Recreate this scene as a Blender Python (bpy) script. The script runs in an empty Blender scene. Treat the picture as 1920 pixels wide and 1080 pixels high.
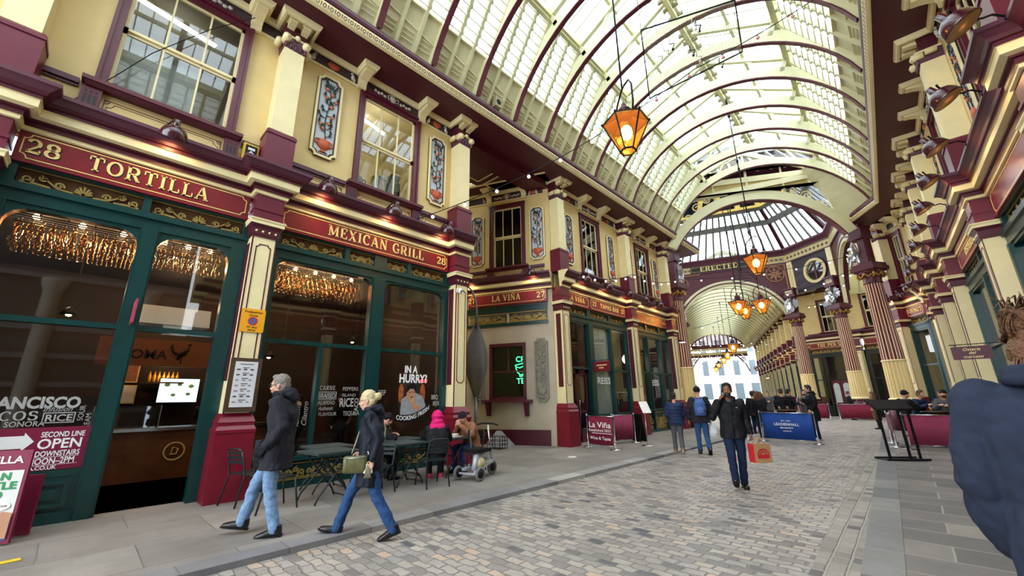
import bpy, math, random
from mathutils import Vector, Matrix
scene = bpy.context.scene
COL = scene.collection
PI = math.pi
RND = random.Random(11)

# ------------------------------------------------------------------ camera, world, exposure
# world: X runs along the arcade, Y to the left shopfronts, Z up; the camera stands over the origin
AZ = math.radians(43.6)
def camera():
    f, pitch, roll = 754.34, math.radians(15.41), math.radians(-.825)
    rz = Matrix.Rotation(AZ-PI/2, 4, 'Z')
    fwd = Vector((0, math.cos(pitch), math.sin(pitch))); up = Vector((0, -math.sin(pitch), math.cos(pitch))); rt = Vector((1, 0, 0))
    c, s = math.cos(roll), math.sin(roll)
    r2 = c*rt+s*up; u2 = -s*rt+c*up
    m = Matrix(((r2.x, u2.x, -fwd.x, 0), (r2.y, u2.y, -fwd.y, 0), (r2.z, u2.z, -fwd.z, 0), (0, 0, 0, 1)))
    m = Matrix.Translation((0, 0, 1.53)) @ rz @ m
    cd = bpy.data.cameras.new('camera'); co = bpy.data.objects.new('camera', cd); COL.objects.link(co)
    cd.sensor_width = 36; cd.lens = 36*f/1920; cd.clip_start = .05; cd.clip_end = 400
    co.matrix_world = m; scene.camera = co
camera()
def XY(x, y):            # camera ground frame (right, forward) -> world
    return (x*math.sin(AZ)+y*math.cos(AZ), -(x*math.cos(AZ)-y*math.sin(AZ)))
SKY = 9.0
w = bpy.data.worlds.new('sky'); scene.world = w; w.use_nodes = True
nt = w.node_tree; bg = nt.nodes['Background']
tc = nt.nodes.new('ShaderNodeTexCoord'); nz = nt.nodes.new('ShaderNodeTexNoise'); nz.inputs['Scale'].default_value = 2.5; nz.inputs['Detail'].default_value = 5
cr = nt.nodes.new('ShaderNodeValToRGB'); cr.color_ramp.elements[0].color = (.62, .76, .95, 1); cr.color_ramp.elements[1].color = (.95, .98, 1, 1)
cr.color_ramp.elements[0].position = .35; cr.color_ramp.elements[1].position = .62
nt.links.new(tc.outputs['Generated'], nz.inputs['Vector']); nt.links.new(nz.outputs['Fac'], cr.inputs['Fac']); nt.links.new(cr.outputs['Color'], bg.inputs['Color'])
bg.inputs['Strength'].default_value = SKY
vs = scene.view_settings
vs.view_transform = 'Standard'; vs.look = 'None'; vs.gamma = 1; vs.use_curve_mapping = False; vs.exposure = -.3
cy = scene.cycles
cy.use_denoising = True; cy.max_bounces = 9; cy.diffuse_bounces = 5; cy.glossy_bounces = 3; cy.transmission_bounces = 4; cy.transparent_max_bounces = 14
cy.use_adaptive_sampling = True; cy.adaptive_threshold = .03; cy.caustics_reflective = False; cy.caustics_refractive = False; cy.sample_clamp_indirect = 8

# ------------------------------------------------------------------ materials
def lin(h):
    if isinstance(h, tuple): return h if len(h) == 4 else h+(1,)
    h = h.lstrip('#'); o = []
    for i in (0, 2, 4):
        c = int(h[i:i+2], 16)/255; o.append(c/12.92 if c <= .04045 else ((c+.055)/1.055)**2.4)
    return (*o, 1)
MT = {}
def mat(name, col, rough=.5, metal=0, var=.08, vs=6., bump=0., emit=0, ecol=None, alpha=1, spec=.5, sheen=0):
    if name in MT: return MT[name]
    m = bpy.data.materials.new(name); m.use_nodes = True; MT[name] = m
    nt = m.node_tree; b = nt.nodes['Principled BSDF']
    c = lin(col); b.inputs['Base Color'].default_value = c; b.inputs['Roughness'].default_value = rough; b.inputs['Metallic'].default_value = metal
    b.inputs['Specular IOR Level'].default_value = spec
    if sheen: b.inputs['Sheen Weight'].default_value = sheen
    if var or bump:
        tc = nt.nodes.new('ShaderNodeTexCoord'); n = nt.nodes.new('ShaderNodeTexNoise'); n.inputs['Scale'].default_value = vs; n.inputs['Detail'].default_value = 6
        nt.links.new(tc.outputs['Object'], n.inputs['Vector'])
        if var:
            r = nt.nodes.new('ShaderNodeValToRGB'); r.color_ramp.elements[0].position = .3; r.color_ramp.elements[1].position = .7
            r.color_ramp.elements[0].color = (*[x*(1-var) for x in c[:3]], 1); r.color_ramp.elements[1].color = (*[min(1, x*(1+var)) for x in c[:3]], 1)
            nt.links.new(n.outputs['Fac'], r.inputs['Fac']); nt.links.new(r.outputs['Color'], b.inputs['Base Color'])
        if bump:
            bp = nt.nodes.new('ShaderNodeBump'); bp.inputs['Strength'].default_value = bump; bp.inputs['Distance'].default_value = .02
            nt.links.new(n.outputs['Fac'], bp.inputs['Height']); nt.links.new(bp.outputs['Normal'], b.inputs['Normal'])
    if emit:
        b.inputs['Emission Color'].default_value = lin(ecol or col); b.inputs['Emission Strength'].default_value = emit
    if alpha < 1: b.inputs['Alpha'].default_value = alpha
    return m
def glassmat(name, tint=(.92, .95, .94), ior=1.5, refl=1.):
    m = bpy.data.materials.new(name); m.use_nodes = True; MT[name] = m; nt = m.node_tree; nt.nodes.clear()
    o = nt.nodes.new('ShaderNodeOutputMaterial'); t = nt.nodes.new('ShaderNodeBsdfTransparent'); g = nt.nodes.new('ShaderNodeBsdfGlossy'); x = nt.nodes.new('ShaderNodeMixShader')
    fr = nt.nodes.new('ShaderNodeFresnel'); ge = nt.nodes.new('ShaderNodeNewGeometry'); mr = nt.nodes.new('ShaderNodeMapRange'); mr.inputs['To Min'].default_value = ior; mr.inputs['To Max'].default_value = 1/ior
    nt.links.new(ge.outputs['Backfacing'], mr.inputs['Value']); nt.links.new(mr.outputs['Result'], fr.inputs['IOR'])
    mu = nt.nodes.new('ShaderNodeMath'); mu.operation = 'MULTIPLY'; mu.inputs[1].default_value = refl; mu.use_clamp = True
    t.inputs['Color'].default_value = (*tint, 1); g.inputs['Roughness'].default_value = .02
    nt.links.new(fr.outputs[0], mu.inputs[0]); nt.links.new(mu.outputs[0], x.inputs[0]); nt.links.new(t.outputs[0], x.inputs[1]); nt.links.new(g.outputs[0], x.inputs[2]); nt.links.new(x.outputs[0], o.inputs[0])
    return m
GLASS = glassmat('window glass', (.93, .95, .94), 1.5, 1.0)
RGLASS = glassmat('roof glass', (.86, .95, 1.), 1.3, .6)
AMBER = glassmat('amber lantern glass', (1., .62, .2), 1.4, .6)
nt = AMBER.node_tree; em = nt.nodes.new('ShaderNodeEmission'); em.inputs['Color'].default_value = (1, .36, .05, 1); em.inputs['Strength'].default_value = .42   # lit lamp glass
ad = nt.nodes.new('ShaderNodeAddShader'); on = [n for n in nt.nodes if n.type == 'OUTPUT_MATERIAL'][0]; src = on.inputs[0].links[0].from_socket
nt.links.new(src, ad.inputs[0]); nt.links.new(em.outputs[0], ad.inputs[1]); nt.links.new(ad.outputs[0], on.inputs[0])
BOTTLE = glassmat('bottle glass', (.95, .78, .6), 1.6, 1.6)
M_WALL = mat('cream wall paint', '#dcc283', .55, var=.06, vs=2.5)
M_CREAM = mat('light cream paint', '#ebdca9', .5, var=.05, vs=3)
M_ROOF = mat('roof cream paint', '#d3cda6', .5, var=.05, vs=2)
M_MAR = mat('maroon paint', '#581528', .38, var=.12)
M_PUR = mat('purple maroon paint', '#56283a', .42, var=.1)
M_DMAR = mat('deep maroon paint', '#4c0c20', .45, var=.1)
M_RED = mat('red base paint', '#760e25', .35, var=.14, vs=4)
M_PED = mat('maroon pedestal', '#64142c', .38, var=.1)
M_SIGN = mat('sign red paint', '#7a1d28', .3, var=.08)
M_GREEN = mat('dark green paint', '#0a3836', .3, var=.14, vs=8)
M_GOLD = mat('gold leaf', '#e9c873', .38, .25, var=.12, vs=9)
M_LET = mat('gilt lettering', '#f3dc8e', .4, .1, var=.08, vs=9)
M_GRILLE = mat('dull gold grille', '#a48b4b', .45, .3, var=.2, vs=14)
M_AMBP = mat('amber backing panel', '#5a3818', .6, var=.35, vs=4)
M_BLACK = mat('black metal', '#131215', .55, 0, var=.1, spec=.25)
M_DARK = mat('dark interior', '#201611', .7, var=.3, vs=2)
M_WHITE = mat('white paint', '#e9e6dd', .5, var=.03)
M_STEEL = mat('brushed steel', '#b8b8b8', .25, 1, var=.05)
M_LINE = mat('black line paint', '#17101a', .5, var=0)

# ------------------------------------------------------------------ mesh builder
class MB:
    def __init__(s): s.v = []; s.f = []; s.m = []; s.s = []
    def add(s, vs, fs, m=0, sm=False):
        b = len(s.v); s.v += [tuple(v) for v in vs]
        for f in fs: s.f.append([b+i for i in f]); s.m.append(m); s.s.append(sm)
        return s
    def box(s, x0, x1, y0, y1, z0, z1, m=0):
        return s.add([(x0, y0, z0), (x1, y0, z0), (x1, y1, z0), (x0, y1, z0), (x0, y0, z1), (x1, y0, z1), (x1, y1, z1), (x0, y1, z1)],
              [(3, 2, 1, 0), (4, 5, 6, 7), (0, 1, 5, 4), (1, 2, 6, 5), (2, 3, 7, 6), (3, 0, 4, 7)], m)
    def frustum(s, x0, x1, y0, y1, z0, X0, X1, Y0, Y1, z1, m=0):
        return s.add([(x0, y0, z0), (x1, y0, z0), (x1, y1, z0), (x0, y1, z0), (X0, Y0, z1), (X1, Y0, z1), (X1, Y1, z1), (X0, Y1, z1)],
              [(3, 2, 1, 0), (4, 5, 6, 7), (0, 1, 5, 4), (1, 2, 6, 5), (2, 3, 7, 6), (3, 0, 4, 7)], m)
    def bar(s, p0, p1, w, h=None, m=0, up=(0, 0, 1)):
        p0, p1 = Vector(p0), Vector(p1); d = (p1-p0).normalized(); u = Vector(up)
        if abs(d.dot(u)) > .99: u = Vector((1, 0, 0))
        a = d.cross(u).normalized()*w/2; b = d.cross(a).normalized()*(h or w)/2
        vs = [p+i*a+j*b for p in (p0, p1) for i, j in ((-1, -1), (1, -1), (1, 1), (-1, 1))]
        return s.add(vs, [(0, 1, 2, 3), (7, 6, 5, 4), (0, 4, 5, 1), (1, 5, 6, 2), (2, 6, 7, 3), (3, 7, 4, 0)], m)
    def tube(s, pts, r, n=8, m=0, cap=True, flat=1.):
        pts = [Vector(p) for p in pts]; k = len(pts); rs = r if isinstance(r, (list, tuple)) else [r]*k
        vs = []; a = None
        for i, p in enumerate(pts):
            t = (pts[min(i+1, k-1)]-pts[max(i-1, 0)])
            t = t.normalized() if t.length > 1e-9 else Vector((0, 0, 1))
            if a is None:
                a = t.orthogonal().normalized() if abs(t.z) > .9 else t.cross(Vector((0, 0, 1))).normalized()
            a = (a-t*a.dot(t)); a = a.normalized() if a.length > 1e-6 else t.orthogonal().normalized()
            b = t.cross(a)
            for j in range(n):
                q = 2*PI*j/n; vs.append(p+rs[i]*(a*math.cos(q)+b*math.sin(q)*flat))
        fs = [(i*n+j, i*n+(j+1) % n, (i+1)*n+(j+1) % n, (i+1)*n+j) for i in range(k-1) for j in range(n)]
        if cap: fs += [tuple(range(n-1, -1, -1)), tuple(range((k-1)*n, k*n))]
        return s.add(vs, fs, m, True)
    def lathe(s, prof, n=16, c=(0, 0, 0), m=0, sm=True, mats=None, a0=0, sx=1, sy=1):
        vs = []; fs = []
        for r, z in prof:
            for j in range(n):
                q = 2*PI*j/n+a0; vs.append((c[0]+r*math.cos(q)*sx, c[1]+r*math.sin(q)*sy, c[2]+z))
        k = len(prof)
        for i in range(k-1):
            f = [(i*n+j, i*n+(j+1) % n, (i+1)*n+(j+1) % n, (i+1)*n+j) for j in range(n)]
            s.add([], [], 0)
            if i == 0: base = len(s.v); s.v += vs
            for q in f: s.f.append([base+t for t in q]); s.m.append(mats[i] if mats else m); s.s.append(sm)
        if prof[0][0] > 1e-5: s.f.append([base+j for j in range(n-1, -1, -1)]); s.m.append(mats[0] if mats else m); s.s.append(False)
        if prof[-1][0] > 1e-5: s.f.append([base+(k-1)*n+j for j in range(n)]); s.m.append(mats[-1] if mats else m); s.s.append(False)
        return s
    def ball(s, c, r, n=10, m=0):
        rx, ry, rz = r if isinstance(r, (tuple, list)) else (r, r, r); k = max(5, n//2+1)
        vs = [(c[0], c[1], c[2]-rz)]; fs = []
        for i in range(1, k):
            t = -PI/2+PI*i/k
            for j in range(n): vs.append((c[0]+rx*math.cos(t)*math.cos(2*PI*j/n), c[1]+ry*math.cos(t)*math.sin(2*PI*j/n), c[2]+rz*math.sin(t)))
        vs.append((c[0], c[1], c[2]+rz)); L = len(vs)-1
        for j in range(n): fs.append((0, 1+(j+1) % n, 1+j)); fs.append((L, L-n+j, L-n+(j+1) % n))
        for i in range(k-2):
            for j in range(n): fs.append((1+i*n+j, 1+i*n+(j+1) % n, 1+(i+1)*n+(j+1) % n, 1+(i+1)*n+j))
        return s.add(vs, fs, m, True)
    def poly(s, pts, y0, y1, m=0):          # polygon (x,z) counter-clockwise seen from -y, front at y0
        n = len(pts)
        vs = [(x, y0, z) for x, z in pts]+[(x, y1, z) for x, z in pts]
        return s.add(vs, [tuple(range(n)), tuple(range(2*n-1, n-1, -1))]+[(i, n+i, n+(i+1) % n, (i+1) % n) for i in range(n)], m)
    def ribbon(s, pts, w, y0, y1, m=0, closed=False):   # stroke in the xz plane
        P = [Vector((p[0], p[1])) for p in pts]; k = len(P); ws = w if isinstance(w, (list, tuple)) else [w]*k
        L = []; Rr = []
        for i in range(k):
            a = P[i-1] if (i > 0 or closed) else P[i]; b = P[(i+1) % k] if (i < k-1 or closed) else P[i]
            d1 = (P[i]-a); d2 = (b-P[i])
            d1 = d1.normalized() if d1.length > 1e-9 else (d2.normalized() if d2.length > 1e-9 else Vector((1, 0))); d2 = d2.normalized() if d2.length > 1e-9 else d1
            n1 = Vector((-d1.y, d1.x)); n2 = Vector((-d2.y, d2.x)); nn = n1+n2
            nn = nn.normalized() if nn.length > 1e-6 else n1
            q = ws[i]/2/max(.45, nn.dot(n1))
            L.append(P[i]+nn*q); Rr.append(P[i]-nn*q)
        vs = [(p.x, y0, p.y) for p in L]+[(p.x, y0, p.y) for p in Rr]
        if y1 is not None: vs += [(p.x, y1, p.y) for p in L]+[(p.x, y1, p.y) for p in Rr]
        fs = []
        for i in range(k if closed else k-1):
            j = (i+1) % k
            fs.append((k+i, k+j, j, i))
            if y1 is not None: fs += [(i, j, 2*k+j, 2*k+i), (k+j, k+i, 3*k+i, 3*k+j)]
        return s.add(vs, fs, m)
    def sweep(s, path, prof, mats, cap=True):   # plan path (x,y) with the outside on its right-hand side, profile (out,z)
        P = [Vector(p) for p in path]; k = len(P); N = []
        for i in range(k):
            d1 = (P[i]-P[i-1]).normalized() if i > 0 else None; d2 = (P[i+1]-P[i]).normalized() if i < k-1 else None
            d1 = d1 or d2; d2 = d2 or d1
            n1 = Vector((d1.y, -d1.x)); n2 = Vector((d2.y, -d2.x)); nn = (n1+n2)
            nn = nn.normalized() if nn.length > 1e-6 else n1
            N.append(nn/max(.3, nn.dot(n1)))
        q = len(prof)
        vs = [(P[i].x+N[i].x*o, P[i].y+N[i].y*o, z) for i in range(k) for o, z in prof]
        for j in range(q-1):
            s_f = [(i*q+j, (i+1)*q+j, (i+1)*q+j+1, i*q+j+1) for i in range(k-1)]
            if j == 0: b = len(s.v); s.v += vs
            for f in s_f: s.f.append([b+t for t in f]); s.m.append(mats[j]); s.s.append(False)
        if cap:
            s.f.append([b+j for j in range(q-1, -1, -1)]); s.m.append(mats[0]); s.s.append(False)
            s.f.append([b+(k-1)*q+j for j in range(q)]); s.m.append(mats[0]); s.s.append(False)
        return s
    def xf(s, M, start=0):
        for i in range(start, len(s.v)): s.v[i] = tuple(M @ Vector(s.v[i]))
        return s
def arc(cx, cz, rx, rz, a0, a1, n=10):
    return [(cx+rx*math.cos(math.radians(a0+(a1-a0)*i/n)), cz+rz*math.sin(math.radians(a0+(a1-a0)*i/n))) for i in range(n+1)]

KIDS = {}
def obj(name, mb, mats, parent=None, loc=None):
    me = bpy.data.meshes.new(name)
    me.from_pydata(mb.v, [], mb.f)
    for m in (mats if isinstance(mats, (list, tuple)) else [mats]): me.materials.append(m)
    me.polygons.foreach_set('material_index', mb.m); me.polygons.foreach_set('use_smooth', mb.s); me.update()
    return link(name, me, parent, loc)
def link(name, me, parent=None, loc=None):
    o = bpy.data.objects.new(name, me); COL.objects.link(o)
    if parent is not None: o.parent = parent; KIDS.setdefault(parent.name, []).append(o)
    if loc: o.location = loc
    return o
def thing(name, label, cat, group=None, loc=None):
    o = link(name, None, None, loc); o.empty_display_size = .1
    return tag(o, label, cat, group)
def tag(o, label=None, cat=None, group=None, kind=None):
    if label: o['label'] = label
    if cat: o['category'] = cat
    if group: o['group'] = group
    if kind: o['kind'] = kind
    return o
def struct(name, mb, mats, FR=None):
    o = obj(name, mb, mats); o['kind'] = 'structure'
    if FR is not None: o.matrix_basis = FR
    return o
def dup(o, label=None, FR=None, parent=None, group=None):
    c = o.copy(); COL.objects.link(c)
    if parent is not None: c.parent = parent; KIDS.setdefault(parent.name, []).append(c)
    if label: c['label'] = label
    if group: c['group'] = group
    if FR is not None: c.matrix_basis = FR
    for k in KIDS.get(o.name, []): dup(k, parent=c)
    return c
def T(x, y, z, rz=0): return Matrix.Translation((x, y, z)) @ Matrix.Rotation(rz, 4, 'Z')
def put(o, FR, x=0, y=0, z=0, rz=0): o.matrix_basis = FR @ T(x, y, z, rz); return o
CNT = {}
def num(k): CNT[k] = CNT.get(k, 0)+1; return f'{k}_{CNT[k]}'

# ------------------------------------------------------------------ lettering: slab serif strokes
def _glyphs():
    t, n = .2, .085
    def Ln(x0, y0, x1, y1, w): return ([(x0, y0), (x1, y1)], [w, w])
    def Ar(cx, cy, rx, ry, a0, a1):
        k = 14; P = []; W = []
        for i in range(k+1):
            a = math.radians(a0+(a1-a0)*i/k); P.append((cx+rx*math.cos(a), cy+ry*math.sin(a))); W.append(n+(t-n)*abs(math.cos(a))**1.3)
        return (P, W)
    def Sf(x, y, w): return Ln(x-w/2, y, x+w/2, y, n*.9)
    b, c = .045, .955
    V = lambda x: Ln(x, 0, x, 1, t)
    G = {
     'A': (1., [Ln(.13, .04, .47, 1, n), Ln(.83, .04, .5, 1, t), Ln(.26, .34, .7, .34, n), Sf(.13, b, .26), Sf(.83, b, .34)]),
     'B': (.88, [V(.22), Ln(.08, c, .5, c, n), Ln(.08, b, .5, b, n), Ln(.2, .52, .5, .52, n), Ar(.5, .74, .22, .22, 90, -90), Ar(.5, .28, .27, .24, 90, -90)]),
     'C': (.9, [Ar(.5, .5, .38, .46, 45, 315), Ln(.78, .68, .78, .98, n)]),
     'D': (.98, [V(.22), Ln(.08, c, .45, c, n), Ln(.08, b, .45, b, n), Ar(.45, .5, .4, .46, 90, -90)]),
     'E': (.86, [V(.22), Ln(.08, c, .76, c, n), Ln(.08, b, .78, b, n), Ln(.2, .52, .55, .52, n), Ln(.74, .74, .74, 1, n), Ln(.77, 0, .77, .28, n), Ln(.55, .4, .55, .64, n)]),
     'G': (.98, [Ar(.5, .5, .38, .46, 45, 330), Ln(.78, .68, .78, .98, n), Ln(.8, .05, .8, .42, t), Sf(.76, .45, .36)]),
     'H': (1.02, [V(.22), V(.8), Ln(.2, .52, .8, .52, n), Sf(.22, b, .38), Sf(.22, c, .38), Sf(.8, b, .38), Sf(.8, c, .38)]),
     'I': (.5, [V(.25), Sf(.25, b, .4), Sf(.25, c, .4)]),
     'L': (.82, [V(.22), Sf(.22, c, .4), Ln(.05, b, .76, b, n), Ln(.74, 0, .74, .32, n)]),
     'M': (1.2, [Ln(.18, 0, .18, 1, n), Ln(.18, 1, .58, .1, t*.9), Ln(.98, 1, .58, .1, n), Ln(1., 0, 1., 1, t), Sf(.18, b, .3), Sf(1., b, .36), Sf(.14, c, .26), Sf(1.02, c, .3)]),
     'N': (1.05, [Ln(.18, 0, .18, 1, n), Ln(.18, .98, .84, .04, t*.9), Ln(.84, 0, .84, 1, n), Sf(.18, b, .3), Sf(.14, c, .26), Sf(.84, c, .32)]),
     'O': (1., [Ar(.5, .5, .39, .46, 0, 360)]),
     'P': (.88, [V(.22), Ln(.08, c, .5, c, n), Ln(.2, .45, .5, .45, n), Ar(.5, .7, .28, .26, 90, -90), Sf(.22, b, .4)]),
     'R': (.98, [V(.22), Ln(.08, c, .5, c, n), Ln(.2, .48, .5, .48, n), Ar(.5, .72, .26, .24, 90, -90), Ln(.52, .48, .82, .04, t*.9), Sf(.22, b, .38), Sf(.86, b, .2)]),
     'S': (.78, [Ar(.39, .74, .26, .22, 30, 270), Ar(.39, .28, .3, .24, 90, -150), Ln(.66, .72, .66, .96, n), Ln(.1, .04, .1, .3, n)]),
     'T': (.9, [V(.45), Ln(.05, c, .85, c, n), Sf(.45, b, .4), Ln(.07, .7, .07, 1, n), Ln(.83, .7, .83, 1, n)]),
     'U': (1., [Ln(.22, .35, .22, 1, t), Ln(.8, .35, .8, 1, n), Ar(.51, .35, .29, .3, 180, 360), Sf(.22, c, .38), Sf(.8, c, .3)]),
     'V': (.98, [Ln(.15, 1, .5, .02, t), Ln(.84, 1, .52, .02, n), Sf(.15, c, .34), Sf(.84, c, .26)]),
     'X': (.98, [Ln(.16, 1, .8, 0, t), Ln(.8, 1, .16, 0, n), Sf(.18, c, .34), Sf(.8, c, .28), Sf(.16, b, .28), Sf(.8, b, .34)]),
     'Y': (.95, [Ln(.15, 1, .48, .48, t), Ln(.82, 1, .48, .48, n), Ln(.48, 0, .48, .5, t), Sf(.48, b, .38), Sf(.15, c, .32), Sf(.82, c, .26)]),
     '2': (.76, [Ar(.37, .7, .26, .26, 170, -40), Ln(.55, .53, .1, .08, n*1.3), Ln(.08, .07, .7, .07, t*.75), Ln(.68, .05, .68, .28, n)]),
     '6': (.78, [Ar(.38, .29, .28, .26, 0, 360), Ar(.5, .5, .4, .46, 100, 190), Ln(.3, .9, .6, .93, n)]),
     '7': (.76, [Ln(.08, .92, .7, .92, t*.75), Ln(.68, .92, .32, 0, t*.8), Ln(.1, .72, .1, .98, n)]),
     '8': (.78, [Ar(.38, .74, .24, .22, 0, 360), Ar(.38, .27, .29, .24, 0, 360)]),
     "'": (.25, [Ln(.12, .7, .12, 1, n*1.4)]), ' ': (.45, []), }
    G['Ñ'] = (G['N'][0], G['N'][1]+[([(.3, 1.14), (.42, 1.22), (.6, 1.12), (.74, 1.2)], [n]*4)])
    return G
GL = _glyphs()
def serif(text, h, y=0, depth=.015, gap=.12, width=None):    # centred at x=0, baseline z=0, front at y
    mb = MB(); x = 0
    for ch in text:
        adv, st = GL[ch]
        for P, W in st: mb.ribbon([((px+x)*h, pz*h) for px, pz in P], [q*h for q in W], y-depth, y)
        x += adv+gap
    tot = (x-gap)*h; k = (width/tot) if width else 1
    mb.v = [((v[0]-tot/2)*k, v[1], v[2]) for v in mb.v]
    return mb
TXT = {}
def sans(text, h, y=0, depth=.006, width=None, bold=0., shear=0., align='CENTER'):  # built-in sans face, front facing -y
    key = (text, bold, shear, align)
    if key not in TXT:
        cu = bpy.data.curves.new('t', 'FONT'); cu.body = text; cu.size = 1; cu.align_x = align; cu.offset = bold; cu.shear = shear; cu.resolution_u = 3
        o = bpy.data.objects.new('t', cu); COL.objects.link(o); bpy.context.view_layer.update()
        me = bpy.data.meshes.new_from_object(o.evaluated_get(bpy.context.evaluated_depsgraph_get()))
        TXT[key] = ([tuple(v.co) for v in me.vertices], [tuple(p.vertices) for p in me.polygons])
        bpy.data.objects.remove(o); bpy.data.curves.remove(cu); bpy.data.meshes.remove(me)
    vs, fs = TXT[key]; mb = MB()
    if not vs: return mb
    x0 = min(v[0] for v in vs); x1 = max(v[0] for v in vs); k = h/.72
    kx = (width/(x1-x0)) if width else k
    mb.add([(v[0]*kx, y-depth, v[1]*k) for v in vs], fs)
    return mb
def merge(a, b, dx=0, dz=0, m=0, dy=0):
    base = len(a.v); a.v += [(v[0]+dx, v[1]+dy, v[2]+dz) for v in b.v]
    a.f += [[base+i for i in f] for f in b.f]; a.m += [m]*len(b.f); a.s += b.s; return a
# ------------------------------------------------------------------ facade kit (local frame: x right along the wall, -y out to the street, wall face y=0)
def frame(A, B):                       # A = left end, B = right end seen from the street (world xy)
    return T(A[0], A[1], 0, math.atan2(B[1]-A[1], B[0]-A[0]))
TH = math.radians(1.775)
FR_L = T(0, 8.75, 0)
FR_R = T(0, -2.443, 0, PI+TH)
ZG = 9.72                              # underside of the eaves fascia
def notched(x0, x1, z0, z1, r):        # outline with concave quarter-round corners
    return arc(x0, z0, r, r, 90, 0, 5)+arc(x1, z0, r, r, 180, 90, 5)+arc(x1, z1, r, r, 270, 180, 5)+arc(x0, z1, r, r, 360, 270, 5)
def octa(x0, x1, z0, z1, r):           # plaque outline: notched with small steps
    p = []
    for cx, cz, a in ((x0, z0, 0), (x1, z0, 90), (x1, z1, 180), (x0, z1, 270)):
        sx = 1 if cx == x0 else -1; sz = 1 if cz == z0 else -1
        q = arc(cx, cz, r, r, a+90, a, 5)
        p += [(x+0, z) for x, z in q]
    return p
def spiral(cx, cz, r, a0, turns, n=14, dirn=1):
    return [(cx+r*(1-.8*i/n)*math.cos(math.radians(a0)+dirn*turns*2*PI*i/n), cz+r*(1-.8*i/n)*math.sin(math.radians(a0)+dirn*turns*2*PI*i/n)) for i in range(n+1)]
def grille_mb(w, h):                   # pierced scroll panel, centred on x, z from 0
    g = MB(); t = h*.075
    for z in (t/2, h-t/2, h*.13): g.ribbon([(-w/2, z), (w/2, z)], t*.8, -.03, -.012)
    k = max(1, round(w/(h*4.2))); u = w/k
    for j in range(k):
        cx = -w/2+u*(j+.5)
        for i in range(-3, 4):          # anthemion
            a = math.radians(90+i*24); L = h*.5*(1-.09*abs(i))
            g.ribbon([(cx, h*.2), (cx+L*.6*math.cos(a), h*.22+L*.6*math.sin(a)), (cx+L*math.cos(a)+(.06*h if i < 0 else -.06*h if i > 0 else 0)*0, h*.22+L*math.sin(a))], [t*.7, t*1.1, t*1.5], -.035, -.01)
        for s in (-1, 1):
            g.ribbon([(cx+s*x, z) for x, z in spiral(u*.19, h*.42, h*.2, 200, 1.3, 14, -1)], t, -.033, -.01)
            g.ribbon([(cx+s*x, z) for x, z in spiral(u*.31, h*.62, h*.17, 20, 1.2, 12, -1)], t, -.033, -.01)
            g.ribbon([(cx+s*x, z) for x, z in spiral(u*.42, h*.42, h*.22, 160, 1.5, 16, 1)], t, -.033, -.01)
            g.ribbon([(cx+s*u*.08, h*.2), (cx+s*u*.2, h*.24), (cx+s*u*.27, h*.5), (cx+s*u*.33, h*.8)], t, -.033, -.01)
            g.ribbon([(cx+s*u*.25, h*.2), (cx+s*u*.36, h*.24), (cx+s*u*.47, h*.22)], t*1.3, -.033, -.01)
    return g
GRC = {}
def grille(parent, x0, x1, z0, z1, y=.0, back=M_AMBP):
    key = (round(x1-x0, 2), round(z1-z0, 2))
    b = MB(); b.box(x0, x1, y+.02, y+.05, z0, z1); obj('backing_panel', b, back, parent)
    if key not in GRC:
        o = obj('scroll_grille', grille_mb(x1-x0, z1-z0), M_GRILLE, parent); GRC[key] = o.data
    else: o = link('scroll_grille', GRC[key], parent)
    o.location = ((x0+x1)/2, y, z0); return o

# ---- pilasters
def make_lower_pilaster():
    r = thing('pilaster', '-', 'pilaster')
    b = MB(); b.frustum(-.3, .3, -.54, 0, 0, -.28, .28, -.52, 0, 1.05); b.box(-.29, .29, -.53, 0, 1.05, 1.1)
    b.frustum(-.29, .29, -.53, 0, 1.1, -.26, .26, -.49, 0, 1.16); b.box(-.26, .26, -.49, 0, 1.16, 1.22); b.frustum(-.27, .27, -.5, 0, 1.22, -.215, .215, -.42, 0, 1.36)
    obj('base', b, M_RED, r)
    s = MB(); s.box(-.205, .205, -.4, 0, 1.36, 4.56); obj('shaft', s, M_CREAM, r)
    l = MB(); o = [(x, z) for x, z in octa(-.12, .12, 1.95, 4.42, .05)]; l.ribbon(o, .018, -.407, -.39, 0, True)
    for x in (-.195, .195): l.box(x-.012, x+.012, -.404, -.39, 1.36, 4.56)
    l.box(-.209, -.203, -.3, -.1, 1.9, 4.45)
    obj('painted_line', l, M_DMAR, r)
    c = MB(); c.box(-.225, .225, -.42, 0, 4.56, 4.6); c.box(-.235, .235, -.43, 0, 4.6, 4.73); c.frustum(-.235, .235, -.43, 0, 4.73, -.27, .27, -.47, 0, 4.8)
    obj('capital', c, M_DMAR, r)
    d = MB()
    for i in range(4): d.ball((-.165+.11*i, -.435, 4.665), .022, 8)
    d.box(-.285, .285, -.49, 0, 4.8, 4.85); d.frustum(-.285, .285, -.49, 0, 4.85, -.3, .3, -.51, 0, 4.88); d.box(-.3, .3, -.51, 0, 4.88, 4.9)
    obj('abacus', d, M_CREAM, r)
    k = MB(); k.box(-.25, .25, -.42, 0, 4.9, 5.1); k.box(-.26, .26, -.44, 0, 5.1, 5.15); k.box(-.24, .24, -.41, 0, 5.15, 5.44)
    obj('block', k, M_PED, r)
    return r
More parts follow.
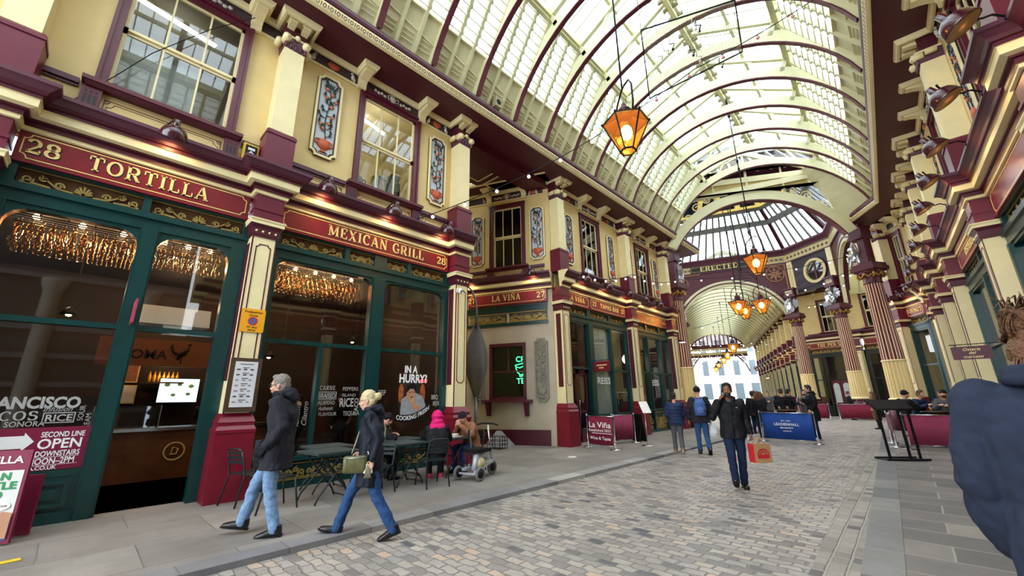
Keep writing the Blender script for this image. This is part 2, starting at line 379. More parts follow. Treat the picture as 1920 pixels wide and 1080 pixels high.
def ionic(mb, x, y, z, s=1.):           # volute capital, light mats 1 over dark 0
    mb.frustum(x-.2*s, x+.2*s, y, 0, z, x-.24*s, x+.24*s, y-.05, 0, z+.26*s, 0)
    for i in range(5): mb.ball((x-.19*s+.095*s*i, y-.02, z+.09*s), (.035*s, .04, .09*s), 6, 0)
    mb.box(x-.25*s, x+.25*s, y-.06, 0, z+.26*s, z+.31*s, 1)
    for sx in (-1, 1):
        mb.tube([(x+sx*.2*s, y-.12, z+.2*s), (x+sx*.2*s, y+.08, z+.2*s)], .085*s, 10, 1)
        mb.tube([(x+sx*.2*s, y-.14, z+.2*s), (x+sx*.2*s, y-.1, z+.2*s)], .04*s, 8, 1)
        mb.tube([(x+sx*.29*s, y+.1, z+.2*s), (x+sx*.29*s, y+.3, z+.2*s)], .075*s, 8, 1)
    mb.ball((x, y-.08, z+.29*s), (.06*s, .05, .07*s), 8, 1)
def corbel(mb, x, w, z0, z1, out, m=0):   # S bracket against the wall
    h = z1-z0
    pr = [(0, z0), (.09, z0), (.13, z0+.06*h), (.12, z0+.3*h), (.16, z0+.5*h), (out*.75, z0+.68*h), (out, z0+.72*h), (out, z1), (0, z1)]
    vs = [(x-w/2, -o, z) for o, z in pr]+[(x+w/2, -o, z) for o, z in pr]; n = len(pr)
    mb.add(vs, [tuple(range(n-1, -1, -1)), tuple(range(n, 2*n))]+[(i, i+1, n+i+1, n+i) for i in range(n-1)]+[(n-1, 0, n, 2*n-1)], m)
    mb.box(x-w/2-.03, x+w/2+.03, -out-.04, 0, z1-.07*h, z1, m)
def make_upper_pilaster(zo=0.):
    r = thing('pilaster', '-', 'pilaster')
    p = MB(); p.box(-.27, .27, -.45, 0, 6.02, 6.78+zo); p.box(-.28, .28, -.47, 0, 6.78+zo, 6.84+zo); p.frustum(-.28, .28, -.47, 0, 6.84+zo, -.24, .24, -.42, 0, 6.9+zo)
    obj('pedestal', p, M_PED, r)
    s = MB(); s.box(-.205, .205, -.4, 0, 6.9+zo, 8.98); obj('shaft', s, M_CREAM, r)
    c = MB(); ionic(c, 0, -.4, 8.98); obj('capital', c, [M_PUR, M_CREAM], r)
    b = MB(); b.box(-.24, .24, -.36, 0, 9.28, 9.68, 0)
    for x in (-.14, .14): corbel(b, x, .14, 9.28, 9.66, .6, 1)
    b.box(-.29, .29, -.68, 0, 9.66, 9.74, 1)
    obj('bracket', b, [M_DMAR, M_CREAM], r)
    return r
LPIL = make_lower_pilaster(); UPIL = make_upper_pilaster()
PIL_USED = [False, False]
def pilaster(FR, x, label, upper_label, grp='pilasters along the shopfronts', low=True):
    if low:
        o = LPIL if not PIL_USED[0] else dup(LPIL); PIL_USED[0] = True
        o['label'] = label; o['group'] = grp; put(o, FR, x, -.003)
    if upper_label:
        o = UPIL if not PIL_USED[1] else dup(UPIL); PIL_USED[1] = True
        o['label'] = upper_label; o['group'] = grp.replace('shopfronts', 'upper storey'); put(o, FR, x, -.003)

# ---- cornice over the signs
CPROF = [(-.05, 5.42), (.0, 5.42), (.03, 5.43), (.03, 5.48), (.05, 5.48), (.05, 5.56), (.09, 5.57), (.09, 5.6), (.17, 5.62), (.17, 5.74), (.19, 5.74), (.19, 5.8), (.22, 5.81), (.24, 5.86), (.3, 5.92), (.34, 5.94), (.34, 6.0), (.0, 6.03), (-.1, 6.03)]
CM = [1, 1, 1, 1, 0, 0, 0, 1, 1, 1, 0, 0, 0, 2, 2, 2, 2, 2]
def cornice(FR, x0, x1, p0=True, p1=True, ext0=0, ext1=0):
    h = .26; P = []
    if p0: P += [(x0-ext0, -.42), (x0+h, -.42), (x0+h, -.14)]
    else: P += [(x0-ext0, -.14)]
    if p1: P += [(x1-h, -.14), (x1-h, -.42), (x1+ext1, -.42)]
    else: P += [(x1+ext1, -.14)]
    m = MB(); m.sweep(P, CPROF, CM)
    struct(num('trim'), m, [M_DMAR, M_CREAM, M_PUR], FR)
# ---- sign board
def signboard(FR, x0, x1, label, words, z0=4.96, z1=5.43, name='shop_sign', group=None):
    r = thing(name, label, 'sign', group); put(r, FR, (x0+x1)/2, 0, 0)
    w = (x1-x0)/2-.012
    b = MB(); b.box(-w, w, -.13, 0, z0, z1); b.box(-w, w, -.16, 0, z0-.05, z0) if 0 else b.box(-w, w, -.16, 0, z0-.03, z0); obj('board', b, M_SIGN, r)
    l = MB(); l.ribbon(notched(-w+.06, w-.06, z0+.045, z1-.045, .07), .014, -.136, -.128, 0, True); obj('border_line', l, M_LET, r)
    for wd in words:
        text, xc, h, wid = wd[:4]; ser = len(wd) < 5
        mb = serif(text, h, 0, .015, width=wid) if ser else sans(text, h, 0, .01, width=wid)
        zc = z0+(z1-z0)/2-h/2+.015
        obj('lettering', mb, M_LET, r, (xc-(x0+x1)/2, -.13, zc))
        sh = serif(text, h, 0, .004, width=wid) if ser else None
        if sh: obj('letter_shadow', sh, M_LINE, r, (xc-(x0+x1)/2+h*.06, -.13, zc-h*.05))
    return r
# ---- upper sash window
def sash_window(FR, xc, w, z0, z1, cols=3, inner=None, arch=.15, glass=GLASS, sill=True):
    r = link(num('window'), None); r['kind'] = 'structure'; put(r, FR, xc, 0, 0)
    a = MB(); k = arch
    for s in (-1, 1):
        a.box(s*w/2-(k if s > 0 else 0), s*w/2+(0 if s > 0 else k), -.05, .12, z0, z1)
        a.box(s*(w/2-.03)-.025, s*(w/2-.03)+.025, -.08, 0, z0, z1)
    a.box(-w/2+k, w/2-k, -.05, .12, z1-k, z1); a.box(-w/2-.02, w/2+.02, -.09, 0, z1-.05, z1+.02)
    obj('architrave', a, M_MAR, r)
    g0, g1 = -w/2+k, w/2-k; h0, h1 = z0+.02, z1-k; zm = (h0+h1)/2
    s = MB(); t = .055
    for lo, hi, y in ((h0, zm, .07), (zm, h1, .03)):
        s.box(g0, g0+t, y, y+.05, lo, hi); s.box(g1-t, g1, y, y+.05, lo, hi); s.box(g0, g1, y, y+.05, lo, lo+t); s.box(g0, g1, y, y+.05, hi-t, hi)
        for i in range(1, cols):
            x = g0+(g1-g0)*i/cols; s.box(x-.015, x+.015, y+.005, y+.045, lo, hi)
    obj('sash', s, M_CREAM, r)
    gl = MB(); gl.box(g0+.01, g1-.01, .088, .094, h0+.01, zm); gl.box(g0+.01, g1-.01, .048, .054, zm, h1-.01); obj('pane', gl, glass, r)
    if sill:
        m = MB(); m.box(-w/2-.12, w/2+.12, -.2, 0, z0-.07, z0); m.frustum(-w/2-.06, w/2+.06, -.12, 0, z0-.13, -w/2-.1, w/2+.1, -.17, 0, z0-.07)
        obj('sill', m, M_MAR, r)
        for s_ in (-1, 1):
            c = MB(); x = s_*(w/2-.02); c.box(x-.12, x+.12, -.09, 0, 6.03, z0-.13)
            for i in (-1, 0, 1): c.box(x+i*.06-.018, x+i*.06+.018, -.095, -.08, 6.08, z0-.28, 1)
            for i in (-1, 0, 1): c.box(x+i*.06-.014, x+i*.06+.014, -.095, -.08, z0-.24, z0-.21, 1)
            obj('sill_bracket', c, [M_MAR, M_LINE], r)
    return r
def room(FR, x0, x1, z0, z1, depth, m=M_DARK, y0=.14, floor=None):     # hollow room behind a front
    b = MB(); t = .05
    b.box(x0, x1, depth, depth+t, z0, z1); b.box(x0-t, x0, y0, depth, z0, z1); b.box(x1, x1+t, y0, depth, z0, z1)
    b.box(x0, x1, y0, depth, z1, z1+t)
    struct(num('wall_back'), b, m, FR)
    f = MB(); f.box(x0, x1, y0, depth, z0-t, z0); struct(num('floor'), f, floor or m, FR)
# ---- flower plaque
M_PBLUE = mat('pale blue plaque', '#b9c4cc', .6, var=.06)
M_LEAF = mat('painted leaf green', '#1e2b22', .5, var=.25)
M_FRUIT = mat('painted fruit orange', '#c5714a', .5, var=.15)
M_URN = mat('terracotta urn', '#c2572f', .5, var=.12)
def make_plaque(mono=None, w=.6, h=2.2):
    r = thing('flower_plaque', '-', 'plaque')
    f = MB(); f.poly(octa(-w/2, w/2, 0, h, .11), -.03, 0, 0); f.ribbon(octa(-w/2+.03, w/2-.03, .03, h-.03, .1), .05, -.07, -.03, 1, True); f.ribbon(octa(-w/2+.075, w/2-.075, .075, h-.075, .095), .02, -.055, -.03, 2, True)
    obj('frame', f, [M_LINE if not mono else mono, M_CREAM if not mono else mono, M_DMAR if not mono else mono], r)
    p = MB(); p.poly(octa(-w/2+.085, w/2-.085, .085, h-.085, .09), -.036, -.03); obj('field', p, mono or M_PBLUE, r)
    q = random.Random(5)
    st = MB(); pts = [(0.03*math.sin(z*5), -.05, z) for z in [.42+.1*i for i in range(int((h-.62)/.1))]]
    st.tube(pts, .012, 6)
    lf = MB(); frs = []; z = .55; s = 1
    while z < h-.16:
        x = .03*math.sin(z*5); L = q.uniform(.1, .17)*(1 if z < h-.5 else .8)
        a = math.radians(q.uniform(15, 60)); ex, ez = x+s*L*math.cos(a)*1.05, z+L*math.sin(a)
        st.tube([(x, -.05, z), (x+s*L*.5, -.06, z+L*.3*math.sin(a)), (ex, -.05, ez)], .008, 5)
        for j in range(3):
            t = .45+.3*j; lx, lz = x+(ex-x)*t, z+(ez-z)*t; b = a+(j-1)*.9; l = .105; wd = .03
            d = Vector((s*math.cos(b), 0, math.sin(b))); n = Vector((-d.z, 0, d.x)); o = Vector((lx, -.06, lz))
            lf.add([o, o+d*l*.5+n*wd+Vector((0, -.015, 0)), o+d*l, o+d*l*.5-n*wd+Vector((0, -.015, 0)), o+d*l*.5+Vector((0, -.03, 0))], [(0, 1, 4), (1, 2, 4), (2, 3, 4), (3, 0, 4)])
        if q.random() < .55 and z < h-.3: frs.append((ex-s*.02, -.07, ez-.05))
        z += q.uniform(.075, .11); s = -s
    for k in range(5):
        a = math.radians(60+15*k); o = Vector((0, -.06, h-.36)); d = Vector((math.cos(a), 0, math.sin(a))); n = Vector((-d.z, 0, d.x))
        lf.add([o, o+d*.1+n*.02, o+d*.22, o+d*.1-n*.02], [(0, 1, 2, 3)])
    obj('stem', st, mono or M_LEAF, r); obj('leaves', lf, mono or M_LEAF, r)
    fr = MB(); fr.ball((0, 0, 0), (.042, .03, .046), 8); f0 = None
    for p in frs:
        f0 = obj('fruit', fr, mono or M_FRUIT, r, p) if f0 is None else link('fruit', f0.data, r, p)
    u = MB(); u.lathe([(.05, .2), (.07, .22), (.13, .27), (.155, .34), (.13, .41), (.12, .43), (.135, .45), (.0, .45)], 14, (0, -.04, 0), sy=.45)
    for s in (-1, 1): u.tube([(s*.12, -.06, .44), (s*.19, -.06, .42), (s*.2, -.06, .36), (s*.15, -.06, .3)], .014, 6)
    u.lathe([(.11, .13), (.06, .16), (.05, .2)], 10, (0, -.04, 0), sy=.45)
    obj('urn', u, mono or M_URN, r)
    return r
PLAQ = make_plaque(); PQ = [False]
def plaque(FR, x, z, label, grp='flower plaques on the upper storey', kx=1):
    o = PLAQ if not PQ[0] else dup(PLAQ); PQ[0] = True
    o['label'] = label; o['group'] = grp; put(o, FR, x, 0, z)
    if kx != 1: o.scale = (kx, 1, kx)
# ---- upper storey bay: wall, apron, frieze, cornice mould
M_FRZ = mat('grey brown frieze', '#453439', .6, var=.2)
M_BIRD = mat('pale bird relief', '#cfc4b8', .55, var=.08)
def bird_mb():
    b = MB(); b.ball((0, -.05, .1), (.05, .03, .08), 8); b.ball((.03, -.055, .2), .03, 7); b.ball((-.04, -.05, .05), (.03, .025, .07), 7); b.tube([(.055, -.055, .2), (.085, -.055, .19)], [.01, .003], 5)
    b.ball((.0, -.075, .11), (.028, .02, .07), 7); return b
BIRD = None
def relief(parent, x, z, kind, flip=1):
    global BIRD
    if kind == 'bird':
        if BIRD is None: BIRD = obj('bird', bird_mb(), M_BIRD, parent); o = BIRD
        else: o = link('bird', BIRD.data, parent)
        o.location = (x, -.01, z); o.scale = (flip, 1, 1)
    elif kind == 'bowl':
        u = MB(); u.lathe([(.04, 0), (.05, .02), (.13, .07), (.16, .12), (0, .13)], 12, sy=.4)
        for i in range(5): u.ball((-.1+.05*i, -.03, .15), .03, 7)
        obj('fruit_bowl', u, M_URN, parent, (x, -.02, z+.03))
    else:
        u = MB(); u.lathe([(.05, 0), (.04, .04), (.1, .12), (.11, .2), (.07, .24), (.1, .27), (0, .27)], 12, sy=.4)
        for s in (-1, 1):
            u.tube([(s*.1, -.03, .22), (s*.16, -.03, .2), (s*.15, -.03, .1), (s*.08, -.03, .08)], .012, 5)
            for i in range(4): u.ball((s*(.24+.09*i), -.02, .12+.03*(i % 2)), (.05, .025, .045), 7)
        obj('vase', u, M_BIRD, parent, (x, -.02, z-.005))
M_APL = mat('apron line', '#5a1a2c', .5, var=0)
def upper_bay(FR, x0, x1, wins, z0, z1, wall='wall_left', m=None, cols=3, reliefs=True, p0=True, p1=True, inner=None, wm=None):
    m = m or M_WALL
    b = MB(); xs = x0
    top = 9.95
    for xc, w in wins:
        b.box(xs, xc-w/2, 0, .13, 5.4, top); b.box(xc-w/2, xc+w/2, 0, .13, 5.4, z0-.0); b.box(xc-w/2, xc+w/2, 0, .13, z1, top); xs = xc+w/2
    b.box(xs, x1, 0, .13, 5.4, top); struct(num(wall), b, m, FR)
    # apron string course and painted panels
    s = MB(); xs = x0+.26; segs = []
    for xc, w in wins: segs.append((xs, xc-w/2-.14)); segs.append((xc-w/2+.12, xc+w/2-.12, 1)); xs = xc+w/2+.14
    segs.append((xs, x1-.26))
    a = MB()
    for g in segs:
        if len(g) == 2 and g[1]-g[0] > .1: s.box(g[0], g[1], -.06, 0, z0-.13, z0-.04); s.box(g[0], g[1], -.03, 0, z0-.18, z0-.13)
        l, r_ = g[0]+.06, g[1]-.06
        if r_-l > .3:
            a.ribbon(notched(l, r_, 6.1, z0-.23, .07), .012, -.006, .004, 0, True); a.ribbon(notched(l+.04, r_-.04, 6.14, z0-.27, .085), .008, -.006, .004, 0, True)
            for cx in (l, r_):
                for cz in (6.1, z0-.23):
                    sx = 1 if cx == l else -1; sz = 1 if cz == 6.1 else -1
                    a.ribbon([(cx, cz), (cx+sx*.05, cz), (cx, cz+sz*.05)], .014, -.006, .004, 0, True)
    tr = struct(num('trim'), s, M_PUR, FR); obj('painted_panel', a, M_APL, tr)
    # frieze band with corbels
    f = MB(); zf0, zf1 = max(z1+.02, 9.33), 9.62
    f.box(x0+.24, x1-.24, -.03, 0, zf0, zf1)
    f.box(x0+.24, x1-.24, -.05, 0, zf0-.05, zf0, 1)
    tr = struct(num('trim'), f, [M_FRZ, M_CREAM], FR)
    cx = []
    for xc, w in wins: cx += [xc-w/2, xc+w/2]
    for x in cx:
        c = MB(); corbel(c, 0, .2, zf0-.08, 9.66, .5); obj('corbel', c, M_CREAM, tr, (x, 0, 0))
    if reliefs:
        e = [x0+.24]+cx+[x1-.24]
        for i in range(len(e)-1):
            l, r_ = e[i]+.12, e[i+1]-.12; mid = (l+r_)/2
            if r_-l < .35: continue
            if i % 2: relief(tr, mid, zf0, 'vase')
            else: relief(tr, l+.12, zf0, 'bird', 1); relief(tr, r_-.12, zf0, 'bird', -1); relief(tr, mid, zf0, 'bowl')
    # cream moulding that jogs round the corbels
    P = [(x0, -.68), (x0+.35, -.68), (x0+.35, -.12)] if p0 else [(x0, -.12)]
    for x in cx: P += [(x-.15, -.12), (x-.15, -.56), (x+.15, -.56), (x+.15, -.12)]
    P += [(x1-.35, -.12), (x1-.35, -.68), (x1, -.68)] if p1 else [(x1, -.12)]
    q = MB(); q.sweep(P, [(-.05, 9.6), (0, 9.6), (.03, 9.64), (.05, 9.7), (.05, 9.73), (-.05, 9.73)], [0, 0, 0, 0, 0]); struct(num('trim'), q, M_CREAM, FR)
    for xc, w in wins: sash_window(FR, xc, w, z0, z1, cols)
# ---- eaves: soffit, patterned fascia, gutter
def eaves(path_fr, P, out=1.25):     # P plan path along the wall face, outside on the right-hand side
    b = MB(); b.sweep(P, [(0, 9.74), (out-.12, 9.74), (out-.12, 9.9), (0, 9.9)], [0, 0, 0]); o = struct(num('trim'), b, M_DMAR, path_fr)
    b = MB(); b.sweep(P, [(out-.14, ZG), (out-.1, ZG), (out-.05, ZG+.02), (out, ZG+.13), (out, ZG+.16), (out-.14, ZG+.16)], [0, 0, 0, 0, 0]); obj('fascia', b, M_CREAM, o)
    g = [(out-.1+.13*math.cos(math.radians(a)), ZG+.3+.13*math.sin(math.radians(a))) for a in range(-110, 250, 24)]
    b = MB(); b.sweep(P, [(out-.12, ZG+.15), (out+.0, ZG+.16)]+g[1:-1], [0]*(len(g))); obj('gutter', b, M_PUR, o)
    for i in range(len(P)-1):
        A, B = Vector(P[i]), Vector(P[i+1]); d = (B-A); L = d.length; d.normalize(); n = Vector((d.y, -d.x)); e = MB(); k = int(L/.15)
        if L < 2: continue
        for j in range(k):
            c = A+d*(j+.5)*L/k+n*(out-.012); rr = [(.04*math.cos(2*PI*t/8), .045*math.sin(2*PI*t/8)) for t in range(8)]
            for q in range(8):
                a, bb = rr[q], rr[(q+1) % 8]; o1, o2 = .62, 1
                pts = []
                for (u, v), kk in ((a, o2), (bb, o2), (bb, o1), (a, o1)):
                    z = ZG+.075+v*kk; off = (z-ZG-.02)/.11*.05-.05+.016
                    pp = c+d*u*kk+n*off; pts.append((pp.x, pp.y, z))
                e.add(pts, [(0, 1, 2, 3)])
            pp = c+d*(L/k/2)+n*(-.02); e.add([(pp.x-d.x*.008, pp.y-d.y*.008, ZG+.03), (pp.x+d.x*.008, pp.y+d.y*.008, ZG+.03), (pp.x+d.x*.008+n.x*.04, pp.y+d.y*.008+n.y*.04, ZG+.115), (pp.x-d.x*.008+n.x*.04, pp.y-d.y*.008+n.y*.04, ZG+.115)], [(0, 1, 2, 3)])
        obj('egg_pattern', e, M_PUR, o)
    return o
# ---- shopfront
def shopfront(FR, x0, x1, bays, stall=.64, transom=2.7, ztop=4.3, grilles=None, door=None, panel='board', lower=None, fr=M_GREEN, rr=.16, back=M_AMBP):
    """bays: (xa, xb, kind) kind 'w' window with transom, 'd' doorway with a light over it; posts fill the rest"""
    r = link(num('window'), None); r['kind'] = 'structure'; put(r, FR)
    f = MB(); y0, y1 = -.1, .08
    f.box(x0, x1, y0, y1, 4.34, 4.6); f.box(x0, x1, y0-.05, y0, 4.52, 4.62); f.box(x0, x1, y0, y1, 4.9, 5.0)
    e = x0
    for xa, xb, k in bays: f.box(e, xa, y0, y1, 0, 4.34); f.box(e+.03, xa-.03, y0-.03, y0, 0, 4.34) if xa-e > .12 else None; e = xb
    f.box(e, x1, y0, y1, 0, 4.34)
    gs = grilles or [(x0+.05, x1-.05)]
    e = x0
    for ga, gb in gs: f.box(e, ga, y0, y1, 4.6, 4.9); e = gb
    f.box(e, x1, y0, y1, 4.6, 4.9)
    for xa, xb, k in bays:
        f.box(xa, xb, y0+.03, y1, transom-.04, transom+.04); f.box(xa, xb, y0+.03, y1, ztop, 4.36)
        for cx, sx in ((xa, 1), (xb, -1)): f.poly([(cx, ztop), (cx, ztop-rr)]+arc(cx+sx*rr, ztop-rr, rr, rr, 180 if sx > 0 else 0, 90, 6)[1:] if sx > 0 else [(cx, ztop-rr), (cx, ztop)]+arc(cx+sx*rr, ztop-rr, rr, rr, 90, 0, 6), y0+.03, y1)
        if k == 'w':
            f.box(xa, xb, y0+.02, y1, stall-.05, stall+.03)
            if panel == 'board':
                f.box(xa, xb, y0+.03, y1, 0, stall-.05); f.box(xa, xb, y0-.02, y0+.03, 0, .14)
                u = [(xa+.1, .22), (xb-.1, .22), (xb-.1, stall-.13), (xa+.1, stall-.13)]; f.ribbon(u, .05, y0, y0+.03, 0, True); f.box(xa+.18, xb-.18, y0+.005, y0+.03, .3, stall-.21)
            else: f.box(xa, xb, y0-.02, y1, 0, .1)
    for m in lower or []: f.box(m-.035, m+.035, y0+.02, y1, stall, transom)
    obj('frame', f, fr, r)
    g = MB()
    for xa, xb, k in bays:
        g.box(xa, xb, .0, .008, transom, ztop+.02)
        if k == 'w': g.box(xa, xb, .0, .008, stall, transom)
    obj('pane', g, GLASS, r)
    for ga, gb in gs: grille(r, ga, gb, 4.62, 4.9, 0, back)
    if panel == 'grille':
        for xa, xb, k in bays:
            if k == 'w': grille(r, xa+.04, xb-.04, .12, stall-.08, -.01, M_GREEN)
    return r
# ---- gooseneck lamp
def make_gooseneck():
    r = thing('gooseneck_lamp', '-', 'lamp')
    a = MB(); a.tube([(-.34, .5, -.02), (-.32, .45, .02), (-.25, .36, .05), (-.2, .28, .02), (-.16, .18, .02), (-.1, .06, .12), (-.03, .0, .21), (0, -.0, .2), (0, 0, .17)], .014, 8)
    a.lathe([(.045, 0), (.045, .05), (0, .05)], 10, (-.34, .5, -.05)); obj('arm', a, M_BLACK, r)
    s = MB(); pr = [(.045, .2), (.05, .1), (.06, .085), (.1, .07), (.15, .03), (.185, -.04), (.195, -.1), (.2, -.13)]
    s.lathe([(0, .2)]+pr, 20); s.lathe([(.19, -.13), (.18, -.06), (.14, .01), (.09, .05), (0, .06)], 20, m=1)
    s.xf(Matrix.Rotation(math.radians(30), 4, 'X')); obj('shade', s, [mat('maroon enamel', '#3f0f1c', .18, var=.05, spec=.8), mat('pale shade lining', '#d9cf9a', .5)], r)
    b = MB(); b.ball((0, .03, -.05), .045, 10); obj('bulb', b, mat('warm bulb', '#ffd9a0', .5, var=0, emit=14, ecol=(1, .62, .28)), r)
    return r
GOOSE = make_gooseneck(); GQ = [False]
def gooseneck(FR, x, label, out=.62, z=5.98, energy=40, grp='gooseneck sign lamps'):
    o = GOOSE if not GQ[0] else dup(GOOSE); GQ[0] = True
    o['label'] = label; o['group'] = grp; put(o, FR, x, -out, z)
    if energy:
        ld = bpy.data.lights.new('sign_lamp', 'SPOT'); ld.energy = energy; ld.color = (1, .6, .25); ld.spot_size = math.radians(150); ld.spot_blend = .8; ld.shadow_soft_size = .05
        l = bpy.data.objects.new('sign_lamp', ld); COL.objects.link(l); l.parent = o; l.location = (0, .05, -.13); l.rotation_euler = (math.radians(40), 0, 0)
    return o
# ------------------------------------------------------------------ ground
def ground_mat(name, kind, dim=1.):
    m = bpy.data.materials.new(name); m.use_nodes = True; nt = m.node_tree; b = nt.nodes['Principled BSDF']; N = nt.nodes.new; Lk = nt.links.new
    tc = N('ShaderNodeTexCoord'); mp = N('ShaderNodeMapping'); Lk(tc.outputs['Object'], mp.inputs['Vector'])
    wob = N('ShaderNodeTexNoise'); wob.inputs['Scale'].default_value = 5 if kind == 'sett' else 1.2; Lk(tc.outputs['Object'], wob.inputs['Vector'])
    ad = N('ShaderNodeMixRGB'); ad.blend_type = 'LINEAR_LIGHT'; ad.inputs['Fac'].default_value = .055 if kind == 'sett' else .02
    Lk(mp.outputs['Vector'], ad.inputs['Color1']); Lk(wob.outputs['Color'], ad.inputs['Color2'])
    br = N('ShaderNodeTexBrick'); Lk(ad.outputs['Color'], br.inputs['Vector']); br.inputs['Scale'].default_value = 1
    br.inputs['Color1'].default_value = (0, 0, 0, 1); br.inputs['Color2'].default_value = (1, 1, 1, 1); br.inputs['Mortar'].default_value = (.5, .5, .5, 1); br.inputs['Bias'].default_value = 0
    if kind == 'sett':
        mp.inputs['Rotation'].default_value = (0, 0, PI/2)
        br.inputs['Brick Width'].default_value = .21; br.inputs['Row Height'].default_value = .115; br.inputs['Mortar Size'].default_value = .0125; br.inputs['Mortar Smooth'].default_value = .6
        cols = [(.0, '#55555c'), (.06, '#7d7876'), (.3, '#98918b'), (.62, '#a59e97'), (.93, '#aea498'), (1., '#bda591')]
    elif kind == 'edge':
        mp.inputs['Rotation'].default_value = (0, 0, 0)
        br.inputs['Brick Width'].default_value = .2; br.inputs['Row Height'].default_value = .15; br.inputs['Mortar Size'].default_value = .018; br.inputs['Mortar Smooth'].default_value = .6
        cols = [(.0, '#55525a'), (.1, '#8d877f'), (1, '#aaa297')]
    elif kind == 'flag':
        mp.inputs['Rotation'].default_value = (0, 0, PI/2)
        br.inputs['Brick Width'].default_value = 1.15; br.inputs['Row Height'].default_value = .56; br.inputs['Mortar Size'].default_value = .012; br.inputs['Mortar Smooth'].default_value = .3
        cols = [(.0, '#6b6663'), (.4, '#7d7773'), (.8, '#8b847d'), (1., '#a29a8f')]
    elif kind == 'kerb':
        mp.inputs['Rotation'].default_value = (0, 0, 0)
        br.inputs['Brick Width'].default_value = .95; br.inputs['Row Height'].default_value = 3; br.inputs['Mortar Size'].default_value = .008
        cols = [(0, '#77767a'), (.45, '#8a888a'), (.75, '#a3a09d'), (1., '#b3afa9')]
    else:
        mp.inputs['Rotation'].default_value = (0, 0, 0)
        br.inputs['Brick Width'].default_value = 1.5; br.inputs['Row Height'].default_value = .95; br.inputs['Mortar Size'].default_value = .008
        cols = [(.0, '#847e79'), (.5, '#8f8983'), (1., '#9b958d')]
    cr = N('ShaderNodeValToRGB'); el = cr.color_ramp.elements
    el[0].position, el[0].color = cols[0][0], lin(cols[0][1]); el[1].position, el[1].color = cols[-1][0], lin(cols[-1][1])
    for p, c in cols[1:-1]: e = el.new(p); e.color = lin(c)
    for e in el: e.color = (*[min(1, q*dim) for q in e.color[:3]], 1)
    Lk(br.outputs['Color'], cr.inputs['Fac'])
    n2 = N('ShaderNodeTexNoise'); n2.inputs['Scale'].default_value = 1.3; n2.inputs['Detail'].default_value = 8; n2.inputs['Roughness'].default_value = .65; Lk(tc.outputs['Object'], n2.inputs['Vector'])
    r2 = N('ShaderNodeValToRGB'); r2.color_ramp.elements[0].position = .3; r2.color_ramp.elements[0].color = (.66, .64, .62, 1); r2.color_ramp.elements[1].position = .66; r2.color_ramp.elements[1].color = (1.08, 1.06, 1.04, 1)
    Lk(n2.outputs['Fac'], r2.inputs['Fac'])
    mu = N('ShaderNodeMixRGB'); mu.blend_type = 'MULTIPLY'; mu.inputs['Fac'].default_value = .8; Lk(cr.outputs['Color'], mu.inputs['Color1']); Lk(r2.outputs['Color'], mu.inputs['Color2'])
    n3 = N('ShaderNodeTexNoise'); n3.inputs['Scale'].default_value = 45; n3.inputs['Detail'].default_value = 4; Lk(tc.outputs['Object'], n3.inputs['Vector'])
    r3 = N('ShaderNodeValToRGB'); r3.color_ramp.elements[0].color = (.72, .71, .7, 1); r3.color_ramp.elements[1].color = (1.15, 1.15, 1.15, 1); Lk(n3.outputs['Fac'], r3.inputs['Fac'])
    m3 = N('ShaderNodeMixRGB'); m3.blend_type = 'MULTIPLY'; m3.inputs['Fac'].default_value = .7; Lk(mu.outputs['Color'], m3.inputs['Color1']); Lk(r3.outputs['Color'], m3.inputs['Color2'])
    mo = N('ShaderNodeMixRGB'); Lk(br.outputs['Fac'], mo.inputs['Fac']); Lk(m3.outputs['Color'], mo.inputs['Color1'])
    mo.inputs['Color2'].default_value = lin({'sett': '#847d75', 'edge': '#9c958b', 'flag': '#9a938a'}.get(kind, '#6a6561')); Lk(mo.outputs['Color'], b.inputs['Base Color'])
    b.inputs['Roughness'].default_value = .62
    bp = N('ShaderNodeBump'); bp.inputs['Strength'].default_value = .7 if kind in ('sett', 'edge') else .25; bp.inputs['Distance'].default_value = .02
    iv = N('ShaderNodeMath'); iv.operation = 'SUBTRACT'; iv.inputs[0].default_value = 1; Lk(br.outputs['Fac'], iv.inputs[1])
    a2 = N('ShaderNodeMath'); a2.operation = 'MULTIPLY_ADD'; Lk(n3.outputs['Fac'], a2.inputs[0]); a2.inputs[1].default_value = .35; Lk(iv.outputs[0], a2.inputs[2])
    Lk(a2.outputs[0], bp.inputs['Height']); Lk(bp.outputs['Normal'], b.inputs['Normal'])
    return m
ROAD = -.06
def slab(name, pts, z0, z1, m):
    b = MB(); n = len(pts); vs = [(x, y, z1) for x, y in pts]+[(x, y, z0) for x, y in pts]
    b.add(vs, [tuple(range(n)), tuple(range(2*n-1, n-1, -1))]+[(i, n+i, n+(i+1) % n, (i+1) % n) for i in range(n)]); return struct(name, b, m)
RE = lambda s: .62+.022*s                # street-side edge of the right-hand edging stones
slab('floor', [(-14, -14), (110, -14), (110, 70), (-14, 70)], -.3, ROAD-.012, mat('street bed', '#8d867d', .8, var=.2, vs=2))
slab('road_setts', [(-10, .05), (60, .8), (60, 8), (40, 9), (30, 12), (23, 9), (23, 5.2), (-10, 5.2)], ROAD-.012, ROAD, ground_mat('granite setts', 'sett', 1.13))
slab('kerb_stones', [(-10, 5.2), (24, 5.2), (24, 5.5), (-10, 5.5)], -.2, 0.004, ground_mat('granite kerb', 'kerb', 1.1))
slab('pavement_left', [(-10, 5.5), (24, 5.5), (24, 13), (-10, 13)], -.2, 0, ground_mat('stone paving', 'pave'))
slab('road_channel', [(-10, .19), (24, 1.21), (24, 1.57), (-10, .55)], ROAD-.01, ROAD+.006, ground_mat('channel setts', 'edge'))
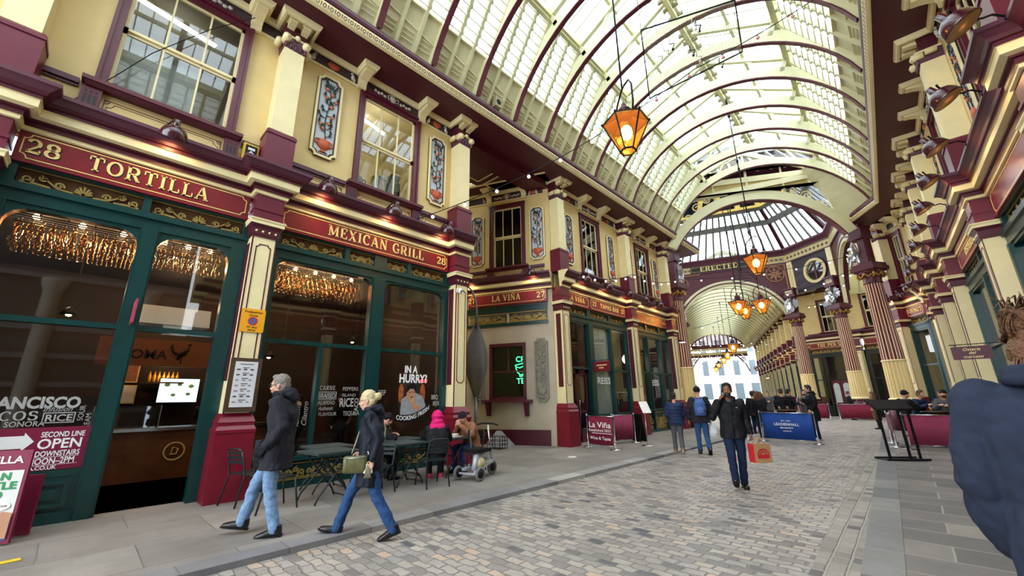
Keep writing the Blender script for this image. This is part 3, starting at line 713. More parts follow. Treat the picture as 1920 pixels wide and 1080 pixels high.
slab('kerb_stones_right', [(-10, -.07), (26, .9), (26, 1.27), (-10, .19)], -.2, ROAD+.016, ground_mat('right edging granite', 'kerb', .72))
slab('pavement_right', [(-10, -4), (26, -4), (26, .9), (-10, -.07)], -.2, ROAD+.01, ground_mat('york flagstones', 'flag', .95))

# ------------------------------------------------------------------ left shopfront terrace
G1 = 'pilasters along the shopfronts'
pilaster(FR_L, -1.57, 'cream pilaster left of the sign over the doorway', 'upper pilaster on the edge of the frame beside the first big window')
pilaster(FR_L, 1.93, 'cream pilaster with yellow zone sign and menu board', 'upper pilaster between the big window and the first flower plaque')
pilaster(FR_L, 6.77, 'cream corner pilaster with small camera, right of the poster window', 'upper corner pilaster standing just before the side alley')
pilaster(FR_L, 11.55, 'cream corner pilaster between the rendered wall and the TAPAS BAR front', 'upper corner pilaster above the corner of the rendered wall')
pilaster(FR_L, 16.75, 'cream pilaster between TAPAS BAR and clothes shop fronts', 'upper pilaster between the two TAPAS BAR and clothes shop windows')
pilaster(FR_L, 21.1, 'cream end pilaster at the far side of the clothes shop front', 'upper end pilaster next to the silver dragon column')
cornice(FR_L, -1.57, 1.93, ext0=.26); cornice(FR_L, 1.93, 6.77, ext1=.26); cornice(FR_L, 11.55, 16.75, ext0=.26); cornice(FR_L, 16.75, 21.1, ext1=.26)
upper_bay(FR_L, -1.57, 1.93, [(.22, 1.98)], 6.66, 9.33); upper_bay(FR_L, 1.93, 6.77, [(4.52, 1.82)], 6.6, 9.33)
upper_bay(FR_L, 11.55, 16.75, [(14.1, 1.5)], 6.45, 9.12); upper_bay(FR_L, 16.75, 21.1, [(18.93, 1.5)], 6.45, 9.1)
for x, z, l in ((2.88, 6.93, 'flower plaque with orange urn left of the lit upper window'), (6.05, 6.86, 'flower plaque with orange urn right of the lit upper window'),
                (12.5, 6.6, 'narrow flower plaque just right of the number 27 corner pilaster'), (15.75, 6.6, 'flower plaque between the first TAPAS BAR window and next pilaster'),
                (17.5, 6.55, 'flower plaque above the start of the clothes shop sign'), (20.35, 6.55, 'last flower plaque beside the dragon column')):
    plaque(FR_L, x, z, l, kx=1 if x < 10 else .98)
eaves(FR_L, [(-8, 0), (24.2, 0)])
wl = MB(); wl.box(-8, -1.8, 0, .2, 0, 9.9); struct('wall_left', wl, M_WALL, FR_L)
signboard(FR_L, -1.3, 1.66, 'maroon shop sign with 28 at its left end, above the open doorway', [('28', -1.02, .23, .35), ('TORTILLA', .22, .25, 1.55)])
signboard(FR_L, 2.2, 6.5, 'maroon shop sign with two gold words and 28 at its right end', [('MEXICAN GRILL', 4.42, .26, 2.5), ('28', 6.24, .2, .3)])
shopfront(FR_L, -1.35, 1.73, [(-1.2, .22, 'w'), (.46, 1.48, 'd')], .64, 2.7, 4.28, [(-1.2, .17), (.27, 1.62)], rr=.26)
shopfront(FR_L, 2.13, 6.55, [(2.28, 4.32, 'w'), (4.66, 6.42, 'w')], .5, 2.68, 4.3, [(2.28, 3.62), (3.72, 4.34), (4.66, 5.24), (5.34, 6.44)], lower=[3.33], panel='grille', rr=.2)
signboard(FR_L, 11.82, 13.55, 'short red sign panel beside the corner, left of the words TAPAS BAR', [('LA VIÑA', 12.65, .2, 1.1)])
signboard(FR_L, 13.57, 16.48, 'red sign panel reading 27 TAPAS BAR 27', [('27', 13.9, .2, .3), ('TAPAS BAR', 15.1, .2, 1.5), ('27', 16.2, .2, .28)])
signboard(FR_L, 17.02, 20.83, 'red sign panel over the clothes shop with the number 26', [('26', 17.35, .16, .26), ('REISS', 18.95, .17, .85), ('26', 20.5, .16, .26)])
shopfront(FR_L, 11.8, 16.52, [(12.0, 13.36, 'd'), (13.72, 14.98, 'w'), (15.14, 16.42, 'w')], .9, 2.6, 4.28, [(11.95, 13.36), (13.6, 15.0), (15.12, 16.42)], rr=.08)
shopfront(FR_L, 17.0, 20.88, [(17.1, 18.38, 'w'), (18.52, 19.8, 'w'), (19.94, 20.78, 'w')], .96, 2.62, 4.28, [(17.1, 18.38), (18.52, 19.8), (19.94, 20.78)], panel='grille', rr=.06)
# the cut-back end wall of the first block and the LA VIÑA front facing the alley
ew = MB(); ew.box(6.9, 7.0, .02, 5.5, 0, 9.9); struct('wall_alley', ew, M_WALL, FR_L)
LVB = XY(1.388, 14.28); LVA = XY(1.388-.94*5.2, 14.28+.342*5.2); FR_V = frame(LVA, LVB); LVW = 5.2
V = lambda t: LVW-.2-t                     # distance from the measured corner -> local x
M_STONE = mat('pale rendered wall', '#b9ad98', .7, var=.1, vs=1.6, bump=.1)
b = MB(); b.box(0, V(2.18), 0, .15, 0, 4.15); b.box(V(.78), LVW+.1, 0, .15, 0, 4.15); b.box(V(2.18), V(.78), 0, .15, 0, 1.5); b.box(V(2.18), V(.78), 0, .15, 3.5, 4.15); b.box(0, LVW+.1, 0, .15, 4.15, 5.45); struct('wall_front', b, M_STONE, FR_V)
b = MB(); b.box(0, LVW-.15, -.04, 0, 0, .47); b.box(0, LVW-.15, -.06, 0, .44, .5); struct('baseboard_front', b, M_DMAR, FR_V)
b = MB(); b.box(0, LVW-.1, -.05, 0, 4.15, 4.26); b.box(0, LVW-.1, -.04, 0, 4.66, 4.9); o = struct(num('trim'), b, M_GREEN, FR_V)
for a_, b_ in ((.3, 1.9), (1.98, 3.5), (3.6, LVW-.12)): grille(o, a_, b_, 4.27, 4.64, -.02, M_GREEN)
cornice(FR_V, 0, LVW+.12, p0=False, p1=False)
signboard(FR_V, V(3.05), V(-.12), 'red sign panel with 27 at both ends above the rendered wall', [('27', V(2.9), .2, .28), ('LA VIÑA', V(1.48), .23, 1.15), ('27', V(.12), .22, .3)])
upper_bay(FR_V, 0, LVW+.1, [(V(1.44), 1.5)], 6.45, 9.12, wall='wall_front', p0=False, p1=False)
plaque(FR_V, V(2.73), 6.6, 'flower plaque on the alley front, left of the dark upper window'); plaque(FR_V, V(.2), 6.6, 'flower plaque on the alley front, right of the dark upper window')
room(FR_V, .3, LVW-.5, 6.2, 9.6, 2.5); room(FR_V, .8, LVW-.3, .5, 4.1, 1.6)
mono = mat('grey stone relief', '#8f887a', .75, var=.15, vs=10)
pm = make_plaque(mono, .5, 2.2); pm['label'] = 'grey stone relief plaque right of the neon window'; pm['group'] = 'stone relief plaques on the rendered wall'; put(pm, FR_V, V(.2), 0, 1.42)
pm2 = dup(pm, 'grey stone relief plaque behind the tall steel blade pole'); put(pm2, FR_V, V(2.63), 0, 1.36)
# neon window
wn = link(num('window'), None); wn['kind'] = 'structure'; put(wn, FR_V, V(1.48), 0, 0)
f = MB(); W2 = .7
for s in (-1, 1): f.box(s*W2-.1 if s > 0 else -W2, W2 if s > 0 else -W2+.1, -.08, .1, 1.5, 3.5)
f.box(-W2, W2, -.08, .1, 3.38, 3.5); f.box(-W2, W2, -.08, .1, 1.5, 1.6); f.box(-W2, W2, .0, .08, 2.46, 2.52)
for x in (-.02, .0): f.box(x, x+.03, .02, .06, 2.5, 3.4)
obj('frame', f, M_MAR, wn)
g = MB(); g.box(-W2+.1, W2-.1, .03, .036, 1.6, 3.38); obj('pane', g, GLASS, wn)
f = MB(); f.box(-.92, .92, -.3, 0, 1.42, 1.5)
for s in (-1, 1): f.frustum(s*.72-.07, s*.72+.07, -.1, 0, .95, s*.72-.07, s*.72+.07, -.27, 0, 1.42)
obj('shelf', f, M_MAR, wn)
ns = thing('neon_sign', 'green neon sign glowing behind the small red window', 'neon sign'); put(ns, FR_V, V(1.08), .25, 0)
NEON = mat('green neon', '#30ff70', .5, var=0, emit=9, ecol=(.03, 1, .22))
for t_, z in (('CR', 2.84), ('TE', 2.06)):
    cu = sans(t_, .2, 0, .01, bold=.0); obj('letters', cu, NEON, ns, (0, 0, z))
n = MB(); n.tube([(-.2, 0, 2.72), (.1, 0, 2.78), (.2, 0, 2.72), (-.02, 0, 2.62), (-.18, 0, 2.66), (-.2, 0, 2.72)], .014, 6); n.tube([(-.18, 0, 2.62), (-.12, 0, 2.46), (0, 0, 2.36), (.1, 0, 2.4)], .014, 6)
n.tube([(-.05, 0, 2.34), (.02, 0, 2.3), (.1, 0, 2.36), (.16, 0, 2.5)], .014, 6); obj('pancake_outline', n, NEON, ns)
nl = bpy.data.lights.new('neon_glow', 'POINT'); nl.energy = 6; nl.color = (.1, 1, .3); nl.shadow_soft_size = .2; no = bpy.data.objects.new('neon_glow', nl); COL.objects.link(no); no.parent = ns; no.location = (0, .15, 2.5)
# goosenecks, left
for x, l in ((.32, 'maroon gooseneck lamp under the first big window'), (2.91, 'maroon gooseneck lamp at the start of the two-word gold sign'), (4.49, 'maroon gooseneck lamp above the two gold words'), (6.1, 'maroon gooseneck lamp above the right-hand 28'),
             (12.75, 'maroon gooseneck lamp above the short sign panel beside the corner'), (14.35, 'maroon gooseneck lamp above the TAPAS BAR words'), (16.1, 'maroon gooseneck lamp left of the clothes shop front'), (17.6, 'first maroon gooseneck lamp above the clothes shop sign'), (19.2, 'second maroon gooseneck lamp above the clothes shop sign'), (20.9, 'maroon gooseneck lamp nearest the left dragon column')):
    gooseneck(FR_L, x, l)
gooseneck(FR_V, V(.35), 'maroon gooseneck lamp above the sign over the rendered wall'); gooseneck(FR_V, V(2.9), 'maroon gooseneck lamp half hidden behind the corner pilaster')
# rooms behind the left fronts
for a_, b_, z0, z1, d in ((11.8, 16.6, 6.2, 9.6, 2.6), (16.8, 21, 6.2, 9.6, 2.6)): room(FR_L, a_, b_, z0, z1, d)
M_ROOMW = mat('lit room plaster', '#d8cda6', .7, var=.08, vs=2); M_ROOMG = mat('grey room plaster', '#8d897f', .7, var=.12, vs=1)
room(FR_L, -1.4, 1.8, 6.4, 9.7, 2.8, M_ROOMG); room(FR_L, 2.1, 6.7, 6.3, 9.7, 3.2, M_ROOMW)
def tube_light(FR, x, y, z, L, label, rz=0, energy=30):
    r = thing('fluorescent_light', label, 'light', None); put(r, FR, x, y, z, rz)
    b = MB(); b.box(-L/2, L/2, -.06, .06, .03, .08); obj('housing', b, M_WHITE, r)
    b = MB(); b.tube([(-L/2+.03, 0, 0), (L/2-.03, 0, 0)], .03, 8); obj('tube', b, mat('tube glow', '#fff6d8', .5, var=0, emit=22, ecol=(1, .93, .75)), r)
tube_light(FR_L, -.2, .9, 9.3, 1.9, 'long fluorescent tube in the large upper window', .2); tube_light(FR_L, 4.2, 1.1, 9.35, 1.7, 'long fluorescent tube in the lit upper window', .25)
b = MB(); b.box(-.62, .5, .2, .23, 6.62, 7.96); struct(num('wall_back'), b, mat('grey board', '#8c8d8b', .7, var=.06), FR_L)
# ------------------------------------------------------------------ right-hand terrace
RU = [7.7, 12.5, 17.65, 20.6, 23.6, 25.02]
lab = ['cream pilaster nearest on the right-hand side', 'cream pilaster beside the large red sign on the right', 'cream pilaster behind the hanging three-line sign', 'cream pilaster between the hanging three-line sign and the seated group', 'cream pilaster right of the one-word corner sign', 'corner pilaster at the end of the right-hand terrace']
GR = 'right-hand pilasters along the shopfronts'
for i, u in enumerate(RU): pilaster(FR_R, -u, lab[i], lab[i].replace('cream pilaster', 'upper storey pilaster above the one').replace('corner pilaster', 'upper corner pilaster'), GR)
sides = [(2.4, 7.7)]+[(RU[i], RU[i+1]) for i in range(5)]
for i, (a, b) in enumerate(sides):
    wide = b-a > 4; mid = (a+b)/2; narrow = b-a < 2
    cornice(FR_R, -b, -a, ext0=.0)
    wn = [] if narrow else [(-mid, 1.55 if wide else 1.2)]
    upper_bay(FR_R, -b, -a, wn, 6.5, 9.15, wall='wall_right')
    if not narrow:
        room(FR_R, -b+.3, -a-.3, 6.2, 9.6, 2.4)
        L = shopfront(FR_R, -b+.22, -a-.22, [(-b+.4, -mid-.1, 'w'), (-mid+.1, -a-.4, 'w')], .7, 2.75, 4.28, [(-b+.4, -mid-.06), (-mid+.06, -a-.4)], rr=.08, back=M_GREEN)
        room(FR_R, -b+.3, -a-.3, .0, 4.4, 3.5)
    if wide and i:
        plaque(FR_R, -mid-1.45, 6.62, 'flower plaque seen edge-on, far side of the %s right-hand window' % ('nearest' if i == 1 else 'second')); plaque(FR_R, -mid+1.45, 6.62, 'flower plaque seen edge-on, near side of the %s right-hand window' % ('nearest' if i == 1 else 'second'))
    signboard(FR_R, -b+.28, -a-.28, ['long red sign above the walker in navy', 'long blank red sign on the near right', 'red sign with faint gilt letters on the right', 'short red sign above the hanging three-line sign', 'short red sign before the right-hand corner shop', 'narrow red panel on the corner of the right terrace'][i], [('OSTERIA', -mid-.2, .2, 1.5)] if i == 2 else [])
# chamfered corner
CH_A = XY(19.3, 20.8); CH_B = XY(18.45, 17.45); FR_C = frame(CH_A, CH_B); CL = (Vector(CH_B)-Vector(CH_A)).length
pilaster(FR_C, CL-1.62, 'cream pilaster between the one-word corner sign and the ribbed column', 'upper pilaster behind the nearest dragon', GR)
cornice(FR_C, 0, CL-1.62, p0=False); cornice(FR_C, CL-1.62, CL-.1, p1=False)
upper_bay(FR_C, 0, CL, [(CL-.85, .85)], 6.5, 9.1, wall='wall_corner', p0=False, p1=False, reliefs=False)
room(FR_C, .2, CL-.3, 6.2, 9.5, 1.6); room(FR_C, .2, CL-.3, 0, 4.4, 1.6)
signboard(FR_C, CL-1.3, CL-.14, 'red corner sign with one gold word, behind the largest column', [("YOUNG'S", CL-.74, .2, .95)]); signboard(FR_C, .1, CL-1.9, 'red corner sign with a white shield, beside the ribbed column', [])
shopfront(FR_C, CL-1.4, CL-.1, [(CL-1.25, CL-.3, 'w')], .7, 2.75, 4.28, rr=.06); shopfront(FR_C, .05, CL-1.85, [(.2, CL-2.0, 'w')], .7, 2.75, 4.28, rr=.06)
sh = MB(); sh.poly([(-.13, .3), (-.13, .12), (0, -.02), (.13, .12), (.13, .3)], -.02, 0); o = obj('shield_badge', sh, M_WHITE); tag(o, 'white shield badge on the corner sign beside the ribbed column', 'badge'); put(o, FR_C, CL-2.3, -.15, 5.04)
wr = MB(); wr.box(-2.3, 12, 0, .2, 0, 9.9); struct('wall_right', wr, mat('slate grey front', '#3a3b40', .6, var=.25, vs=1.5), FR_R)
IR = FR_R.inverted()
def toR(p): q = IR @ Vector((p[0], p[1], 0)); return (q.x, q.y)
E_END = (26.2, -.12)
eaves(FR_R, [toR(E_END), toR((23.4, -1.72)), (8, 0)])
for x in (-1.2, 1.2, 3.6, 6., 8.4):
    b = MB(); b.lathe([(.3, 0), (.3, .3), (.24, .4), (.22, 5.2), (.32, 5.4), (.32, 5.6)], 14, (x, -.1, 0)); o = struct(num('trim'), b, mat('pale stone', '#a8a296', .7, var=.1), FR_R)
for z in (1.2, 2.1, 3., 3.9, 5.6, 7.4): b = MB(); b.box(-2.2, 10, -.12, 0, z, z+.16); struct(num('trim'), b, mat('slate band', '#6f7076', .5), FR_R)
sf = MB(); q = [CH_A, E_END, (23.4, -1.74), CH_B]; sf.add([(x, y, 9.8) for x, y in q]+[(x, y, 9.9) for x, y in q], [(0, 1, 2, 3), (7, 6, 5, 4)]); struct('trim_corner_soffit', sf, M_DMAR)
NL = ['closest right-hand gooseneck lamp, cut by the top of the frame', 'second right-hand gooseneck lamp from the top, long black arm', 'third right-hand gooseneck lamp from the top', 'fourth right-hand gooseneck lamp from the top', 'fifth right-hand gooseneck lamp from the top', 'sixth right-hand gooseneck lamp from the top', 'seventh right-hand gooseneck lamp from the top', 'eighth right-hand gooseneck lamp from the top', 'right-hand gooseneck lamp just before the corner', 'ninth right-hand gooseneck lamp from the top']
for i, u in enumerate((6.77, 8.5, 10.25, 11.95, 13.7, 15.5, 17.35, 19.2, 24.2, 21.2)): gooseneck(FR_R, -u, NL[i], .95, 6.0, energy=40)
for i, x in enumerate((CL-.5, CL-1.3)): gooseneck(FR_C, x, ['gooseneck lamp above the one-word corner sign', 'gooseneck lamp beside the nearest dragon'][i], .7, 5.95)

# ------------------------------------------------------------------ glazed vaults
M_RMAR = mat('rib edge maroon', '#561226', .5, var=.06)
M_LOUV = bpy.data.materials.new('louvre glass'); M_LOUV.use_nodes = True
nt = M_LOUV.node_tree; b_ = nt.nodes['Principled BSDF']; b_.inputs['Base Color'].default_value = (.6, .72, .71, 1); b_.inputs['Roughness'].default_value = .25; b_.inputs['Alpha'].default_value = .68
def lerp(a, b, t): return Vector(a)*(1-t)+Vector(b)*t
def vault(Ls, Rs, rise=2.85, zs=10.1, slats=9, strips=3, detail=True, first_solid=0):
    root = link('ceiling', None); root['kind'] = 'structure'
    n = len(Ls)
    def pt(k, q, z, off=0.):
        k = max(0, min(n-1, k)); i = min(int(k), n-2); t = k-i
        A = lerp(Ls[i], Ls[i+1], t); B = lerp(Rs[i], Rs[i+1], t); p = A+(B-A)*q; return Vector((p.x, p.y, z))
    QK, ZK, ZR = .19, zs+3.0, zs+4.3
    RIB = None
    for k in range(n):
        A, B = Vector(Ls[k]), Vector(Rs[k]); W = (B-A).length; t = Vector((-(B-A).y, (B-A).x)).normalized(); h = W/2-.06; r = (h*h+rise*rise)/(2*rise); zc = zs+rise-r
        a0 = math.asin(min(1, h/r)); N = 26
        m = MB(); inner = []; outer = []; fl = []
        for i in range(N+1):
            a = -a0+2*a0*i/N
            inner.append((math.sin(a)*r, zc+math.cos(a)*r)); d = .42-.02*math.cos(a)
            outer.append((math.sin(a)*(r+d), zc+math.cos(a)*(r+d))); fl.append((math.sin(a)*(r+.035), zc+math.cos(a)*(r+.035)))
        def strip(lo, hi, hw, mi):
            vs = []
            for i in range(N+1):
                for (x, z), s in ((lo[i], -1), (lo[i], 1), (hi[i], 1), (hi[i], -1)):
                    p = A+(B-A)*(.5+x/W)+t*hw*s; vs.append((p.x, p.y, z))
            fs = []
            for i in range(N):
                for j in range(4): fs.append((4*i+j, 4*i+(j+1) % 4, 4*(i+1)+(j+1) % 4, 4*(i+1)+j))
            m.add(vs, fs, mi)
        strip(fl, outer, .05, 0); strip(inner, fl, .075, 1)
        obj('rib', m, [M_ROOF, M_RMAR], root)
        m = MB()                          # rafters and struts over the rib
        for q0, q1 in ((0, QK), (1, 1-QK)):
            p0, p1 = pt(k, q0+(-.045 if q0 < .5 else .045), zs-.2), pt(k, q1, ZK); m.bar(p0, p1, .12, .3)
            m.bar(p1, pt(k, .5, ZR), .13, .3); m.bar(pt(k, q1, ZK+.1), pt(k, q1+(.03 if q1 < .5 else -.03), ZK-.55), .1, .14)
            qm = (q1+.5)/2; m.bar(pt(k, qm, (ZK+ZR)/2), pt(k, q1+(.1 if q1 < .5 else -.1), ZK-.2), .07, .1)
        obj('rafter', m, M_ROOF, root)
    for k in range(n-1):
        for side in (0, 1):
            Q = (lambda x: x) if side == 0 else (lambda x: 1-x)
            def S(u, v): return pt(k+u, Q(-.05+(QK+.05)*v), zs-.22+(ZK-zs+.22)*v)
            v0 = .4
            m = MB(); m.add([S(0, 0), S(1, 0), S(1, v0), S(0, v0)], [(0, 1, 2, 3), (3, 2, 1, 0)])
            ps = [S(0, 0), S(1, 0), S(1, v0), S(0, v0)]
            nn = (ps[1]-ps[0]).cross(ps[3]-ps[0]).normalized(); nn = nn if nn.z < 0 else -nn
            for i in range(1, strips): m.bar(S(i/strips, 0), S(i/strips, 1), .09, .16)
            if detail:
                for i in range(strips):
                    u0, u1 = (i+.2)/strips, (i+.8)/strips
                    for v in (.17, .2, .23): m.bar(S(u0, v)+nn*.03, S(u1, v)+nn*.03, .03, .02)
                m.bar(S(0, v0)+nn*.02, S(1, v0)+nn*.02, .07, .07); m.bar(S(0, .3)+nn*.01, S(1, .24)+nn*.01, .04, .04)
            obj('side_board', m, M_ROOF, root)
            g = MB()
            if slats:
                for i in range(strips):
                    u0, u1 = (i+.1)/strips, (i+.9)/strips
                    for j in range(slats):
                        v = v0+.02+(1-v0-.04)*j/slats; dv = (1-v0)/slats*1.05
                        g.add([S(u0, v)+nn*.14, S(u1, v)+nn*.14, S(u1, v+dv)-nn*.01, S(u0, v+dv)-nn*.01], [(0, 1, 2, 3)])
                        a_, c_ = S(u0, v)+nn*.15, S(u1, v)+nn*.15; g.bar(a_, c_, .022, .022, 1); e_, f_ = S(u0, v)-nn*.01, S(u1, v)-nn*.01; h_, i_ = S(u0, v+dv)-nn*.01, S(u1, v+dv)-nn*.01; g.add([a_, e_, h_], [(0, 1, 2)], 1); g.add([c_, f_, i_], [(0, 1, 2)], 1)
                obj('louvres', g, [M_LOUV, M_ROOF], root)
            else:
                g.add([S(0, v0), S(1, v0), S(1, 1), S(0, 1)], [(0, 1, 2, 3)]); obj('side_board', g, M_ROOF, root)
            m = MB(); a, b = pt(k, Q(QK), ZK), pt(k+1, Q(QK), ZK); m.bar(a, b, .24, .26); m.bar(a-Vector((0, 0, .18)), b-Vector((0, 0, .18)), .1, .1)
            a, b = pt(k, Q((QK+.5)/2), (ZK+ZR)/2+.08), pt(k+1, Q((QK+.5)/2), (ZK+ZR)/2+.08); m.bar(a, b, .09, .12)
            for i in range(1, strips+1):
                u = i/(strips+1); m.bar(pt(k+u, Q(QK), ZK+.1), pt(k+u, .5, ZR+.08), .035, .05)
            obj('purlin', m, M_ROOF, root)
            g = MB(); g.add([pt(k, Q(QK), ZK+.16), pt(k+1, Q(QK), ZK+.16), pt(k+1, .5, ZR+.14), pt(k, .5, ZR+.14)], [(0, 1, 2, 3)]); obj('roof_pane', g, RGLASS, root)
        m = MB(); m.bar(pt(k, .5, ZR-.05), pt(k+1, .5, ZR-.05), .3, .3); m.bar(pt(k, .5, ZR-.3), pt(k+1, .5, ZR-.3), .12, .2)
        if detail:
            for j in range(4): m.bar(pt(k+.12+.25*j, .47, ZR-.22), pt(k+.12+.25*j, .53, ZR-.22), .09, .12, 1)
        obj('ridge_beam', m, [M_ROOF, mat('grey vent slats', '#8d866c', .6)], root)
    return pt
NEARL = []; NEARR = []
for k in range(-6, 13):
    sl = 1.8+1.57*k; f = max(0, k-6)/6*3.1; sr = sl+f
    NEARL.append((sl, 7.5)); NEARR.append((sr, -1.19+.031*sr))
PV = vault(NEARL, NEARR)
# oblique end arch towards the crossing
AL, AR = Vector(XY(8.95, 20.4)), Vector(XY(16.5, 18.5))
def arch_ring(name, A, B, z0, rise, depth, thick, mats, N=30, edge=.05, parent=None):
    A, B = Vector(A), Vector(B); W = (B-A).length; t = Vector((-(B-A).y, (B-A).x)).normalized(); h = W/2; r = (h*h+rise*rise)/(2*rise); zc = z0+rise-r; a0 = math.acos(max(-1, min(1, (r-rise)/r)))
    m = MB()
    for lo, hi, hw, mi in ((edge, depth, thick, 0), (0, edge, thick+.02, 1)):
        vs = []
        for i in range(N+1):
            a = -a0+2*a0*i/N
            for rr, s in ((r+lo, -1), (r+lo, 1), (r+hi, 1), (r+hi, -1)):
                p = A+(B-A)*(.5+math.sin(a)*rr/W)+t*hw*s; vs.append((p.x, p.y, zc+math.cos(a)*rr))
        m.add(vs, [(4*i+j, 4*i+(j+1) % 4, 4*(i+1)+(j+1) % 4, 4*(i+1)+j) for i in range(N) for j in range(4)], mi)
        m.add([], [])
    o = obj(name, m, mats, parent)
    if not parent: o['kind'] = 'structure'
    return o, r, zc
ar, r_, zc_ = arch_ring('trim_arch', AL, AR, 9.1, 2.35, .55, .14, [M_ROOF, M_RMAR])
tt = (AR-AL).normalized(); W = (AR-AL).length
def ap(x, z, off=0): p = AL+tt*x; n = Vector((tt.y, -tt.x)); return (p.x+n.x*off, p.y+n.y*off, z)
m = MB(); m.bar(ap(.3, 11.9), ap(W-.3, 12.6), .14, .3); m.bar(ap(.1, 10.2), ap(.6, 12.6), .14, .2); m.bar(ap(W-.1, 10.2), ap(W-.6, 12.6), .14, .2); m.bar(ap(.1, 12.75), ap(W-.1, 12.75), .14, .3); m.bar(ap(W/2, 11.6), ap(W/2, 14.3), .1, .12)
for x in (2.2, W-2.2): m.bar(ap(x, 11.3), ap(x, 13.5), .08, .1)
m.bar(ap(.6, 12.9), ap(W/2, 14.4), .12, .25); m.bar(ap(W-.6, 12.9), ap(W/2, 14.4), .12, .25)
obj('gable_frame', m, M_ROOF, ar)
sc = MB()
for s in (0, 1):
    for cx, cz, rr, a0 in ((.75, 10.9, .3, 200), (1.25, 11.45, .27, 20), (1.8, 11.85, .2, 200), (.4, 10.35, .2, 60)):
        P = spiral(cx, cz, rr, a0, 1.4, 14); P = [ap(x if not s else W-x, z) for x, z in P]; sc.tube(P, .035, 6)
obj('spandrel_scroll', sc, M_CREAM, ar)

gb = MB()                                  # boards closing the wedge between the last rib and the oblique arch
for q0, q1, xa, sg in ((-.05, .19, -.2, 1), (1.05, .81, W+.2, -1)):
    for i in range(8):
        v0, v1 = i/8, (i+1)/8; P = []
        for v in (v0, v1): P.append((PV(18, q0+(q1-q0)*v, 9.88+3.2*v), Vector(ap(xa+sg*1.5*v, 9.88+3.0*v))))
        gb.add([P[0][0], P[0][1], P[1][1], P[1][0]], [(0, 1, 2, 3)])
obj('end_board', gb, M_ROOF, ar)
# ------------------------------------------------------------------ domed crossing
OCT = [XY(*p) for p in ((8.95, 20.4), (16.5, 18.5), (19.6, 21.0), (23.5, 27.8), (22.7, 31.6), (14.35, 35.4), (10.8, 33.), (7., 24.5))]
OC = Vector((sum(p[0] for p in OCT)/8, sum(p[1] for p in OCT)/8))
M_STB = mat('star band cream', '#cdbd86', .5, var=.08); M_GREYW = mat('grey purple wall', '#57505a', .6, var=.1); M_ROS = mat('bronze rosette', '#94613f', .5, var=.2)
M_BLUEP = mat('dark blue panel', '#2a3350', .5, var=.1)
dome = link('ceiling', None); dome['kind'] = 'structure'
def rp(i, t, z, k):           # point on octagon side i, fraction t, pulled k towards the middle
    p = lerp(OCT[i], OCT[(i+1) % 8], t); p = p*(1-k)+OC*k; return Vector((p.x, p.y, z))
ZL = [(13.25, 0.0), (15.15, .2), (15.4, .225), (16.1, .32), (16.3, .33), (17.6, .5), (18.2, 1.)]
for i in range(8):
    nb = max(4, int((Vector(OCT[i])-Vector(OCT[(i+1) % 8])).length/.62)); m = MB(); g = MB()
    for (za, ka), (zb, kb), glass in ((ZL[0], ZL[1], 1), (ZL[2], ZL[3], 1)):
        for j in range(nb+1):
            t = j/nb; m.bar(rp(i, t, za, ka), rp(i, t, zb, kb), .13 if 0 < j < nb else .26, .16, 0 if 0 < j < nb else 1)
        g.add([rp(i, 0, za, ka), rp(i, 1, za, ka), rp(i, 1, zb, kb), rp(i, 0, zb, kb)], [(0, 1, 2, 3)])
    m.bar(rp(i, 0, 15.27, .21), rp(i, 1, 15.27, .21), .42, .34); m.bar(rp(i, 0, 16.2, .325), rp(i, 1, 16.2, .325), .25, .25)
    obj('glazing_bar', m, [mat('lantern bar grey', '#6d6a66', .5), M_RMAR], dome); obj('roof_pane', g, RGLASS, dome)
    p = MB(); p.add([rp(i, 0, 16.3, .33), rp(i, 1, 16.3, .33), rp(i, 1, 17.6, .5), rp(i, 0, 17.6, .5)], [(0, 1, 2, 3), (3, 2, 1, 0)]); p.add([rp(i, 0, 17.6, .5), rp(i, 1, 17.6, .5), (OC.x, OC.y, 18.2)], [(0, 1, 2)])
    obj('dome_board', p, M_STB, dome)
    p = MB(); np_ = max(2, nb//3)
    for j in range(np_):
        u0, u1 = (j+.14)/np_, (j+.86)/np_
        q = [rp(i, u, 16.4+1.15*v, .343+.15*v)-Vector((0, 0, .03)) for u, v in ((u0, .1), (u1, .1), (u1, .75), (u0+(u1-u0)*.82, .95), (u0+(u1-u0)*.18, .95), (u0, .75))]
        p.add(q, [(0, 1, 2, 3, 4, 5), (5, 4, 3, 2, 1, 0)])
    obj('dome_panel', p, M_BLUEP, dome)
# ring entablature: frieze with stars, cornice
ring = [tuple(p) for p in OCT]+[tuple(OCT[0]), tuple(OCT[1])]
cs = MB(); cs.sweep(list(reversed(ring)), [(-.3, 12.0), (.1, 12.0), (.1, 12.1), (.04, 12.12), (.04, 12.66), (.1, 12.68), (.14, 12.8), (.3, 12.98), (.36, 13.05), (.36, 13.2), (.0, 13.25), (-.3, 13.25)], [0, 0, 0, 1, 1, 0, 0, 2, 0, 0, 0], False)
struct('trim_ring_cornice', cs, [M_PUR, M_STB, M_DMAR])
FR_N = frame(OCT[5], OCT[4]); LN = (Vector(OCT[4])-Vector(OCT[5])).length
FR_NE = frame(OCT[4], OCT[3]); LNE = (Vector(OCT[3])-Vector(OCT[4])).length
FR_E = frame(OCT[3], OCT[2]); LE = (Vector(OCT[2])-Vector(OCT[3])).length
er = signboard(FR_N, 1.9, 7.4, 'dark beam lettered ERECTED in pale capitals above the far arch', [('ERECTED', 4.2, .42, 3.)], 12.14, 12.64, 'frieze_sign')
for c_ in KIDS[er.name]:
    if c_.name.startswith('board'): c_.data.materials[0] = mat('black beam', '#1d1016', .5)
st = MB()
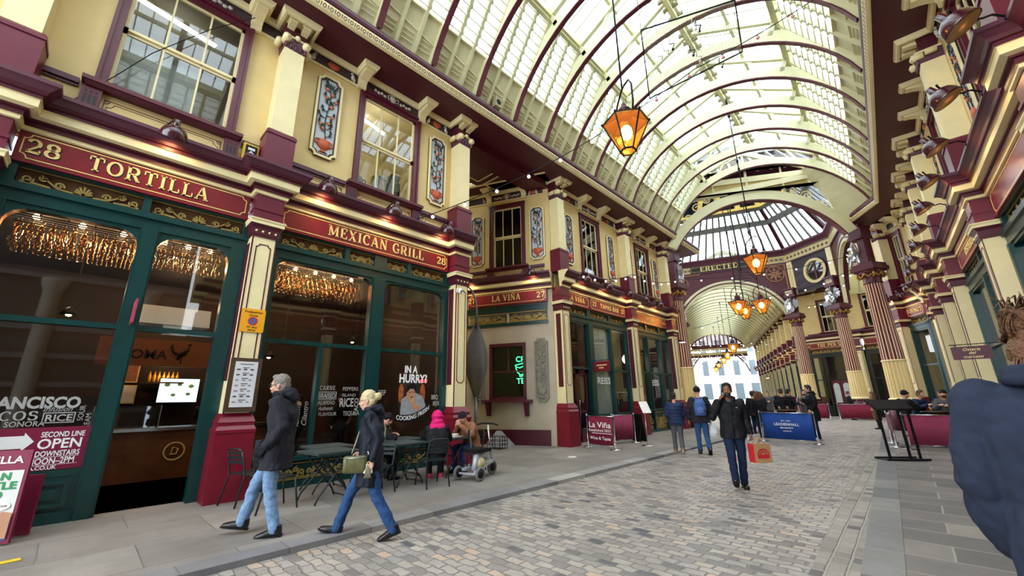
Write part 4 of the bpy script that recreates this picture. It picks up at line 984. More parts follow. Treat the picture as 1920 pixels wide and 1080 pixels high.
for a, n in ((.3, 6), (6.3, 8)):
    for j in range(n):
        c = a+.22+.33*j
        if 2.5 < c < 5.9: continue
        for q in range(5):
            an = math.radians(90+72*q); st.ribbon([(c, 12.39), (c+.13*math.cos(an), 12.39+.13*math.sin(an))], [.07, .03], -.06, -.03)
        st.ribbon([(c+.16, 12.2), (c+.16, 12.58)], .02, -.055, -.03)
struct('trim_star_band', st, M_PUR, FR_N)
st = MB()
for j in range(11):
    c = .25+.34*j
    for q in range(5):
        an = math.radians(90+72*q); st.ribbon([(c, 12.39), (c+.13*math.cos(an), 12.39+.13*math.sin(an))], [.07, .03], -.06, -.03)
struct('trim_star_band', st, M_PUR, FR_NE)
def arch_wall(FR, L, z0, rise, top, m, name, inset=.35):
    h = L/2-inset; r = (h*h+rise*rise)/(2*rise); zc = z0+rise-r; b = MB(); N = 24; up = []
    pts = [(L/2-h+2*h*i/N) for i in range(N+1)]
    zz = [zc+math.sqrt(max(0, r*r-(x-L/2)**2)) for x in pts]
    for i in range(N):
        b.add([(pts[i], 0, zz[i]), (pts[i+1], 0, zz[i+1]), (pts[i+1], 0, top), (pts[i], 0, top), (pts[i], .3, zz[i]), (pts[i+1], .3, zz[i+1]), (pts[i+1], .3, top), (pts[i], .3, top)], [(0, 1, 2, 3), (7, 6, 5, 4), (0, 4, 5, 1)])
    b.box(0, inset, 0, .3, z0, top); b.box(L-inset, L, 0, .3, z0, top)
    w = struct(name, b, m, FR); k = MB()
    P = [(x, z) for x, z in zip(pts, zz)]; k.ribbon(P, .5, -.12, .1, 0); k.ribbon([(x, z) for x, z in P], .1, -.16, -.1, 1); obj('arch_ring', k, [M_ROOF, M_RMAR], w)
    return w, pts, zz
wN, px_, pz_ = arch_wall(FR_N, LN, 7.5, 3.35, 12.1, M_DMAR, 'wall_arch_north')
for cx in (.95, LN-.95):
    k = MB()
    for q in range(8):
        an = math.radians(45*q); k.ribbon([(cx, 11.2), (cx+.32*math.cos(an), 11.2+.32*math.sin(an)), (cx+.56*math.cos(an), 11.2+.56*math.sin(an))], [.06, .2, .04], -.09, -.02)
    k.ribbon(arc(cx, 11.2, .64, .64, 0, 360, 20), .08, -.08, -.02); k.ribbon([(cx-.75, 9.2), (cx-.75, 11.95), (cx+1.7, 11.95)] if cx < 2 else [(cx-1.7, 11.95), (cx+.75, 11.95), (cx+.75, 9.2)], .12, -.06, -.02)
    obj('rosette', k, M_ROS, wN)
# NE corner: oval window above, pen shop front below
b = MB(); cx, cz, rx, rz = 2.3, 10.68, .82, .86; N = 28
O1 = [(cx+rx*math.cos(2*PI*i/N), cz+rz*math.sin(2*PI*i/N)) for i in range(N)]
def sq(i):
    a = 2*PI*i/N; c, s = math.cos(a), math.sin(a); k = 1/max(abs(c)/ (1.55 if c > 0 else 2.3), abs(s)/1.4)
    return (cx+c*k, cz+s*k)
O2 = [sq(i) for i in range(N)]
for i in range(N):
    j = (i+1) % N; b.add([(O1[i][0], 0, O1[i][1]), (O1[j][0], 0, O1[j][1]), (O2[j][0], 0, O2[j][1]), (O2[i][0], 0, O2[i][1])], [(3, 2, 1, 0), (0, 1, 2, 3)])
b.box(0, .1, 0, .1, 9.2, 12.1); b.box(LNE-.1, LNE, 0, .1, 9.2, 12.1)
struct('wall_oval', b, M_GREYW, FR_NE)
wo = link(num('window'), None); wo['kind'] = 'structure'; put(wo, FR_NE)
k = MB(); k.ribbon(O1, .2, -.1, .05, 0, True); k.ribbon([(cx+(rx+.14)*math.cos(2*PI*i/N), cz+(rz+.14)*math.sin(2*PI*i/N)) for i in range(N)], .05, -.12, 0, 1, True); k.box(cx-.05, cx+.05, -.02, .05, cz-rz, cz+rz, 1); k.box(cx-rx, cx+rx, -.02, .05, cz-.05, cz+.05, 1)
obj('frame', k, [M_STB, M_DMAR], wo)
k = MB(); k.poly(O1, .03, .035); obj('pane', k, GLASS, wo)
k = MB(); k.box(.3, LNE-.1, .8, .85, 9.3, 12); struct(num('wall_back'), k, M_DARK, FR_NE)
k = MB(); k.box(.05, .5, -.1, .05, 9.3, 12.05); k.box(LNE-.42, LNE-.02, -.1, .05, 9.3, 12.05); k.box(.14, .4, -.12, -.1, 9.6, 11.8, 1); struct(num('trim'), k, [M_CREAM, M_STB], FR_NE)
PSA, PSB = XY(23.93-.53*.6, 32.0+.85*.6), XY(23.93+.53*6, 32.0-.85*6); FR_P = frame(PSA, PSB); LP = 6.6; P0 = .6
upper_bay(FR_P, 0, LP, [(P0+1.3, 1.3), (P0+4.0, 1.2)], 6.2, 8.75, wall='wall_corner', p0=False, p1=False, reliefs=False)
room(FR_P, .6, LP-.2, 6.2, 9.3, .9); room(FR_P, .6, LP-.2, 0, 4.6, .9)
cornice(FR_P, 0, P0+2.75, p0=False); cornice(FR_P, P0+2.75, LP, p1=False)
pilaster(FR_P, P0+2.75, 'maroon framed pilaster right of the three-word red sign', None, GR)
signboard(FR_P, .2, P0+2.42, 'red sign with three gold words between the two far ribbed columns', [('THE PEN SHOP', P0+1.25, .27, 2.1)]); signboard(FR_P, P0+3.1, LP-.1, 'short red sign right of the three-word red sign, behind the ribbed columns', [])
M_BLKG = mat('near black shop paint', '#16201f', .35, var=.1)
shopfront(FR_P, .05, P0+2.48, [(.25, .95, 'w'), (1.1, 2.35, 'd'), (2.45, P0+2.35, 'w')], .7, 2.6, 4.28, [(.25, P0+2.3)], fr=M_BLKG, rr=.05)
shopfront(FR_P, P0+3.05, LP-.05, [(P0+3.2, LP-.2, 'w')], .7, 2.6, 4.28, fr=M_BLKG, rr=.05)
dd = link(num('door'), None); dd['kind'] = 'structure'; put(dd, FR_P)
for x in (1.12, 1.74):
    k = MB(); k.box(x, x+.6, .0, .06, .02, 2.55); obj('leaf', k, M_MAR, dd); k = MB(); k.poly([(x+.1, .9), (x+.5, .9)]+arc(x+.3, 2.1, .2, .25, 0, 180, 8), -.02, 0); obj('glazing', k, mat('frosted door glass', '#b9c2c0', .3), dd)
eaves(T(0, 0, -.35) @ FR_P, [(0, 0), (LP, 0)], 1.0)
# east arm
wE, _, _ = arch_wall(FR_E, LE, 7.6, 3.6, 12.1, M_DMAR, 'wall_arch_east')
d = (Vector(OCT[2])-Vector(OCT[3])).normalized(); nE = Vector((-d.y, d.x)); nE = nE if nE.dot(Vector(OCT[2])-OC) > 0 else -nE
vault([Vector(OCT[3])+nE*(.4+2*k) for k in range(8)], [Vector(OCT[2])+nE*(.4+2*k) for k in range(8)], 2.6, 8.6, 0, 3, False)
e0 = Vector(PSB); e1 = e0+nE*14; fe = frame(e0, e1); b = MB(); b.box(0, 14, 0, .2, 0, 9); struct('wall_east', b, M_WALL, fe)
e0 = Vector(CH_A); e1 = e0+nE*16; fe = frame(e1, e0); b = MB(); b.box(0, 16, 0, .2, 0, 9.9); struct('wall_east', b, M_WALL, fe)
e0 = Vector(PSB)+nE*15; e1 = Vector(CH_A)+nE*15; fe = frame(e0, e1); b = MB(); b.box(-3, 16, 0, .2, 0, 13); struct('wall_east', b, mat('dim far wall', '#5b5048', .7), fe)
# unseen west arm and the south-west corner only close the crossing
b = MB(); k = [Vector(OCT[6])+Vector((-2, 5)), Vector(OCT[7])+Vector((-6, 3))]; fw = frame(k[1], k[0]); b.box(-4, 14, 0, .2, 0, 12); struct('wall_west', b, M_WALL, fw)

# ------------------------------------------------------------------ ribbed columns and silver dragons
M_SIL = mat('silver paint', '#c9ccd0', .28, .75, var=.12, vs=9)
def make_column():
    r = thing('column', '-', 'column')
    b = MB(); b.lathe([(.62, 0), (.62, .9), (.56, 1.0), (.56, 1.15)], 8, a0=PI/8); b.lathe([(.5, 1.15), (.52, 1.2), (.5, 1.26)], 24); obj('plinth', b, M_DMAR, r)
    b = MB(); b.lathe([(.5, 1.26), (.53, 1.31), (.5, 1.36), (.44, 1.4)], 24); obj('base_ring', b, M_CREAM, r)
    def flute(z0, z1, r0, r1, n=20):
        m = MB(); vs = []; N = n*4
        for z, rr in ((z0, r0), (z1, r1)):
            for j in range(N):
                q = 2*PI*j/N; k = 1 if j % 4 in (0, 1) else .93
                vs.append((rr*k*math.cos(q), rr*k*math.sin(q), z))
        m.add(vs, [(j, (j+1) % N, N+(j+1) % N, N+j) for j in range(N)])
        m.m = [0 if j % 4 == 0 else 1 for j in range(N)]; return m
    obj('lower_shaft', flute(1.4, 3.0, .44, .42), [M_CREAM, M_WALL], r); b = MB(); b.lathe([(.42, 3.0), (.45, 3.02), (.45, 3.06), (.41, 3.08)], 24); obj('collar', b, M_CREAM, r)
    obj('upper_shaft', flute(3.08, 6.7, .41, .34), [M_CREAM, mat('column maroon', '#6d2230', .4, var=.1)], r)
    c = MB(); c.lathe([(.36, 6.7), (.38, 6.74), (.35, 6.8), (.36, 7.0), (.46, 7.25), (.5, 7.3)], 20)
    obj('capital', c, M_DMAR, r)
    g = MB()
    for q in range(4):
        an = PI/4+PI/2*q; cx, cy_ = math.cos(an), math.sin(an)
        P = spiral(.42, 7.12, .15, 90, 1.3, 12, -1); g.tube([(x*cx, x*cy_, z) for x, z in P], .045, 6)
        an2 = PI/2*q; cx, cy_ = math.cos(an2), math.sin(an2)
        for s in (-1, 1): g.tube([(.4*cx-s*.02*cy_, .4*cy_+s*.02*cx, 7.2), (.43*cx-s*.15*cy_, .43*cy_+s*.15*cx, 7.02), (.38*cx-s*.3*cy_, .38*cy_+s*.3*cx, 7.14)], .04, 6)
        g.ball((.44*cx, .44*cy_, 7.16), .08, 8)
    obj('gilt_scrolls', g, mat('aged gilt', '#a8843a', .4, .5, var=.2), r)
    b = MB(); b.box(-.45, .45, -.45, .45, 7.3, 7.36); b.box(-.52, .52, -.52, .52, 7.36, 7.55); b.box(-.47, .47, -.47, .47, 7.55, 7.7); obj('block', b, M_DMAR, r)
    b = MB(); b.box(-.1, .2, -.25, .25, 7.7, 9.0); b.box(-.4, .25, -.4, .4, 9.0, 9.15); b.box(-.34, .25, -.34, .34, 9.15, 9.6); b.box(-.42, .25, -.42, .42, 9.6, 9.72); obj('pier', b, M_DMAR, r)
    b = MB(); b.box(-.36, -.34, -.24, .24, 9.24, 9.52); obj('pier_panel', b, mat('pale pier outline', '#b9a58a', .5), r)
    return r
def make_dragon():
    r = thing('dragon_statue', '-', 'statue')
    b = MB()
    b.tube([(.05, 0, .0), (.02, 0, .15), (.0, 0, .35), (-.05, 0, .6), (-.1, 0, .8), (-.12, 0, .95), (-.2, 0, 1.05), (-.32, 0, 1.03), (-.42, 0, .98)], [.1, .2, .22, .19, .13, .1, .12, .09, .03], 12)
    for s in (-1, 1):
        b.tube([(0, s*.16, .3), (-.18, s*.22, .34), (-.26, s*.2, .14), (-.34, s*.2, .03)], [.12, .1, .06, .05], 8)
        b.tube([(-.05, s*.15, .66), (-.24, s*.22, .6), (-.36, s*.16, .74), (-.42, s*.14, .78)], [.08, .06, .045, .03], 8)
        b.tube([(-.16, s*.06, 1.08), (-.1, s*.1, 1.24), (-.06, s*.1, 1.3)], [.04, .025, .008], 6)
    b.tube([(.06, 0, .1), (.2, .18, .06), (.16, .36, .2), (.02, .42, .42), (.0, .4, .6), (.05, .34, .66)], [.1, .08, .06, .045, .03, .01], 8)
    obj('body', b, M_SIL, r)
    for s in (-1, 1):
        w = MB(); root = Vector((.05, s*.12, .72)); tips = [Vector((.1, s*.3, 1.22)), Vector((.16, s*.5, 1.05)), Vector((.18, s*.58, .8)), Vector((.15, s*.52, .5)), Vector((.1, s*.3, .35))]
        for t in tips: w.tube([root, (root+t)/2+Vector((-.03, 0, .05)), t], [.04, .03, .012], 6)
        for i in range(len(tips)-1):
            md = (tips[i]+tips[i+1])/2*.85+root*.15; w.add([root, tips[i], md, tips[i+1]], [(0, 1, 2, 3), (3, 2, 1, 0)])
        obj('wing', w, M_SIL, r)
    s = MB(); s.poly([(-.15, .5), (-.15, .25), (0, .08), (.15, .25), (.15, .5)], -.03, .03); s.xf(Matrix.Translation((-.42, 0, .1)) @ Matrix.Rotation(PI/2, 4, 'Z')); s.v = [v for v in s.v]
    obj('shield', s, M_SIL, r)
    return r
COLM = make_column(); DRG = make_dragon()
COLS = [((9.17, 21.9), 'ribbed column at the left end of the near terrace', 'silver dragon on the left column beside the clothes shop front'), ((17.5, 18.8), 'largest ribbed column, standing before the right-hand corner shop', 'silver dragon high on the right, above the largest column'),
        ((22.95, 27.7), 'ribbed column right of the dark shop door', 'silver dragon above the column right of the dark shop door'), ((22.1, 31.0), 'ribbed column left of the dark shop door', 'silver dragon above the column left of the dark shop door'),
        ((14.6, 34.6), 'column at the far left foot of the ERECTED arch', 'silver dragon at the far left foot of the ERECTED arch')]
for i, (p, l1, l2) in enumerate(COLS):
    q = Vector(XY(*p)); a = math.atan2(q.y-OC.y, q.x-OC.x)
    c = COLM if i == 0 else dup(COLM); c['label'] = l1; c['group'] = 'ribbed columns round the crossing'; c.matrix_basis = T(q.x, q.y, ROAD, a)
    d_ = DRG if i == 0 else dup(DRG); d_['label'] = l2; d_['group'] = 'silver dragons round the crossing'; d_.matrix_basis = T(q.x-.37*math.cos(a), q.y-.37*math.sin(a), 7.735+ROAD, a); d_.scale = (.95, .95, .95)

# ------------------------------------------------------------------ far arcade
fd = Vector((.418, .908)); fn = Vector((.908, -.418))
F0, D0 = Vector((14.35, 35.4)), Vector((22.7, 31.6)); FLEN = 42.
vault([XY(*(F0+fd*(.3+1.68*k))) for k in range(26)], [XY(*(D0+fd*(.3+1.68*k))) for k in range(26)], 2.5, 9.6, 0, 2, False)
def far_side(near, far, viewer_left_is_far, side):
    A, B = (far, near) if viewer_left_is_far else (near, far)
    FR = frame(XY(*A), XY(*B)); L = (A-B).length; n = 13; bw = L/n
    before = set(COL.objects)
    x0 = L-bw if viewer_left_is_far else 0
    pilaster(FR, x0 if not viewer_left_is_far else x0+bw, 'cream pilaster far along the %s of the further arcade' % side, 'upper pilaster far along the %s of the further arcade' % side, 'far %s pilasters along the shopfronts' % side)
    cornice(FR, x0, x0+bw); upper_bay(FR, x0, x0+bw, [(x0+bw/2, 1.15)], 6.4, 9.05, wall='wall_far', reliefs=False)
    shopfront(FR, x0+.22, x0+bw-.22, [(x0+.34, x0+bw/2-.05, 'w'), (x0+bw/2+.05, x0+bw-.34, 'w')], .7, 2.7, 4.28, rr=.08, back=M_GREEN)
    signboard(FR, x0+.3, x0+bw-.3, 'red shop sign far along the %s of the further arcade' % side, [], group='red signs along the far %s' % side)
    gooseneck(FR, x0+bw*.3, 'gooseneck lamp far along the %s of the further arcade' % side, energy=0, grp='far gooseneck lamps, %s' % side); gooseneck(FR, x0+bw*.7, 'gooseneck lamp far along the %s of the further arcade' % side, energy=0, grp='far gooseneck lamps, %s' % side)
    ld = bpy.data.lights.new('sign_lamp', 'POINT'); ld.energy = 14; ld.color = (1, .6, .25); ld.shadow_soft_size = .1
    new = [o for o in COL.objects if o not in before and o.parent is None]
    lm = bpy.data.objects.new('sign_lamp', ld); COL.objects.link(lm); lm.matrix_world = FR @ T(x0+bw/2, -.75, 5.7)
    room(FR, .2, L-.2, 0, 4.6, 3); room(FR, .2, L-.2, 6.2, 9.6, 2.5)
    tr = FR.to_3x3() @ Vector((-bw if viewer_left_is_far else bw, 0, 0))
    ORD = ['first', 'second', 'third', 'fourth', 'fifth', 'sixth', 'seventh', 'eighth', 'ninth', 'tenth', 'eleventh', 'twelfth', 'thirteenth']
    base = {}; lamps = 0
    for o in new:
        if 'label' in o:
            t = o['label'].replace(' far along', ' along')
            if 'gooseneck' in t: t = ('nearer ' if lamps == (1 if viewer_left_is_far else 0) else 'farther ')+t; lamps += 1
            base[o.name] = t; o['label'] = t+', first bay from crossing'
    for i in range(1, n):
        for o in new: dup(o, base[o.name]+', %s bay from crossing' % ORD[i] if o.name in base else None, FR=Matrix.Translation(tr*i) @ o.matrix_basis)
        if i < 6: l2 = bpy.data.objects.new('sign_lamp', ld); COL.objects.link(l2); l2.matrix_world = Matrix.Translation(tr*i) @ lm.matrix_world
    eaves(FR, [(0, 0), (L, 0)], 1.2)
far_side(D0+fn*1.25+fd*1.9, D0+fn*1.25+fd*FLEN, True, 'right')
far_side(F0-fn*1.25+fd*.9, F0-fn*1.25+fd*FLEN, False, 'left')
# the end of the arcade and the white building beyond
EA, EB = XY(*(F0+fd*FLEN)), XY(*(D0+fd*FLEN)); FR_X = frame(EA, EB); LX = (Vector(EB)-Vector(EA)).length
ea = link('trim_end_screen', None); ea['kind'] = 'structure'; put(ea, FR_X)
m = MB(); m.ribbon([(x, z) for x, z in arc(LX/2, 9.6, LX/2-.1, 2.7, 0, 180, 24)], .35, -.1, .1); m.box(0, LX, -.15, .15, 9.3, 9.65); m.box(0, LX, -.1, .1, 8.5, 8.95); obj('arch_beam', m, M_STB, ea)
m = MB()
for i in range(1, 14):
    x = LX*i/14; zt = 9.6+2.7*math.sqrt(max(0, 1-((x-LX/2)/(LX/2-.1))**2)); m.box(x-.1, x+.1, -.05, .05, 9.6, zt)
m.box(0, LX, -.1, .1, 8.1, 8.5); m.box(.5, LX-.5, -.03, .03, 9.6, 10.3)
for j in range(9): m.box(.3+.02*j*j*1.1, LX-.3-.02*j*j*1.1, -.06, .06, 10.43+.2*j, 10.54+.2*j)
for x0, sg in ((0, 1), (LX, -1)): m.tube([(x0, 0, 5.5), (x0+sg*.5, 0, 6.8), (x0+sg*1.6, 0, 8.2)], .1, 6); m.tube([(x0+sg*a, 0, b) for a, b in spiral(.7, 7.6, .4, 0, 1.5)], .07, 6)
obj('screen_bars', m, M_DMAR, ea)
WBc = XY(*((F0+D0)/2+fd*(FLEN+16))); FR_W = T(WBc[0], WBc[1], 0, math.atan2(EB[1]-EA[1], EB[0]-EA[0]))
wb = thing('office_building', 'white stone building in daylight beyond the far end of the arcade', 'building'); put(wb, FR_W)
M_WST = mat('white portland stone', '#d8d6d0', .7, var=.04, vs=1.); M_WIN = mat('office window glass', '#5f6a70', .15, var=.1)
b = MB(); b.box(-16, 16, 0, 8, ROAD, 22); obj('wall', b, M_WST, wb)
b = MB()
for z in (4.6, 9.1): b.box(-16, 16, -.25, 0, z, z+.5)
for i in range(12): b.box(-16, 16, -.05, 0, .6+.6*i*.99, 1.1+.6*i*.99) if i < 6 else None
obj('string_course', b, M_WST, wb)
for z0, z1, ww in ((.8, 4.0, 1.5), (5.6, 8.6, 1.1), (10.2, 13, 1.1)):
    for i in range(-4, 5):
        f = MB(); x = i*2.9+.8; f.box(x-ww/2-.15, x+ww/2+.15, -.12, 0, z0-.15, z1+.2); w_ = obj('window_surround', f, M_WST, wb); f = MB(); f.box(x-ww/2, x+ww/2, -.14, -.1, z0, z1); obj('pane', f, M_WIN, w_)
# alley behind: soffit beams and a short side roof
al = link('trim_alley_soffit', None); al['kind'] = 'structure'
b = MB(); b.box(6.6, 12.2, 8.72, 9.5, 9.5, 9.75); obj('beam', b, M_DMAR, al)
b = MB(); b.box(6.95, 12.4, 8.7, 10.9, 9.75, 9.85); obj('soffit', b, M_DMAR, al)
for x0, x1 in ((7.2, 9.3), (9.6, 11.6)):
    b = MB(); y0, y1, z = 8.95, 10.6, 9.745
    for a_, c_ in (((x0, y0), (x1, y0)), ((x1, y0), (x1, y1)), ((x1, y1), (x0, y1)), ((x0, y1), (x0, y0))): b.bar((a_[0], a_[1], z), (c_[0], c_[1], z), .06, .03)
    obj('panel_moulding', b, M_CREAM, al)
    b = MB(); b.box(x0, x1, y0, y1, z-.005, z+.01); obj('panel', b, M_PUR, al)
eaves(FR_V, [(-3, 0), (LVW+.2, 0)], .9)
vault([(7.0+.2, 11.2+1.5*k) for k in range(6)], [(11.2-.55*k, 11.2+1.5*k) for k in range(6)], 1.3, 9.9, 0, 2, False)
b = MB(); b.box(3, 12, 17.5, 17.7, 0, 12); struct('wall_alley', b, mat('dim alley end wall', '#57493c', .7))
# ------------------------------------------------------------------ shop interiors on the left
M_WOOD = mat('dark brown wood', '#3a2216', .5, var=.3, vs=5); M_BROWN = mat('brown panel', '#5c2f17', .6, var=.15)
M_BACKW = mat('restaurant wall', '#2a1c15', .7, var=.3, vs=1.5); M_FLR = mat('restaurant floor', '#231d1a', .5, var=.2)
room(FR_L, -5.5, 6.6, 0, 4.6, 5.2, M_BACKW, .12, M_FLR)
tagc = lambda o, l, c, g=None: tag(o, l, c, g)
ct = thing('service_counter', 'brown service counter with round gold emblem inside the open doorway', 'counter'); put(ct, FR_L, 1.6, 2.6, 0)
b = MB(); b.box(-1.5, 2.2, 0, .7, .05, 1.0); obj('front', b, mat('copper brown counter', '#6b3d1e', .4, .3, var=.35, vs=3), ct)
b = MB(); b.box(-1.55, 2.25, -.06, .75, 1.0, 1.06); obj('worktop', b, M_STEEL, ct)
b = MB(); b.ribbon(arc(0, .58, .17, .17, 0, 360, 24), .025, -.02, 0); b.tube([(-.06, -.015, .5), (-.02, -.015, .66), (.06, -.015, .62), (.04, -.015, .52), (-.05, -.015, .52)], .014, 6); obj('emblem', b, M_GOLD, ct)
gc = thing('glass_display_case', 'small glass food case standing on the brown counter', 'display case'); put(gc, FR_L, .72, 2.75, 1.06)
b = MB(); b.box(-.45, .55, 0, .01, 0, .42); b.box(-.45, .55, 0, .4, .42, .43); b.box(.54, .55, 0, .4, 0, .42); obj('glass', b, GLASS, gc)
b = MB()
for x in (-.45, .55): b.bar((x, 0, 0), (x, 0, .43), .02); b.bar((x, 0, .43), (x, .4, .43), .02)
obj('rail', b, M_STEEL, gc)
ms = thing('menu_screen', 'bright blue white menu screen on the wall behind the counter', 'screen'); put(ms, FR_L, 1.78, 4.9, 1.55)
b = MB(); b.box(-.42, .42, 0, .05, 0, .62); obj('casing', b, M_BLACK, ms); b = MB(); b.box(-.4, .4, -.01, 0, .02, .6); obj('display', b, mat('screen glow', '#bfe0ee', .3, var=0, emit=2.2, ecol=(.6, .82, .95)), ms)
b = MB()
for i, (x, z, r_) in enumerate(((-.25, .45, .06), (0, .46, .05), (.24, .42, .06), (-.1, .2, .05), (.2, .22, .05))): b.lathe([(r_, 0), (0, .002)], 10); b.v[-20:] = [(v[0]+x, -.014-.002*(v[2] > .001), v[1]*.8+z) for v in b.v[-20:]]
obj('dish_picture', b, mat('dish pictures', '#7a8f4a', .5, var=.5, vs=30, emit=.5), ms)
for i, (x, z, l) in enumerate(((.8, 2.05, 'framed reddish poster inside the doorway, upper of two'), (.82, 1.55, 'framed white certificate inside the doorway, lower of two'))):
    p = thing('picture_frame', l, 'picture'); put(p, FR_L, x, 5.1, z); b = MB(); b.box(-.16, .16, 0, .03, 0, .44); obj('frame', b, M_GOLD, p); b = MB(); b.box(-.13, .13, -.008, 0, .03, .41); obj('print', b, mat('red print', '#8e5640', .6, var=.3, vs=12) if i == 0 else M_WHITE, p)
bt = None
for i in range(7):
    if bt is None:
        b = MB(); b.lathe([(.035, 0), (.035, .14), (.013, .2), (.013, .25), (0, .25)], 10); bt = obj('sauce_bottle', b, mat('lit amber bottle', '#e0a03a', .2, var=.2)); o = bt
    else: o = dup(bt)
    tag(o, 'small amber bottle lined up on the shelf behind the counter', 'bottle', 'amber bottles on the back shelf'); put(o, FR_L, 1.16+.09*i, 4.95, 2.07)
sh = MB(); sh.box(-.4, .45, -.15, .1, 0, .04); o = obj('bottle_shelf', sh, M_WOOD); tag(o, 'dark shelf carrying amber bottles inside the doorway', 'shelf'); put(o, FR_L, 1.4, 5.0, 2.03)
ld = bpy.data.lights.new('shelf_lamp', 'POINT'); ld.energy = 6; ld.color = (1, .7, .4); ld.shadow_soft_size = .05; lo = bpy.data.objects.new('shelf_lamp', ld); COL.objects.link(lo); lo.matrix_world = FR_L @ T(1.45, 4.7, 2.25)
fa = thing('painted_fascia', 'brown fascia with dark capitals and a black rooster above the counter', 'sign'); put(fa, FR_L, 1.5, 3.4, 2.35)
b = MB(); b.box(-1.4, 1.6, 0, .06, 0, .6); obj('board', b, M_BROWN, fa); obj('lettering', sans('ROMA', .2, 0, .01, bold=.02), M_BLACK, fa, (-.65, 0, .16))
b = MB(); b.tube([(.0, 0, .12), (.02, 0, .22), (.1, 0, .26), (.16, 0, .36), (.17, 0, .44)], [.03, .1, .1, .06, .035], 8, flat=.3); b.tube([(.03, 0, .24), (-.1, 0, .3), (-.16, 0, .44), (-.1, 0, .5)], [.06, .06, .05, .01], 8, flat=.3); b.tube([(.06, 0, .2), (.06, 0, .05)], .012, 5); b.ball((.18, 0, .49), (.04, .015, .025), 8); obj('rooster', b, M_BLACK, fa, (-.05, -.01, .03))
# hanging jars: rows of upturned glasses lit by warm lamps
jar = MB(); jar.lathe([(.0, .0), (.036, .005), (.042, .03), (.042, .13), (.02, .17), (.018, .22), (.026, .225), (.026, .25)], 12)
J = None; WARM = mat('warm ceiling bulb', '#ffcf90', .5, var=0, emit=30, ecol=(1, .62, .3))
rows = [(-1.15, .2, 12, .75, 3.95), (-1.15, .2, 12, 1.0, 3.95), (-1.15, .2, 12, 1.25, 3.93), (-1.15, .2, 12, .88, 4.16), (-1.15, .2, 12, 1.12, 4.16), (.5, 1.46, 9, .75, 3.97), (.5, 1.46, 9, 1.0, 3.97), (.5, 1.46, 9, .88, 4.18),
        (2.4, 4.4, 20, .72, 3.95), (2.4, 4.4, 20, .95, 3.95), (2.4, 4.4, 20, 1.2, 3.95), (2.4, 4.4, 20, .84, 4.17), (2.4, 4.4, 20, 1.08, 4.17)]
for a, c, n, y, z in rows:
    side = 'the big window left of the doorway' if a < 0 else 'the doorway light' if a < 1 else 'the grill shop window'
    for i in range(n):
        o = obj('hanging_glass', jar, BOTTLE) if J is None else dup(J); J = J or o
        tag(o, 'upturned amber glass hanging inside the top of '+side, 'glass', 'hanging glasses behind the top of '+side)
        put(o, FR_L, a+(c-a)*i/(n-1)+RND.uniform(-.01, .01), y, z)
rk = None
for a, c, l in ((-1.25, .3, 'wire rack carrying glasses above the big window left of the doorway'), (.45, 1.5, 'wire rack carrying glasses above the doorway'), (2.3, 4.5, 'wire rack carrying glasses above the grill shop window')):
    r = thing('glass_rack', l, 'rack'); put(r, FR_L, 0, 0, 4.44); b = MB()
    for y in (.72, .84, .96, 1.08, 1.2): b.bar((a, y, 0), (c, y, 0), .02)
    for k in range(6): x = a+(c-a)*k/5; b.bar((x, .7, .02), (x, 1.25, .02), .015); b.bar((x, .9, 0), (x, .9, .157), .012)
    obj('bars', b, M_BLACK, r); b = MB()
    m = 3 if c-a < 2 else 5
    for k in range(m):
        x = a+(c-a)*(k+.5)/m; b = MB(); b.ball((x, .98, .06), .05, 10); obj('lamp', b, WARM, r)
        ld = bpy.data.lights.new('rack_lamp', 'POINT'); ld.energy = 22; ld.color = (1, .58, .26); ld.shadow_soft_size = .06; lo = bpy.data.objects.new('rack_lamp', ld); COL.objects.link(lo); lo.parent = r; lo.location = (x, 1.5, -.1)
for x, y in ((1.2, 3.9), (3.6, 3.2), (5.6, 3.2), (-.6, 3.)):
    ld = bpy.data.lights.new('ceiling_lamp', 'POINT'); ld.energy = 30; ld.color = (1, .66, .36); ld.shadow_soft_size = .12; lo = bpy.data.objects.new('ceiling_lamp', ld); COL.objects.link(lo); lo.matrix_world = FR_L @ T(x, y, 3.9)
pb = None
for i, (x, y) in enumerate(((3.0, 2.2), (3.7, 3.6), (5.2, 2.6), (5.9, 3.8), (-.4, 2.4))):
    if pb is None:
        pb = thing('pendant_lamp', '-', 'lamp'); b = MB(); b.bar((0, 0, .1), (0, 0, 1.2), .012); obj('cord', b, M_BLACK, pb); b = MB(); b.lathe([(.03, .12), (.1, .05), (.12, -.03)], 14); obj('lamp_shade', b, M_BLACK, pb); b = MB(); b.ball((0, 0, -.01), .05, 8); obj('bulb', b, WARM, pb); o = pb
    else: o = dup(pb)
    tag(o, ['small pendant lamp behind the left pane of the grill shop front', 'small pendant lamp deep inside behind the narrow glazing bar', 'small pendant lamp behind the poster window', 'small pendant lamp deep inside at the right end', 'small pendant lamp behind the big window left of the doorway'][i], 'lamp'); put(o, FR_L, x, y, 3.2 if i else 2.6)
wp = thing('white_shelf_unit', 'white air unit with sloping front seen through the doorway light', 'unit'); put(wp, FR_L, 1.0, 1.3, 3.0); b = MB(); b.frustum(-.5, .6, 0, .4, 0, -.5, .6, .1, .4, .36); obj('casing', b, M_WHITE, wp); b = MB(); b.box(-.12, .25, -.03, -.02, -.2, -.02); obj('label', b, M_WHITE, wp)
